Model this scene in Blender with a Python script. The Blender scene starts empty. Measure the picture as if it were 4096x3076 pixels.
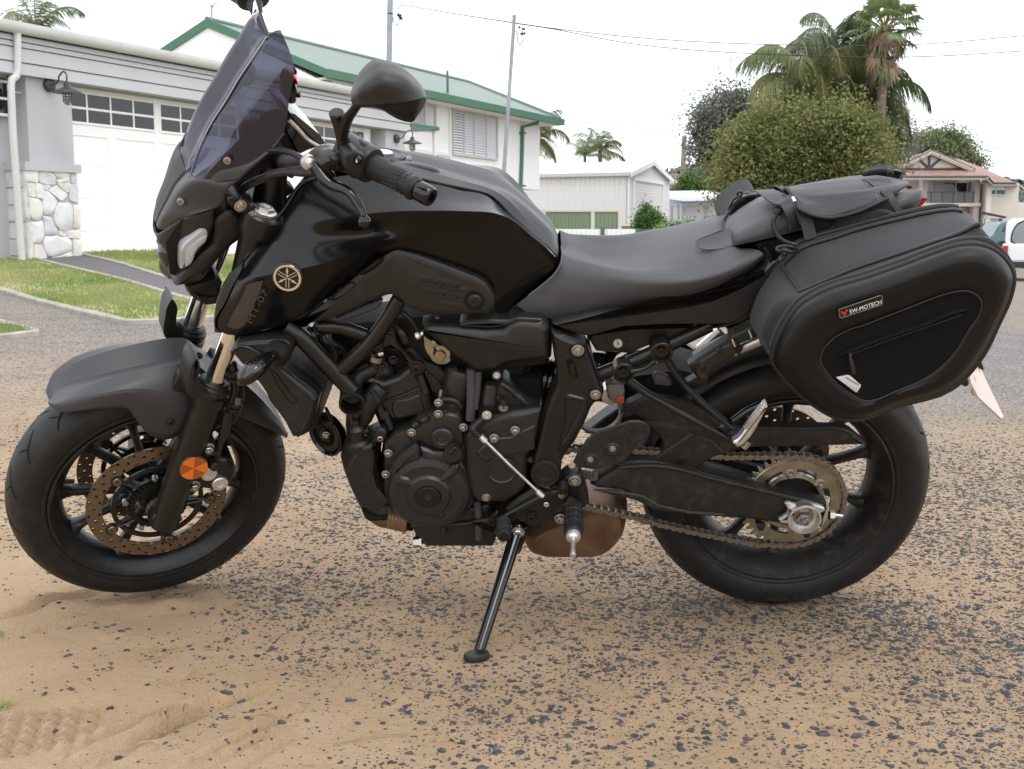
import bpy,bmesh,math,random
import numpy as np
from mathutils import Vector,Matrix
random.seed(7)
RNG=np.random.default_rng(7)
scene=bpy.context.scene
COL=scene.collection
# ------------------------------------------------------------------ camera
FPX,PITCH,CAMH=4580.0,math.radians(7.5),0.83
cam_data=bpy.data.cameras.new('camera')
cam_data.sensor_width=36.0
cam_data.lens=FPX/4096.0*36.0
cam_data.clip_start=0.05
cam_data.clip_end=3000.0
cam_data.dof.use_dof=True
cam_data.dof.focus_distance=2.45
cam_data.dof.aperture_fstop=18.0
cam=bpy.data.objects.new('camera',cam_data)
cam.location=(0,0,CAMH)
cam.rotation_euler=(math.pi/2-PITCH,0,0)
COL.objects.link(cam)
scene.camera=cam
# ------------------------------------------------------------------ overcast daylight
SUN_EL,SUN_AZ=math.radians(58),math.radians(150)
world=bpy.data.worlds.new('World')
scene.world=world
world.use_nodes=True
_nt=world.node_tree
_nt.nodes.clear()
_out=_nt.nodes.new('ShaderNodeOutputWorld')
_bg=_nt.nodes.new('ShaderNodeBackground')
_bg.inputs['Strength'].default_value=0.1
_sky=_nt.nodes.new('ShaderNodeTexSky')
_sky.sky_type='NISHITA'
_sky.sun_disc=False
_sky.sun_elevation=SUN_EL
_sky.sun_rotation=SUN_AZ
_tc=_nt.nodes.new('ShaderNodeTexCoord')
_ns=_nt.nodes.new('ShaderNodeTexNoise')
_ns.inputs['Scale'].default_value=2.2
_ns.inputs['Detail'].default_value=5.0
_rp=_nt.nodes.new('ShaderNodeValToRGB')
_rp.color_ramp.elements[0].position=0.3
_rp.color_ramp.elements[0].color=(13.0,13.4,14.2,1)
_rp.color_ramp.elements[1].position=0.72
_rp.color_ramp.elements[1].color=(15.6,15.8,16.2,1)
_mx=_nt.nodes.new('ShaderNodeMixRGB')
_mx.inputs['Fac'].default_value=0.93
_nt.links.new(_tc.outputs['Generated'],_ns.inputs['Vector'])
_nt.links.new(_ns.outputs['Fac'],_rp.inputs['Fac'])
_nt.links.new(_sky.outputs['Color'],_mx.inputs['Color1'])
_nt.links.new(_rp.outputs['Color'],_mx.inputs['Color2'])
_nt.links.new(_mx.outputs['Color'],_bg.inputs['Color'])
_nt.links.new(_bg.outputs['Background'],_out.inputs['Surface'])
sun_data=bpy.data.lights.new('sun','SUN')
sun_data.energy=0.8
sun_data.angle=math.radians(22)
sun_data.color=(1.0,0.97,0.92)
sun=bpy.data.objects.new('sun',sun_data)
sun.rotation_euler=Vector((math.sin(SUN_AZ)*math.cos(SUN_EL),math.cos(SUN_AZ)*math.cos(SUN_EL),math.sin(SUN_EL))).to_track_quat('Z','Y').to_euler()
sun.location=(0,0,30)
COL.objects.link(sun)
scene.view_settings.view_transform='Standard'
scene.view_settings.look='None'
scene.view_settings.exposure=0.4
scene.view_settings.gamma=1.0
scene.view_settings.use_curve_mapping=False
scene.cycles.max_bounces=8
scene.cycles.transparent_max_bounces=12
scene.cycles.caustics_reflective=False
scene.cycles.caustics_refractive=False
# ------------------------------------------------------------------ small maths
def vw(x0,y0,s):
 """a reading of the photograph at some enlargement -> photograph pixels"""
 return lambda x,y:(x0+x/s,y0+y/s)
D_=vw(0,0,0.54004);F_=vw(0,1600,1.9235);R_=vw(2550,1600,1.8433);H_=vw(600,550,2.3725)
S_=vw(600,0,2.3725);K_=vw(1100,0,1.6608);E_=vw(1100,1100,1.3842);M_=vw(2000,1200,1.6611)
B_=vw(2800,700,1.5100);G_=vw(0,0,1.51);T_=vw(2000,0,1.0553);W_=vw(0,1100,1.2777)
T1=vw(850,600,1.58);ST=vw(1950,850,1.8433);TL=vw(2850,640,2.4578);PL=vw(3700,850,1.9545)
L_=vw(0,950,2.3733);GB=vw(0,2200,1.0801);KH=vw(1500,350,2.765);MB_=vw(2050,400,2.212)
TR=vw(2600,0,2.0109);RH=vw(3500,500,2.555);GG=vw(0,100,1.661)
CAM=np.array([0.0,0.0,CAMH])
def ray(u,v):
 c,s=math.cos(PITCH),math.sin(PITCH)
 a,b=(u-2048)/FPX,(1538-v)/FPX
 return np.array([a,c+b*s,-s+b*c])
def rotm(axis,a):
 return np.array(Matrix.Rotation(a,3,Vector(axis)))
class Frame:
 """a local coordinate system: x to the rear of the bike, y away from us, z up"""
 def __init__(self,R,o,parent=None):
  self.R,self.o,self.parent=np.array(R),np.array(o,float),parent
  if parent:
   self.RW=parent.RW@self.R
   self.oW=parent.RW@self.o+parent.oW
  else:
   self.RW,self.oW=self.R,self.o
 def p(self,q,l):
  """point l metres to the near side of the centre plane, seen at photo position q"""
  d=self.RW.T@ray(*q)
  c=self.RW.T@(CAM-self.oW)
  t=(-l-c[1])/d[1]
  return c+d*t
 def ps(self,qs,l):
  if np.isscalar(l):
   return np.array([self.p(q,l)for q in qs])
  return np.array([self.p(q,k)for q,k in zip(qs,l)])
 def up(self,V):
  return np.asarray(V)@self.R.T+self.o
def smooth(a,b,x):
 t=np.clip((np.asarray(x,float)-a)/(b-a),0,1)
 return t*t*(3-2*t)
def _hash(ix,iy,seed):
 h=(ix*374761393+iy*668265263+seed*144665)&0xffffffff
 h=((h^(h>>13))*1274126177)&0xffffffff
 return((h^(h>>16))&0xffff)/65535.0
def vnoise(x,y,seed=0):
 x=np.asarray(x,float);y=np.asarray(y,float)
 ix=np.floor(x).astype(np.int64);iy=np.floor(y).astype(np.int64)
 fx=x-ix;fy=y-iy
 fx=fx*fx*(3-2*fx);fy=fy*fy*(3-2*fy)
 a=_hash(ix,iy,seed);b=_hash(ix+1,iy,seed);c=_hash(ix,iy+1,seed);d=_hash(ix+1,iy+1,seed)
 return(a*(1-fx)+b*fx)*(1-fy)+(c*(1-fx)+d*fx)*fy
def fbm(x,y,seed=0,oct=4):
 s=0;a=.5;
 for k in range(oct):
  s=s+a*(vnoise(x*2**k,y*2**k,seed+k)-.5);a*=.5
 return s
def crom(P,n=6,closed=False):
 """Catmull-Rom curve through the points"""
 P=np.asarray(P,float);k=len(P)
 if k<3 and not closed:
  t=np.linspace(0,1,n+1)[:,None]
  return P[0]*(1-t)+P[-1]*t
 out=[]
 segs=k if closed else k-1
 for i in range(segs):
  p1,p2=P[i],P[(i+1)%k]
  if closed:
   p0,p3=P[i-1],P[(i+2)%k]
  else:
   p0=P[i-1]if i>0 else 2*p1-p2
   p3=P[i+2]if i+2<k else 2*p2-p1
   # centripetal-ish tangents limited by chord so that long/short spacing does not overshoot
  d0=np.linalg.norm(p1-p0)+1e-9;d1=np.linalg.norm(p2-p1)+1e-9;d2=np.linalg.norm(p3-p2)+1e-9
  m1=((p1-p0)/d0*d1+(p2-p1)/d1*d0)/(d0+d1)*d1
  m2=((p2-p1)/d1*d2+(p3-p2)/d2*d1)/(d1+d2)*d1
  for j in range(n):
   t=j/n
   out.append((2*t**3-3*t**2+1)*p1+(t**3-2*t**2+t)*m1+(-2*t**3+3*t**2)*p2+(t**3-t**2)*m2)
 if not closed:
  out.append(P[-1])
 return np.array(out)
def resample(P,n,closed=True):
 P=np.asarray(P,float)
 Q=np.vstack([P,P[:1]])if closed else P
 d=np.r_[0,np.cumsum(np.linalg.norm(np.diff(Q,axis=0),axis=1))]
 t=np.linspace(0,d[-1],n+1)[:-1]if closed else np.linspace(0,d[-1],n)
 return np.stack([np.interp(t,d,Q[:,k])for k in range(Q.shape[1])],-1)
class Outline(np.ndarray):
 """corner points of a plate plus how to round them (1 sharp, 2 small fillets, 3+ flowing curve)"""
 k=1
def rounded(P,k,R=.0032):
 if k<=1:return P
 if k>=3:return crom(P,k,True)
 out=[]
 for i in range(len(P)):
  a,b,c=P[i-1],P[i],P[(i+1)%len(P)]
  la,lc=np.linalg.norm(a-b)+1e-9,np.linalg.norm(c-b)+1e-9
  p=b+(a-b)/la*min(R,.35*la);q=b+(c-b)/lc*min(R,.35*lc)
  out+=[p,.25*p+.5*b+.25*q,q]
 return np.array(out)
 # ------------------------------------------------------------------ materials
MATS={}
def mat(name,col,rough=0.5,metal=0.0,spec=0.5,bump=0.0,bscale=400.0,vary=0.0,vscale=8.0,col2=None,coat=0.0,alpha=1.0,trans=0.0,wave=None,dust=0.0,dustcol=(.32,.25,.17),detail=4.0,rvar=0.0,sheen=0.0,leaf=0.0):
 """procedural material: base colour with noise variation, optional second colour, bump grain, dust"""
 m=bpy.data.materials.new(name)
 m.use_nodes=True
 nt=m.node_tree;N=nt.nodes;Lk=nt.links
 b=N['Principled BSDF']
 b.inputs['Roughness'].default_value=rough
 b.inputs['Metallic'].default_value=metal
 b.inputs['Specular IOR Level'].default_value=spec
 b.inputs['Coat Weight'].default_value=coat
 b.inputs['Coat Roughness'].default_value=0.08
 b.inputs['Alpha'].default_value=alpha
 b.inputs['Transmission Weight'].default_value=trans
 b.inputs['Sheen Weight'].default_value=sheen
 b.inputs['Base Color'].default_value=(*col,1)
 tc=N.new('ShaderNodeTexCoord')
 src=None
 if vary or col2:
  n1=N.new('ShaderNodeTexNoise');n1.inputs['Scale'].default_value=vscale;n1.inputs['Detail'].default_value=detail
  Lk.new(tc.outputs['Object'],n1.inputs['Vector'])
  r=N.new('ShaderNodeValToRGB')
  r.color_ramp.elements[0].position=.35;r.color_ramp.elements[1].position=.65
  c2=col2 or tuple(min(1,c*(1+vary))for c in col)
  c1=col if col2 else tuple(c*(1-vary)for c in col)
  r.color_ramp.elements[0].color=(*c1,1);r.color_ramp.elements[1].color=(*c2,1)
  Lk.new(n1.outputs['Fac'],r.inputs['Fac'])
  src=r.outputs['Color']
 if dust:
  n2=N.new('ShaderNodeTexNoise');n2.inputs['Scale'].default_value=35;n2.inputs['Detail'].default_value=8;n2.inputs['Roughness'].default_value=.7
  Lk.new(tc.outputs['Object'],n2.inputs['Vector'])
  r2=N.new('ShaderNodeMapRange');r2.inputs['From Min'].default_value=.5;r2.inputs['From Max'].default_value=.8;r2.inputs['To Max'].default_value=dust
  Lk.new(n2.outputs['Fac'],r2.inputs['Value'])
  mx=N.new('ShaderNodeMixRGB');mx.inputs['Color2'].default_value=(*dustcol,1)
  Lk.new(r2.outputs['Result'],mx.inputs['Fac'])
  if src:Lk.new(src,mx.inputs['Color1'])
  else:mx.inputs['Color1'].default_value=(*col,1)
  src=mx.outputs['Color']
 if src:Lk.new(src,b.inputs['Base Color'])
 if rvar:
  n4=N.new('ShaderNodeTexNoise');n4.inputs['Scale'].default_value=14;n4.inputs['Detail'].default_value=6
  Lk.new(tc.outputs['Object'],n4.inputs['Vector'])
  r4=N.new('ShaderNodeMapRange');r4.inputs['To Min'].default_value=max(.02,rough-rvar);r4.inputs['To Max'].default_value=min(1,rough+rvar)
  Lk.new(n4.outputs['Fac'],r4.inputs['Value']);Lk.new(r4.outputs['Result'],b.inputs['Roughness'])
 if bump or wave:
  bp=N.new('ShaderNodeBump')
  bp.inputs['Distance'].default_value=0.001
  if wave:
   axis,sc,amt=wave
   w=N.new('ShaderNodeTexWave');w.bands_direction=axis;w.inputs['Scale'].default_value=sc
   Lk.new(tc.outputs['Object'],w.inputs['Vector']);Lk.new(w.outputs['Fac'],bp.inputs['Height'])
   bp.inputs['Strength'].default_value=amt
  else:
   n3=N.new('ShaderNodeTexNoise');n3.inputs['Scale'].default_value=bscale;n3.inputs['Detail'].default_value=3
   Lk.new(tc.outputs['Object'],n3.inputs['Vector']);Lk.new(n3.outputs['Fac'],bp.inputs['Height'])
   bp.inputs['Strength'].default_value=bump
  Lk.new(bp.outputs['Normal'],b.inputs['Normal'])
 if leaf:
  tr=N.new('ShaderNodeBsdfTranslucent');ms=N.new('ShaderNodeMixShader');ms.inputs['Fac'].default_value=leaf
  if src:Lk.new(src,tr.inputs['Color'])
  else:tr.inputs['Color'].default_value=(*col,1)
  out=N['Material Output']
  Lk.new(b.outputs[0],ms.inputs[1]);Lk.new(tr.outputs[0],ms.inputs[2]);Lk.new(ms.outputs[0],out.inputs['Surface'])
 MATS[name]=m
 return m
 # ------------------------------------------------------------------ mesh building
class MB:
 def __init__(self):
  self.V,self.Fc,self.n=[],[],0
 def add(self,V,F):
  V=np.asarray(V,float).reshape(-1,3)
  self.V.append(V)
  k=self.n
  self.Fc+=[tuple(i+k for i in f)for f in F]
  self.n+=len(V)
  return self
 def merge(self,o,fn=None):
  V=np.vstack(o.V)
  return self.add(fn(V)if fn else V,o.Fc)
 def verts(self):
  return np.vstack(self.V)
  # -- primitives
 def box(self,c,s,R=None):
  c=np.asarray(c,float);s=np.asarray(s,float)/2
  q=np.array([[x,y,z]for x in(-1,1)for y in(-1,1)for z in(-1,1)],float)*s
  if R is not None:q=q@np.asarray(R).T
  return self.add(q+c,[(0,1,3,2),(4,6,7,5),(0,4,5,1),(2,3,7,6),(0,2,6,4),(1,5,7,3)])
 def ringloft(self,rings,cap0=True,cap1=True,closed=True):
  n=len(rings[0]);V=np.vstack(rings);F=[]
  for i in range(len(rings)-1):
   for j in range(n if closed else n-1):
    a=i*n+j;b=i*n+(j+1)%n
    F.append((a,b,b+n,a+n))
  if cap0:F.append(tuple(range(n-1,-1,-1)))
  if cap1:F.append(tuple(range((len(rings)-1)*n,len(rings)*n)))
  return self.add(V,F)
 def tube(self,P,r,n=12,sm=0,cap=True,flat=1.0):
  P=np.asarray(P,float)
  k0=len(P)
  r=np.full(k0,r,float)if np.isscalar(r)else np.asarray(r,float)
  if sm:
   Q=crom(np.c_[P,r],sm);P,r=Q[:,:3],Q[:,3]
  T=np.gradient(P,axis=0);T/=np.linalg.norm(T,axis=1)[:,None]+1e-12
  u=np.cross(T[0],[0,0,1.0])
  if np.linalg.norm(u)<1e-3:u=np.cross(T[0],[0,1.0,0])
  u/=np.linalg.norm(u)
  a=np.linspace(0,2*np.pi,n,endpoint=False)
  rings=[]
  for i in range(len(P)):
   u=u-T[i]*(u@T[i]);u/=np.linalg.norm(u)+1e-12
   w=np.cross(T[i],u)
   rings.append(P[i]+r[i]*(np.cos(a)[:,None]*u+flat*np.sin(a)[:,None]*w))
  return self.ringloft(rings,cap,cap)
 def lathe(self,c,ax,prof,n=28,a0=0,a1=2*math.pi,up=None,cap=True):
  """prof = [(radius, height along ax)]"""
  c=np.asarray(c,float);ax=np.asarray(ax,float);ax=ax/np.linalg.norm(ax)
  u=np.cross(ax,up if up is not None else([0,0,1.0]if abs(ax[2])<.9 else[1.0,0,0]));u/=np.linalg.norm(u)
  w=np.cross(ax,u)
  full=abs(a1-a0)>6.28
  a=np.linspace(a0,a1,n,endpoint=not full)
  rings=[c+ax*h+max(r,1e-5)*(np.cos(a)[:,None]*u+np.sin(a)[:,None]*w)for r,h in prof]
  if tuple(prof[0])==tuple(prof[-1]):cap=False
  return self.ringloft(rings,cap and full and prof[0][0]>1e-4,cap and full and prof[-1][0]>1e-4,full)
 def plate(self,P,depth,prof=((0,-.003),(.003,0)),caps=True):
  """outline P (n,3) lying on y = const facing -y; prof: (inset, lift) rings toward the front, depth goes away (+y)"""
  k=getattr(P,'k',1)
  P=np.asarray(P,float)
  x,z=P[:,0],P[:,2]
  A=0.5*np.sum(x*np.roll(z,-1)-np.roll(x,-1)*z)
  if A<0:P=P[::-1];x,z=P[:,0],P[:,2]
  e=np.stack([np.roll(x,-1)-x,np.roll(z,-1)-z],-1);e/=np.linalg.norm(e,axis=1)[:,None]+1e-12
  nrm=np.stack([-e[:,1],e[:,0]],-1)
  m=nrm+np.roll(nrm,1,axis=0)
  m/=np.maximum((m*nrm).sum(1),.55)[:,None]
  L=np.linalg.norm(np.stack([np.roll(x,-1)-x,np.roll(z,-1)-z],-1),axis=1)
  lim=np.minimum(L,np.roll(L,1))*(.9 if k>1 else 2.0)
  rings=[rounded(P+[0,depth,0],k)]
  for ins,lift in prof:
   q=P.copy();i_=np.minimum(ins,lim)if ins>0 else np.full(len(P),ins)
   q[:,0]+=m[:,0]*i_;q[:,2]+=m[:,1]*i_;q[:,1]-=lift
   rings.append(rounded(q,k))
  return self.ringloft(rings,caps,True)
 def grid(self,A,close_u=False):
  A=np.asarray(A,float);nu,nv=A.shape[:2]
  F=[(i*nv+j,i*nv+j+1,((i+1)%nu)*nv+j+1,((i+1)%nu)*nv+j)for i in range(nu if close_u else nu-1)for j in range(nv-1)]
  return self.add(A.reshape(-1,3),F)
def surf(rows,nu=5,nv=5,creases=()):
 """rows[i][j] control points; smooth through them, broken across the line indices in creases"""
 A=np.asarray(rows,float)
 A=np.stack([crom(A[:,j],nu)for j in range(A.shape[1])],1)
 cuts=[0]+sorted(creases)+[A.shape[1]-1]
 out=[]
 for a,b in zip(cuts[:-1],cuts[1:]):
  s=np.stack([crom(A[i,a:b+1],nv)for i in range(len(A))],0)
  out.append(s if b==cuts[-1]else s[:,:-1])
 return np.concatenate(out,1)
def link(name,me,m=None,parent=None):
 o=bpy.data.objects.new(name,me)
 if m is not None:me.materials.append(m)
 if parent is not None:o.parent=parent
 COL.objects.link(o)
 return o
def build(name,mb,m,parent=None,ang=35,frame=None,solid=0,sub=0,weld=True,flip=False):
 V=mb.verts()
 if frame is not None:V=frame.up(V)
 me=bpy.data.meshes.new(name)
 me.from_pydata(V.tolist(),[],mb.Fc)
 bm=bmesh.new();bm.from_mesh(me)
 if weld:bmesh.ops.remove_doubles(bm,verts=bm.verts,dist=2e-5)
 bmesh.ops.recalc_face_normals(bm,faces=bm.faces)
 if flip:bmesh.ops.reverse_faces(bm,faces=bm.faces)
 bm.to_mesh(me);bm.free()
 me.polygons.foreach_set('use_smooth',np.ones(len(me.polygons),bool))
 if ang is not None and ang<180:me.set_sharp_from_angle(angle=math.radians(ang))
 o=link(name,me,m,parent)
 if solid:
  md=o.modifiers.new('thickness','SOLIDIFY');md.thickness=solid;md.offset=-1
 if sub:
  md=o.modifiers.new('smooth','SUBSURF');md.levels=sub;md.render_levels=sub
 return o
def fast_mesh(name,V,F,m,parent=None,smooth_=False):
 """big meshes with faces of one size, given as arrays"""
 V=np.asarray(V,np.float32);F=np.asarray(F,np.int32)
 me=bpy.data.meshes.new(name)
 k=F.shape[1]
 me.vertices.add(len(V));me.vertices.foreach_set('co',V.ravel())
 me.loops.add(F.size);me.loops.foreach_set('vertex_index',F.ravel())
 me.polygons.add(len(F));me.polygons.foreach_set('loop_start',np.arange(0,F.size,k,dtype=np.int32))
 me.update(calc_edges=True)
 me.polygons.foreach_set('use_smooth',np.full(len(F),smooth_))
 me.validate()
 return link(name,me,m,parent)
def thing(name,label,cat,loc=(0,0,0),R=None,group=None):
 o=bpy.data.objects.new(name,None)
 o.empty_display_size=.2
 M=Matrix(np.asarray(R).tolist()).to_4x4()if R is not None else Matrix.Identity(4)
 M.translation=Vector(loc)
 o.matrix_world=M
 COL.objects.link(o)
 return tag(o,label,cat,group)
def tag(o,label,cat,group=None,kind=None):
 if label:o['label']=label
 if cat:o['category']=cat
 if group:o['group']=group
 if kind:o['kind']=kind
 return o
def structure(o):
 o['kind']='structure'
 return o
def text_mesh(s,size=1.0):
 """lettering as flat faces in x,y; lower left at the origin"""
 c=bpy.data.curves.new('lettering','FONT');c.body=s;c.size=size;c.resolution_u=3
 o=bpy.data.objects.new('lettering',c);COL.objects.link(o)
 dg=bpy.context.evaluated_depsgraph_get()
 me=bpy.data.meshes.new_from_object(o.evaluated_get(dg))
 V=np.array([v.co[:]for v in me.vertices]);F=[tuple(p.vertices)for p in me.polygons]
 bpy.data.objects.remove(o);bpy.data.curves.remove(c);bpy.data.meshes.remove(me)
 return V,F
 # ------------------------------------------------------------------ terrain
def terr(x,y):
 x=np.asarray(x,float);y=np.asarray(y,float)
 q=x/np.maximum(y,1.0)
 a=np.interp(q,[-.5,-.34,-.1,.1,.45],[.047,.047,.012,0,-.018])
 ys=np.clip(y-4.0,0,36)
 ys=np.where(ys<2,ys*ys/4,ys-1)
 return a*ys*1.05
def onground(u,v):
 """the point of the terrain seen at a photo position"""
 r=ray(u,v);t=1.2
 for _ in range(400):
  q=CAM+r*t
  h=q[2]-terr(q[0],q[1])
  if h<1e-4:break
  t+=max(h*.8/max(-r[2],.02),1e-4)if r[2]<-.02 else h*3+.01
  if t>900:break
 return CAM+r*t
def toimg(x,y,z):
 c,s=math.cos(PITCH),math.sin(PITCH)
 dz=z-CAMH
 zc=np.maximum(y*c-dz*s,.05);yc=-(y*s+dz*c)
 return 2048+FPX*x/zc,1538+FPX*yc/zc
SAND=np.array([(0,650,.25),(200,700,.3),(430,690,.3),(50,760,.45),(0,820,.6),(30,900,.75),(0,1000,.88),(0,1300,1),(100,1400,1),(100,1600,1),(400,1500,1),(600,1650,.98),(420,1330,.97),(300,1300,1),(560,1290,.78),(700,1300,.72),(640,1100,.75),(700,1000,.72),(700,1400,.85),(560,1480,.96),(800,1560,.93),(900,1450,.8),(900,1650,.78),(1100,1500,.74),(1100,1600,.66),(1300,1400,.72),(1500,1400,.7),(1500,1550,.78),(1750,1560,.88),(1750,1640,.82),(1900,1600,.6),(2050,1500,.42),(2150,1600,.35),(2200,1400,.45),(2000,1350,.55),(1900,1300,.55),(2100,1200,.6),(2200,1250,.66),(2200,1050,.48),(2050,1000,.52),(2150,950,.6),(2150,850,.3),(2200,720,.14),(2150,760,.22),(2100,690,.15),(2150,645,.5),(2205,655,.5),(1500,730,.6),(1350,780,.6),(1350,1200,.72),(1150,1250,.75),(700,1150,.75),(1000,1300,.74),(1450,1150,.62)],float)
def sandiness(x,y):
 u,v=toimg(x,y,0*x)
 u=u*.54004;v=v*.54004
 v=np.where(y<.9,1800,np.clip(v,600,1800));u=np.clip(u,-500,2700)
 w=0;s=0
 for px,py,k in SAND:
  d=1.0/(((u-px)**2+2.2*(v-py)**2)+900)**1.6
  w=w+d;s=s+d*k
 s=s/w
 s=s+.42*fbm(x*3.0,y*2.2,11,4)*(1-np.abs(2*s-1)**3)+.15*fbm(x*11,y*9,21,3)
 return np.clip(s,0,1)
def graded(lo,hi,step,far0,far1,grow):
 a=list(np.arange(lo,hi,step))
 s=step
 while a[-1]<far1:s*=grow;a.append(a[-1]+s)
 s=step;b=[a[0]]
 while b[-1]>far0:s*=grow;b.append(b[-1]-s)
 return np.array(b[::-1][:-1]+a)
xs=graded(-2.3,2.3,.0095,-700,700,1.09)
ys=graded(1.35,4.6,.0095,-60,1400,1.07)
GX,GY=np.meshgrid(xs,ys)
# tyre ruts pressed in the sand, lower left
RUTS=[((380,895),(1110,600),0.0170),((330,845),(960,640),0.0153),((500,880),(930,650),0.0153),((640,850),(700,835),0.0085),((900,880),(1230,700),0.0119),((960,900),(1180,770),0.0102),((1050,915),(1260,795),0.0102),((0,290),(420,180),0.0119),((120,350),(330,300),0.0085)]
def relief(X,Y,S):
 near=smooth(7.0,4.0,Y)*smooth(-3,.5,Y)
 h=near*(.011*fbm(X*2.3,Y*2.6,3,4)+S*(.011*fbm(X*11,Y*13,5,4)+.007*np.abs(fbm(X*40,Y*44,9,3))))
 for a,b,dep in RUTS:
  A=onground(*GB(*a))[:2];Bq=onground(*GB(*b))[:2]
  d=Bq-A;L=np.linalg.norm(d);d/=L
  t=(X-A[0])*d[0]+(Y-A[1])*d[1]
  n=(X-A[0])*-d[1]+(Y-A[1])*d[0]+.012*fbm(X*6,Y*6,31,2)
  k=smooth(-.06,.05,t)*smooth(L+.06,L-.05,t)*(.65+.7*vnoise(X*9,Y*9,41))
  h=h+k*dep*(-np.exp(-(n/.009)**2)+.9*np.exp(-((n-.019)/.010)**2))
  # cross bars left by a tyre tread
 A=onground(*GB(0,790))[:2];Bq=onground(*GB(440,745))[:2]
 d=Bq-A;L=np.linalg.norm(d);d/=L
 t=(X-A[0])*d[0]+(Y-A[1])*d[1];n=(X-A[0])*-d[1]+(Y-A[1])*d[0]
 h=h+smooth(-.02,.02,t+.2)*smooth(L+.03,L-.03,t)*smooth(.1,.07,np.abs(n))*.0065*np.sign(np.sin(t*2*np.pi/.032))
 # sand pushed up round the front tyre
 A=onground(*W_(560,1625))[:2]
 r=np.hypot((X-A[0]-.05)/2.3,(Y-A[1]+.02))
 h=h+.014*np.exp(-((r-.085)/.03)**2)*(.4+vnoise(X*17,Y*17,51))*smooth(A[1]+.2,A[1]-.02,Y)
 return h
GS=sandiness(GX,GY)
GZ=terr(GX,GY)+relief(GX,GY,GS)-.004
nx,ny=len(xs),len(ys)
idx=np.arange(nx*ny).reshape(ny,nx)
gF=np.stack([idx[:-1,:-1],idx[:-1,1:],idx[1:,1:],idx[1:,:-1]],-1).reshape(-1,4)
def ground_material():
 m=bpy.data.materials.new('sandy_bitumen');m.use_nodes=True
 nt=m.node_tree;N=nt.nodes;Lk=nt.links;b=N['Principled BSDF']
 b.inputs['Roughness'].default_value=.95;b.inputs['Specular IOR Level'].default_value=.15
 geo=N.new('ShaderNodeNewGeometry')
 at=N.new('ShaderNodeAttribute');at.attribute_name='sand'
 def noise(sc,det=5,rough=.6):
  n=N.new('ShaderNodeTexNoise');n.inputs['Scale'].default_value=sc;n.inputs['Detail'].default_value=det;n.inputs['Roughness'].default_value=rough
  Lk.new(geo.outputs['Position'],n.inputs['Vector']);return n.outputs['Fac']
 def ramp(f,stops):
  r=N.new('ShaderNodeValToRGB');e=r.color_ramp.elements
  while len(e)<len(stops):e.new(.5)
  for k,(p,c)in zip(e,stops):k.position=p;k.color=(*c,1)
  Lk.new(f,r.inputs['Fac']);return r.outputs['Color']
 def math_(op,a,c):
  k=N.new('ShaderNodeMath');k.operation=op
  for i,s in enumerate((a,c)):
   if isinstance(s,(int,float)):k.inputs[i].default_value=s
   else:Lk.new(s,k.inputs[i])
  return k.outputs[0]
 def mix(f,a,c):
  k=N.new('ShaderNodeMixRGB')
  for i,s in zip(('Fac','Color1','Color2'),(f,a,c)):
   if isinstance(s,(tuple,int,float)):k.inputs[i].default_value=s if i=='Fac' else(*s,1)
   else:Lk.new(s,k.inputs[i])
  return k.outputs['Color']
 sand=ramp(noise(2.2,8,.65),[(.3,(.36,.252,.155)),(.5,(.415,.293,.186)),(.7,(.465,.345,.232))])
 fine=ramp(noise(420,3),[(.3,(.80,.78,.74)),(.7,(1.12,1.12,1.13))])
 k=N.new('ShaderNodeMixRGB');k.blend_type='MULTIPLY';k.inputs['Fac'].default_value=1
 Lk.new(sand,k.inputs['Color1']);Lk.new(fine,k.inputs['Color2']);sand=k.outputs['Color']
 stone=None
 def speck(scale,gain,bias):
  v=N.new('ShaderNodeTexVoronoi');v.inputs['Scale'].default_value=scale;v.inputs['Randomness'].default_value=1
  Lk.new(geo.outputs['Position'],v.inputs['Vector'])
  sep=N.new('ShaderNodeSeparateColor');Lk.new(v.outputs['Color'],sep.inputs['Color'])
  cover=math_('MULTIPLY_ADD',math_('SUBTRACT',1.0,at.outputs['Fac']),gain)
  cover.node.inputs[2].default_value=bias
  here=math_('LESS_THAN',sep.outputs[0],cover)
  inside=math_('LESS_THAN',v.outputs['Distance'],math_('MULTIPLY_ADD',sep.outputs[1],.3))
  inside.node.inputs[1].links[0].from_node.inputs[2].default_value=.33
  return math_('MULTIPLY',here,inside),sep.outputs[2]
 f1,rnd=speck(62,1.45,-.02)
 f2,rnd2=speck(190,.55,-.02)
 stonecol=ramp(rnd,[(0,(.085,.088,.095)),(.6,(.15,.15,.155)),(.93,(.26,.25,.24)),(1,(.28,.19,.13))])
 # far off the stones are bedded in dark bitumen, close by the modelled gravel carries them
 sepP=N.new('ShaderNodeSeparateXYZ');Lk.new(geo.outputs['Position'],sepP.inputs[0])
 mr=N.new('ShaderNodeMapRange');mr.inputs['From Min'].default_value=2.6;mr.inputs['From Max'].default_value=6.2
 Lk.new(sepP.outputs['Y'],mr.inputs['Value'])
 farness=mr.outputs['Result']
 seal=ramp(noise(160,6),[(.35,(.20,.19,.175)),(.65,(.38,.355,.32))])
 sealmask=math_('MULTIPLY',farness,math_('SUBTRACT',1.0,at.outputs['Fac']))
 base=mix(math_('MINIMUM',math_('MULTIPLY',sealmask,1.2),1.0),sand,seal)
 c=mix(math_('MULTIPLY',f2,.9),base,(.07,.072,.08))
 c=mix(math_('MULTIPLY',f1,math_('MULTIPLY_ADD',farness,.8)),c,stonecol)
 c.node.inputs['Fac'].links[0].from_node.inputs[1].links[0].from_node.inputs[2].default_value=.2
 Lk.new(c,b.inputs['Base Color'])
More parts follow.
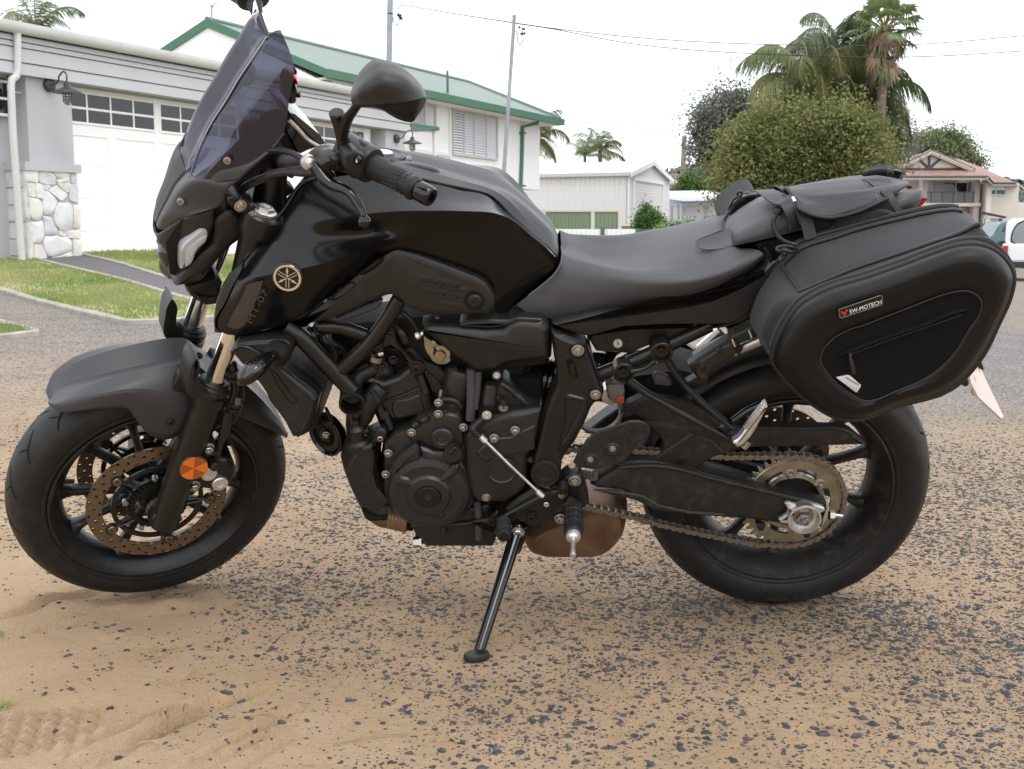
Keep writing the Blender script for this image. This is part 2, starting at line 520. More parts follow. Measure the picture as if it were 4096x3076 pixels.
 bp=N.new('ShaderNodeBump');bp.inputs['Strength'].default_value=.8;bp.inputs['Distance'].default_value=.006
 h=math_('ADD',math_('ADD',noise(330,4),math_('MULTIPLY',noise(70,6),1.6)),math_('MULTIPLY',f1,.8));Lk.new(h,bp.inputs['Height'])
 Lk.new(bp.outputs['Normal'],b.inputs['Normal'])
 return m
ground=structure(fast_mesh('ground',np.stack([GX,GY,GZ],-1).reshape(-1,3),gF,ground_material(),smooth_=True))
ga=ground.data.attributes.new('sand','FLOAT','POINT')
ga.data.foreach_set('value',GS.astype(np.float32).ravel())
def ground_z(x,y):
 return terr(x,y)+relief(np.asarray(x,float),np.asarray(y,float),sandiness(np.asarray(x,float),np.asarray(y,float)))-.004
 # ------------------------------------------------------------------ loose stone chips
def gravel(n,r0,r1,ymax,seed,name,m,cap=9.0,gain=1.0):
 g=np.random.default_rng(seed)
 Y=1.45+(ymax-1.45)*np.sqrt(g.random(n*4));X=(g.random(n*4)-.5)*(Y+.4)*1.0
 S=sandiness(X,Y)
 clump=vnoise(X*6,Y*6,77)
 fade=smooth(ymax,ymax*.62,Y)*np.interp(Y,[1.5,2.3,3.0,5],[1.7,1.25,.8,.5])
 keep=g.random(n*4)<fade*gain*((1-S)*1.25*(.35+1.3*clump)+.012)
 X,Y=X[keep][:n],Y[keep][:n];k=len(X)
 Z=ground_z(X,Y)
 r=r0*(r1/r0)**(g.random(k)**1.7)
 a0=g.random(k)*6.28;asp=.55+.45*g.random(k)
 ang=np.linspace(0,2*np.pi,6,endpoint=False)[None]+(g.random((k,6))-.5)*.75
 rad=.72+.5*g.random((k,6))
 def ring(sc,h,jit):
  px=np.cos(ang)*rad*sc;py=np.sin(ang)*rad*sc*asp[:,None]
  px=px+(g.random((k,6))-.5)*jit;py=py+(g.random((k,6))-.5)*jit
  c,s=np.cos(a0)[:,None],np.sin(a0)[:,None]
  wx=X[:,None]+r[:,None]*(px*c-py*s);wy=Y[:,None]+r[:,None]*(px*s+py*c)
  tilt=(g.random((k,1))-.5)*.7
  wz=Z[:,None]+r[:,None]*(h+tilt*px+(g.random((k,6))-.5)*.16)
  return np.stack([wx,wy,wz],-1)
 V=np.concatenate([ring(1.0,-.35,0),ring(1.0,.07,.15),ring(.66,.30,.2)],1).reshape(-1,3)
 q=[]
 for i in range(6):
  j=(i+1)%6
  q+=[(i,j,6+j,6+i),(6+i,6+j,12+j,12+i)]
 q+=[(12,13,14,15),(12,15,16,17)]
 F=(np.array(q)[None]+(np.arange(k)*18)[:,None,None]).reshape(-1,4)
 return tag(fast_mesh(name,V,F,m),None,None,kind='stuff')
m_chip=mat('bluestone_chip',(.026,.027,.030),.6,spec=.35,bump=.5,bscale=600,col2=(.072,.073,.079),vscale=45,dust=.22,dustcol=(.42,.3,.18))
m_peb=mat('brown_pebble',(.16,.085,.045),.8,col2=(.3,.2,.12),vscale=30)
gravel(34000,.0034,.0092,5.4,3,'gravel',m_chip,gain=.95)
gravel(46000,.0015,.0042,4.2,4,'gravel_fines',m_chip,gain=1.1)
gravel(260,.006,.0135,4.5,5,'gravel_lumps',m_chip,gain=.6)
gravel(150,.003,.008,4.0,6,'pebbles',m_peb,gain=.5)
def litter():
 """dry straws and bark slivers lying on the sand"""
 g=np.random.default_rng(12);mb=MB()
 for(a,b)in[((640,440),(740,433)),((1440,840),(1770,790)),((600,478),(710,458)),((1385,480),(1415,500)),((245,945),(300,875)),((785,565),(850,525)),((1970,800),(1985,835)),((420,930),(470,900)),((600,840),(690,842)),((690,575),(745,572))]:
  p,q=onground(*GB(*a)),onground(*GB(*b));mid=(p+q)/2+[g.normal()*.006,g.normal()*.006,.004]
  mb.tube([p+[0,0,.002],mid,q+[0,0,.002]],.0011,5,sm=4)
 for(a,b)in[((610,448),(735,434)),((1380,755),(1420,820)),((290,910),(360,895)),((1330,705),(1400,712)),((1070,765),(1110,760))]:
  p,q=onground(*vw(2048,2200,1.0801)(*a)),onground(*vw(2048,2200,1.0801)(*b));mid=(p+q)/2+[g.normal()*.005,g.normal()*.005,.004]
  mb.tube([p+[0,0,.002],mid,q+[0,0,.002]],.0011,5,sm=4)
 for _ in range(160):
  y=1.6+3*g.random();x=(g.random()-.5)*y
  z=float(ground_z(x,y));a=g.random()*3.14;L=.006+.02*g.random()
  mb.tube([[x,y,z+.0015],[x+L*math.cos(a),y+L*math.sin(a),z+.0025]],.0008,4)
 return mb
tag(build('straw_litter',litter(),mat('dry_straw',(.42,.31,.16),.8,col2=(.25,.14,.07),vscale=3)),None,None,kind='stuff')
# ------------------------------------------------------------------ lawns, paths, edging
def sheet(name,P2,dz,m,cuts=.5):
 """a sheet on the terrain; P2 = world x,y outline"""
 bm=bmesh.new()
 vs=[bm.verts.new((x,y,0))for x,y in P2]
 f=bm.faces.new(vs);bmesh.ops.triangulate(bm,faces=[f])
 for _ in range(6):
  e=[e for e in bm.edges if e.calc_length()>cuts]
  if not e:break
  bmesh.ops.subdivide_edges(bm,edges=e,cuts=1);bmesh.ops.triangulate(bm,faces=bm.faces[:])
 for v in bm.verts:v.co.z=float(terr(v.co.x,v.co.y))+dz
 me=bpy.data.meshes.new(name);bm.normal_update()
 if sum(f.normal.z for f in bm.faces)<0:bmesh.ops.reverse_faces(bm,faces=bm.faces[:])
 bm.to_mesh(me);bm.free()
 return structure(link(name,me,m))
g2=lambda q:onground(*q)[:2]
Lg=lambda*pts:[g2(L_(*p))for p in pts]
m_lawn=mat('lawn_soil',(.24,.29,.11),.95,spec=.1,col2=(.42,.37,.22),vscale=1.3,bump=.5,bscale=60,detail=8)
m_path=mat('path_bitumen',(.10,.095,.10),.95,spec=.15,col2=(.19,.18,.185),vscale=60,bump=.4,bscale=150)
m_conc=mat('edging_concrete',(.36,.335,.29),.9,spec=.2,vary=.18,vscale=9,bump=.3,bscale=120)
upper_top=[(-500,235),(0,262),(300,255),(700,235),(1300,215),(1900,225),(2600,235),(4200,250)]
path_a=[(-500,225),(0,310),(400,368),(800,430),(1300,505),(1760,570),(2136,622),(2700,690),(3300,750)]
path_b=[(-500,300),(0,398),(300,450),(600,498),(1100,575),(1700,660),(2136,715),(2700,770),(3300,820)]
low_b=[(-500,540),(0,640),(350,712),(750,775),(1210,845),(1600,820),(2136,772),(2700,745),(3300,770)]
def along(P,n=24):return[tuple(q)for q in resample(np.array(P,float),n,closed=False)]
lawn_up=along(upper_top)+along(path_a)[::-1]
lawn_lo=along(path_b)[:-3]+along(low_b)[::-1][3:]
LAWN1=Lg(*lawn_up);LAWN2=Lg(*lawn_lo);LAWN3=Lg((-500,770),(0,848),(200,885),(340,915),(150,940),(0,962),(-500,1010))
sheet('lawn',LAWN1,.012,m_lawn);sheet('lawn_strip',LAWN2,.012,m_lawn);sheet('lawn_corner',LAWN3,.012,m_lawn)
sheet('footpath',Lg(*(along(path_a)+along(path_b)[::-1])),.006,m_path)
def edging(name,pts,w=.07):
 P=np.array(Lg(*pts));P=resample(P,30,closed=False)
 T=np.gradient(P,axis=0);T/=np.linalg.norm(T,axis=1)[:,None];Nn=np.stack([-T[:,1],T[:,0]],-1)
 Z=terr(P[:,0],P[:,1])
 prof=[(-w/2,-.05),(-w/2,.022),(-w/2+.012,.03),(w/2-.012,.03),(w/2,.022),(w/2,-.05)]
 rings=[np.array([[*(P[i]+Nn[i]*a),Z[i]+h]for a,h in prof])for i in range(len(P))]
 mb=MB();mb.ringloft(rings)
 return structure(build(name,mb,m_conc))
edging('kerb_edging',path_a);edging('kerb_edging',path_b[:-1]);edging('kerb_edging',low_b,.09);edging('kerb_edging',[(-500,770),(0,850),(200,886),(345,917)],.09);edging('kerb_edging',[(345,917),(150,942),(0,964),(-500,1012)],.09)
def inpoly(P,x,y):
 P=np.asarray(P);r=np.zeros(len(x),bool)
 for(x1,y1),(x2,y2)in zip(P,np.roll(P,-1,0)):
  c=(y1>y)!=(y2>y)
  with np.errstate(divide='ignore',invalid='ignore'):
   r^=c&(x<(x2-x1)*(y-y1)/(y2-y1+1e-12)+x1)
 return r
def grass(polys,n,seed):
 g=np.random.default_rng(seed);Vs=[]
 for P,share,hmin,hmax in polys:
  P=np.asarray(P);k=int(n*share);lo,hi=P.min(0),P.max(0)
  lo=np.maximum(lo,[-9.5,5]);hi=np.minimum(hi,[1.5,24])
  x=lo[0]+(hi[0]-lo[0])*g.random(k*6);y=lo[1]+(hi[1]-lo[1])*g.random(k*6)
  lush=vnoise(x*1.6,y*.9,8)
  ok=inpoly(P,x,y)&(g.random(k*6)<.25+lush*.9);x,y,lush=x[ok][:k],y[ok][:k],lush[ok][:k]
  h=(hmin+(hmax-hmin)*lush)*(.6+.8*g.random(len(x)))
  z=terr(x,y)+.01;a=g.random(len(x))*6.28;w=.004+.004*g.random(len(x))
  lean=(g.random((len(x),2))-.5)*1.1*h[:,None]
  p0=np.stack([x-w*np.cos(a),y-w*np.sin(a),z],-1);p1=np.stack([x+w*np.cos(a),y+w*np.sin(a),z],-1)
  p2=np.stack([x+lean[:,0],y+lean[:,1],z+h],-1)
  Vs.append(np.stack([p0,p1,p2],1).reshape(-1,3))
 V=np.vstack(Vs)
 return V,np.arange(len(V)).reshape(-1,3)
m_grass=mat('grass_blade',(.19,.28,.07),.7,spec=.2,col2=(.40,.39,.19),vscale=1.1,detail=6,leaf=.35)
tuft=[Lg((-60,560),(0,555),(60,560),(20,610),(-60,640))]
V,Fq=grass([(LAWN1,.55,.018,.075),(LAWN2,.37,.010,.032),(LAWN3,.08,.010,.035)],120000,2)
tag(fast_mesh('grass',V,Fq,m_grass),None,None,kind='stuff')
def tufts():
 g=np.random.default_rng(4);V=[]
 for q in(GB(-4,362),GB(-2,684),GB(8,676)):
  c=onground(*q)
  for _ in range(40):
   b=c+[g.normal()*.008,g.normal()*.008,-.002];h=.006+.016*g.random();t=b+[g.normal()*.016,g.normal()*.016,h]
   V+=[b+[-.001,0,0],b+[.001,0,0],t]
 return np.array(V)
V=tufts();tag(fast_mesh('grass_tufts',V,np.arange(len(V)).reshape(-1,3),m_grass),None,None,kind='stuff')
# ------------------------------------------------------------------ walls seen at an angle
class Wall:
 """vertical plane through P running at ang degrees (clockwise from +Y); coordinates s along, z up, o out toward us"""
 def __init__(self,P,ang):
  a=math.radians(ang)
  self.P=np.array([P[0],P[1],0.0]);self.d=np.array([math.sin(a),math.cos(a),0]);self.n=np.array([self.d[1],-self.d[0],0])
  if self.n@(CAM-self.P)<0:self.n=-self.n
  self.R=np.stack([self.d,self.n,[0,0,1.0]],1)
 def sz(self,q,o=0.0):
  r=ray(*q);P=self.P+self.n*o
  t=(self.n@(P-CAM))/(self.n@r);w=CAM+r*t
  return np.array([(w-P)@self.d,w[2]])
 def w(self,s,z,o=0.0):
  return self.P+self.d*s+self.n*o+np.array([0,0,z])
 def box(self,mb,s0,s1,z0,z1,o0,o1):
  return mb.box(self.w((s0+s1)/2,(z0+z1)/2,(o0+o1)/2),(abs(s1-s0),abs(o1-o0),abs(z1-z0)),self.R)
 def prism(self,mb,P,o0,o1):
  """polygon of (s, z) between o0 (back) and o1 (front)"""
  return mb.ringloft([np.array([self.w(s,z,o0)for s,z in P]),np.array([self.w(s,z,o1)for s,z in P])])
m_grey=mat('grey_render',(.47,.48,.50),.9,spec=.2,vary=.035,vscale=1.2,bump=.25,bscale=150)
m_board=mat('grey_weatherboard',(.47,.475,.49),.7,spec=.3,vary=.02,vscale=2)
m_white=mat('white_door_paint',(.88,.88,.89),.55,spec=.3,vary=.012,vscale=2)
m_gutter=mat('grey_gutter',(.56,.56,.555),.45,spec=.4,vary=.04,vscale=3)
m_glass=mat('dark_window_glass',(.012,.013,.018),.03,spec=.6)
m_metalroof=mat('roof_sheet',(.55,.56,.57),.5,metal=.0,vary=.04)
m_lamp=mat('charcoal_lamp_metal',(.035,.038,.045),.4,spec=.5,vary=.2,vscale=30)
m_lampglass=mat('lamp_glass',(.75,.74,.68),.1,trans=.6,spec=.5)
# -- garage next door
GA=Wall((-6.327,15.0),27.0)
gar=thing('garage','long grey garage with weatherboard fascia, stone pillar and white panelled doors','garage',GA.w(0,.45))
def bwall(name,fn,m,parent,ang=35,**k):
 mb=MB();fn(mb)
 V=mb.verts()-np.array(parent.matrix_world.translation)if parent is not None and parent.parent is None else mb.verts()
 mb2=MB();mb2.add(V,mb.Fc)
 return build(name,mb2,m,parent,ang,**k)
SEND=GA.sz(K_(868,900))[0];SD1=GA.sz(K_(640,900),-.2)[0]
zc=[GA.sz(G_(200,y),.1)[1]for y in(225,262,297,385,460)]
bwall('wall',lambda mb:(GA.box(mb,-6,SEND,.2,3.3,-4.5,-.32),GA.box(mb,.92,SEND,2.82,3.3,-.32,-.16),GA.box(mb,-6,-.02,2.82,3.3,-.32,-.16)),m_grey,gar)
for k in range(4):
 z1,z0=zc[k],zc[k+1]
 def board(mb,z1=z1,z0=z0):
  V=[GA.w(s,z,o)for s in(-6,SEND+.02)for z,o in((z0,.10),(z1-.012,.085),(z1-.012,-.1),(z0,-.1))]
  mb.ringloft([np.array(V[:4]),np.array(V[4:])])
 bwall('weatherboard',board,m_board,gar)
 # under-eave lining above the doors and gutter
bwall('gutter',lambda mb:mb.ringloft([np.array([GA.w(s,zc[0]+dz,o)for dz,o in((.01,.10),(.0,.16),(.03,.205),(.09,.22),(.135,.215),(.135,.10))])for s in(-6,SEND+.12)]),m_gutter,gar,50)
for s in(-3.4,1.6,4.2,6.6):
 bwall('gutter_joint',lambda mb:mb.ringloft([np.array([GA.w(s+ds,zc[0]+dz,o)for dz,o in((.004,.10),(-.006,.163),(.026,.212),(.088,.2275),(.142,.2225),(.142,.10))])for ds in(0,.03)]),m_gutter,gar,50)
bwall('roof',lambda mb:mb.ringloft([np.array([GA.w(s,zc[0]+dz,o)for dz,o in((.12,.16),(.15,.16),(.55,-4.6),(.5,-4.6))])for s in(-6,SEND+.1)]),m_metalroof,gar)
# pillars: near one with stone base
def pillar(s0,s1,b0,b1,zt,capz):
 bwall('pillar',lambda mb:GA.box(mb,s0,s1,capz[1]-.01,zt,-.34,0),m_grey,gar)
 bwall('pillar_cap',lambda mb:GA.box(mb,b0-.04,b1+.03,capz[0],capz[1],-.34,.075),m_board,gar)
p_l=GA.sz(G_(180,975))[0];p_r=GA.sz(G_(440,800))[0];b_l=GA.sz(G_(152,1300),.04)[0]+.05;b_r=GA.sz(G_(484,1300),.04)[0]
cz0,cz1=GA.sz(G_(300,1035),.07)[1],GA.sz(G_(300,985),.07)[1]
pillar(p_l,p_r,b_l,b_r,zc[4]-.002,(cz0,cz1))
far_l=GA.sz(K_(735,900))[0]
pillar(far_l,SEND-.03,far_l-.05,SEND,zc[4]-.002,(cz0,cz1))
m_stone=[mat('pale_fieldstone',c,.9,spec=.2,col2=c2,vscale=5,bump=.7,bscale=45,detail=9)for c,c2 in(((.66,.66,.66),(.76,.76,.75)),((.56,.57,.60),(.72,.72,.73)),((.68,.65,.60),(.76,.73,.68)))]
m_mortar=mat('mortar',(.5,.5,.51),.95)
bwall('stone_core',lambda mb:GA.box(mb,b_l+.012,b_r-.012,.3,cz0,-.34,.018),m_mortar,gar)
STONES=[[(163,962),(260,962),(258,1045),(188,1050),(165,1040)],[(262,963),(345,970),(382,1020),(372,1062),(330,1060),(262,1050)],[(348,968),(470,985),(468,1010),(385,1020)],[(385,1022),(466,1012),(474,1050),(378,1048)],[(468,985),(512,985),(512,1050),(476,1050)],[(175,1050),(232,1048),(236,1145),(192,1140)],[(236,1048),(270,1052),(295,1090),(290,1160),(240,1150)],[(272,1052),(330,1062),(340,1066),(318,1098),(298,1092)],[(380,1050),(474,1052),(466,1098),(456,1120),(378,1060)],[(322,1100),(375,1062),(452,1130),(412,1178),(390,1160)],[(468,1055),(520,1055),(524,1180),(470,1172),(462,1128)],[(190,1145),(250,1150),(282,1175),(284,1230),(270,1300),(222,1300),(196,1250)],[(296,1098),(318,1102),(386,1162),(370,1215),(345,1270),(290,1260),(288,1170)],[(392,1170),(412,1182),(465,1180),(485,1190),(488,1300),(488,1360),(390,1362),(350,1280),(374,1215)],[(488,1188),(530,1190),(538,1355),(494,1358)],[(205,1305),(292,1302),(296,1400),(280,1455),(222,1450),(212,1380)],[(284,1268),(340,1275),(386,1365),(388,1395),(300,1398),(298,1310)],[(396,1366),(536,1362),(540,1420),(478,1420),(400,1400)],[(300,1402),(390,1400),(478,1425),(486,1470),(480,1500),(330,1550),(310,1520),(288,1465)],[(228,1455),(282,1460),(318,1550),(320,1585),(232,1590)],[(484,1424),(540,1425),(548,1580),(498,1582),(490,1490)],[(330,1555),(485,1502),(496,1580),(324,1586)],[(165,1050),(175,1055),(190,1145),(196,1250),(205,1300),(180,1300),(160,1160)],[(182,1305),(204,1306),(212,1385),(222,1455),(228,1590),(195,1590)]]
for i,P in enumerate(STONES):
 P=np.array([GA.sz(GG(*q),.045)for q in P]);c=P.mean(0);rr=np.random.default_rng(i)
 P=c+(P-c)*.985
 P=resample(P,14);P=P+rr.normal(size=P.shape)*.004
 o1=.045+.012*rr.random()
 def st(mb,P=P,c=c,o1=o1):
  rings=[np.array([GA.w(s,z,.01)for s,z in P]),np.array([GA.w(s,z,o1-.008)for s,z in P]),np.array([GA.w(*(c+(np.array(q)-c)*.965),o1-.002)for q in P]),np.array([GA.w(*(c+(np.array(q)-c)*.5),o1+.008*rr.normal())for q in P])]
  mb.ringloft(rings)
 bwall('stone',st,m_stone[i%3 if i not in(19,21)else 2],gar,50)
zr=np.linspace(.32,cz0,7)
for k in range(6):
 bwall('stone',lambda mb,k=k:GA.box(mb,b_l-.008-.01*(k%2),b_l+.02,zr[k]+.008,zr[k+1]-.006,-.33,.036),m_stone[k%2],gar)
 # sectional doors
m_joint=mat('door_joint',(.70,.70,.71),.6)
def garage_door(s0,s1,g0,pitch,ngroups,z0,z1,zp):
 o=-.20
 door=bwall('garage_door',lambda mb:GA.box(mb,s0,s1,z0,z1,-.33,o-.027),m_white,gar)
 base=np.array(gar.matrix_world.translation)
 def sub(name,fn,m):
  mb=MB();fn(mb);mb2=MB();mb2.add(mb.verts()-base,mb.Fc)
  return build(name,mb2,m,door)
  # stiles and rails standing proud of the panels
 zsec=np.linspace(z0,zp[0]-.11,5)
 gw=4*pitch+.1
 xs_=sorted([g0+k*gw-.05 for k in range(ngroups+1)]+[g0+k*gw+2*pitch-.005 for k in range(ngroups)])
 for k,x in enumerate(xs_):
  w=.075
  zt=z1 if(k%2==0)else zp[0]-.05
  a,b=max(s0,x-w),min(s1,x+w)
  if a<s1 and b>s0:sub('stile',lambda mb:GA.box(mb,a,b,z0,zt,-.29,o-.012),m_white)
 for za,zb in((z0,z0+.17),(zp[0]-.17,zp[0]-.03),(zp[2]+.03,z1)):
  sub('rail',lambda mb:GA.box(mb,s0,s1,za,zb,-.29,o-.0145),m_white)
 for za in zsec[1:]:
  sub('section_joint',lambda mb:GA.box(mb,s0,s1,za-.003,za+.003,-.3,o-.0245),m_joint)
 for gidx in range(ngroups):
  a=g0+gidx*gw;b=a+4*pitch
  if b<s0 or a>s1:continue
  sub('window_frame',lambda mb:[GA.box(mb,a-.005,b+.005,z-.016,z+.016,-.29,o-.004)for z in zp]+[GA.box(mb,a+k*pitch-.014,a+k*pitch+.014,zp[0],zp[2],-.29,o-.0065)for k in range(5)],m_white)
  for k in range(4):
   for r in range(2):
    if a+(k+1)*pitch<s0 or a+k*pitch>s1:continue
    sub('pane',lambda mb:GA.box(mb,a+k*pitch+.012,a+(k+1)*pitch-.012,zp[r]+.012,zp[r+1]-.012,-.29,o-.016),m_glass)
oP=-.205
sA=GA.sz(G_(526,650),oP)[0];sB=GA.sz(G_(671,650),oP)[0];sC=GA.sz(G_(953,700),oP)[0]
pitch=(sC-sA-.05)/3.0
zp=[GA.sz(G_(740,770),oP)[1],GA.sz(G_(740,683),oP)[1],GA.sz(G_(740,592),oP)[1]]
garage_door(b_r-.1,SD1,sA-pitch,pitch,4,.40,2.82,zp)
garage_door(-3.6,-.35,-3.5,pitch,2,.40,2.82,zp)
# downpipe
dp=[(104,195),(106,300),(108,425),(98,462),(72,480),(66,520),(78,800),(100,1100),(134,1585)]
dps=np.array([np.r_[GA.w(*GA.sz(G_(*q),.13),.13)]for q in dp])
bwall('downpipe',lambda mb:mb.tube(dps,.047,14),m_gutter,gar,40)
bwall('pipe_clip',lambda mb:mb.tube([GA.w(*GA.sz(G_(47,552),.13),.13),GA.w(*GA.sz(G_(125,562),.05),.05)],.012,6),mat('galvanised_clip',(.6,.6,.6),.35,metal=.9),gar)
def wall_lamp(label,plate_q,arm,shade_q,rs,o0,o1,rp):
 """gooseneck barn lamp with caged globe"""
 c=GA.w(*GA.sz(plate_q,o0),o0);sh=GA.w(*GA.sz(shade_q,o1),o1)
 lamp=thing('wall_lamp',label,'wall lamp',c,group='gooseneck lamps on the garage')
 part=lambda name,fn,m,ang=40:bwall(name,fn,m,lamp,ang)
 part('back_plate',lambda mb:mb.lathe(c,GA.n,[(0,.03),(rp*.8,.03),(rp,.02),(rp,-.02)],24),m_lamp)
 P=[c+GA.n*.02]+[GA.w(*GA.sz(q,o0+(o1-o0)*t),o0+(o1-o0)*t)for q,t in arm]+[sh+[0,0,rs*.55]]
 part('arm',lambda mb:mb.tube(P,.011,8,sm=6),m_lamp)
 part('shade',lambda mb:mb.lathe(sh,[0,0,1],[(.0,rs*.62),(rs*.18,rs*.6),(rs*.22,rs*.34),(rs*.42,rs*.24),(rs*.95,rs*.02),(rs,-.012),(rs*.93,-.01),(rs*.3,rs*.1)],28),m_lamp,25)
 part('globe',lambda mb:mb.lathe(sh,[0,0,1],[(rs*.22,rs*.1),(rs*.25,-.1*rs),(rs*.25,-.5*rs),(rs*.16,-.72*rs),(0,-.78*rs)],14),m_lampglass)
 def cage(mb):
  for k in range(8):
   a=k*math.pi/4;u=np.array([math.cos(a),math.sin(a),0])
   mb.tube([sh+u*rs*.3+[0,0,-.01],sh+u*rs*.3+[0,0,-.55*rs],sh+u*rs*.18+[0,0,-.8*rs],sh+[0,0,-.86*rs]],.0045,5)
  for z in(-.14,-.34,-.54):
   a=np.linspace(0,2*np.pi,17);mb.tube(sh+np.stack([np.cos(a)*rs*.3,np.sin(a)*rs*.3,0*a+z*rs],-1),.0045,5)
 part('cage',cage,m_lamp)
wall_lamp('gooseneck lamp on the stone-based pillar beside the downpipe',G_(300,515),[(G_(345,500),.3),(G_(360,455),.6),(G_(383,432),.8),(G_(402,455),1)],G_(405,556),.19,.03,.42,.085)
wall_lamp('smaller looking gooseneck lamp at the far end of the garage under the mirror',K_(810,921),[(K_(845,915),.3),(K_(870,880),.6),(K_(895,866),.8),(K_(914,885),1)],K_(912,950),.19,.03,.45,.085)
# ------------------------------------------------------------------ the street behind
def at(q,Y):
 r=ray(*q);return CAM+r*(Y/r[1])
def sub(name,fn,m,parent,ang=35,**k):
 """part of a background thing; fn fills a mesh in world coordinates"""
 mb=MB();fn(mb)
 root=parent
 while root.parent is not None:root=root.parent
 mb2=MB();mb2.add(mb.verts()-np.array(root.matrix_world.translation),mb.Fc)
 return build(name,mb2,m,parent,ang,**k)
def poly(mb,P,thick=(0,0,-.06)):
 P=np.asarray(P,float);return mb.ringloft([P+np.array(thick),P])
def corrug(mb,W,s0,s1,z0,z1,o,pitch=.19,dep=.022,th=.05):
 """ribbed steel sheet standing on wall W"""
 n=max(2,int(abs(s1-s0)/pitch));P=[]
 for k in range(n):
  a=s0+(s1-s0)*k/n;w=(s1-s0)/n
  P+=[(a,o),(a+w*.55,o),(a+w*.65,o+dep),(a+w*.9,o+dep),(a+w*.99,o)]
 lo=[W.w(s,z0,oo)for s,oo in P];hi=[W.w(s,z1,oo)for s,oo in P]
 A=np.stack([np.array(lo),np.array(hi)],1);mb.grid(A)
m_clad=mat('white_cladding',(.85,.85,.85),.6,spec=.3,vary=.02,vscale=.8,wave=('X',9.0,.35))
m_groof=mat('green_steel_roof',(.155,.205,.178),.5,spec=.4,vary=.05,vscale=.7,wave=('X',5.0,.6))
m_gtrim=mat('green_trim',(.06,.16,.10),.45,spec=.4,vary=.06)
m_soffit=mat('white_soffit',(.74,.74,.72),.8)
m_curtain=mat('white_louvre',(.72,.73,.76),.6)
m_wframe=mat('pale_window_frame',(.55,.55,.54),.5)
m_pole=mat('grey_pole',(.30,.32,.35),.6,vary=.12,vscale=2)
m_wire=mat('black_wire',(.02,.02,.03),.6)
m_bark=mat('bark',(.16,.12,.09),.95,bump=.8,bscale=20,vary=.3,vscale=4)
# -- white house with a green roof
A0=at(KH(1822,800),38.0)
GHW=Wall(A0,27.0)
gh=thing('house','white upper-storey house with green metal roof, louvred windows and green gutter','house',(A0[0],A0[1],0))
zb=GHW.sz(KH(1700,1125))[1];ze=GHW.sz(KH(1830,415))[1]-.02
sL=GHW.sz(S_(1545,720),0)[0]
ov=.55
zf0=GHW.sz(KH(1500,300),ov)[1];zf1=GHW.sz(KH(1500,235),ov)[1]
corner=GHW.w(sL-.25,0,ov)
GW=Wall(corner,117.0)
ap=GW.sz(S_(550,188));lf=GW.sz(S_(150,512))
Wd=-ap[0]*2
sR=GHW.sz(KH(2050,380),ov)[0]
ridge_end=GHW.sz(KH(1030,-32),ov-Wd/2)[0]
za=ap[1]
sub('wall',lambda mb:GHW.box(mb,sL,0,zb,ze,-Wd+2*ov,0),m_clad,gh)
sub('lower_wall',lambda mb:GHW.box(mb,sL,GHW.sz(KH(1610,1100))[0],-.5,zb-.002,-Wd+2*ov,-.002),m_clad,gh)
gs=sL-.26
sub('gable_wall',lambda mb:mb.ringloft([np.array([GHW.w(gs+k,z,o)for z,o in((zf0-.1,ov-.06),(za-.1,ov-Wd/2),(zf0-.1,ov-Wd+.06))])for k in(0,.5)]),m_clad,gh)
def roof(mb):
 rg=lambda s,o,z:GHW.w(s,z,o)
 e0,e1=sL-.28,sR
 poly(mb,[rg(e0,ov,zf1),rg(e1,ov,zf1),rg(ridge_end,ov-Wd/2,za),rg(e0,ov-Wd/2,za)],(0,0,-.09))
 poly(mb,[rg(e0,ov-Wd,zf1),rg(e0,ov-Wd/2,za),rg(ridge_end,ov-Wd/2,za),rg(e1,ov-Wd,zf1)],(0,0,-.09))
 poly(mb,[rg(e1,ov,zf1),rg(e1,ov-Wd,zf1),rg(ridge_end,ov-Wd/2,za)],(0,0,-.09))
sub('roof',roof,m_groof,gh)
sub('ridge_cap',lambda mb:mb.tube([GHW.w(sL-.3,za+.01,ov-Wd/2),GHW.w(ridge_end,za+.01,ov-Wd/2),GHW.w(sR,zf1+.02,ov)],.07,8),m_groof,gh)
for o_end in(ov,ov-Wd):
 sub('barge_board',lambda mb:mb.ringloft([np.array([GHW.w(sL-.31+k,z,o)for z,o in((zf1-.15,o_end),(zf1+.03,o_end),(za+.03,ov-Wd/2),(za-.18,ov-Wd/2))])for k in(0,.06)]),m_gtrim,gh)
sub('gutter',lambda mb:GHW.box(mb,sL-.33,sR+.04,zf0-.02,zf1+.0,ov,ov+.14),m_gtrim,gh)
sub('end_gutter',lambda mb:GHW.box(mb,sR-.0,sR+.12,zf0-.02,zf1-.005,ov-Wd,ov-.002),m_gtrim,gh)
sub('soffit',lambda mb:GHW.box(mb,sL-.2,sR-.02,ze,ze+.05,-.05,ov-.01),m_soffit,gh)
sub('end_soffit',lambda mb:GHW.box(mb,0.02,sR-.02,ze+.001,ze+.05,ov-Wd+.02,-.052),m_soffit,gh)
sub('vent_pipe',lambda mb:mb.tube([GHW.w(GHW.sz(KH(838,60),.3)[0],zf1+.1,.2),GHW.w(GHW.sz(KH(838,60),.3)[0],zf1+.75,.2)],.035,8),m_gtrim,gh)
sub('downpipe',lambda mb:mb.tube([GHW.w(*GHW.sz(KH(x,y),o),o)for x,y,o in((1800,345,ov),(1798,392,ov-.05),(1720,412,.3),(1635,434,.07),(1630,700,.07),(1612,1160,.07))],.055,8),m_gtrim,gh)
for pz in(510,1095):
 sub('pipe_bracket',lambda mb:GHW.box(mb,*(GHW.sz(KH(1612,pz),.06)[0]+np.array([0,.22])),GHW.sz(KH(1612,pz),.06)[1],GHW.sz(KH(1612,pz),.06)[1]+.05,0,.14),m_gtrim,gh)
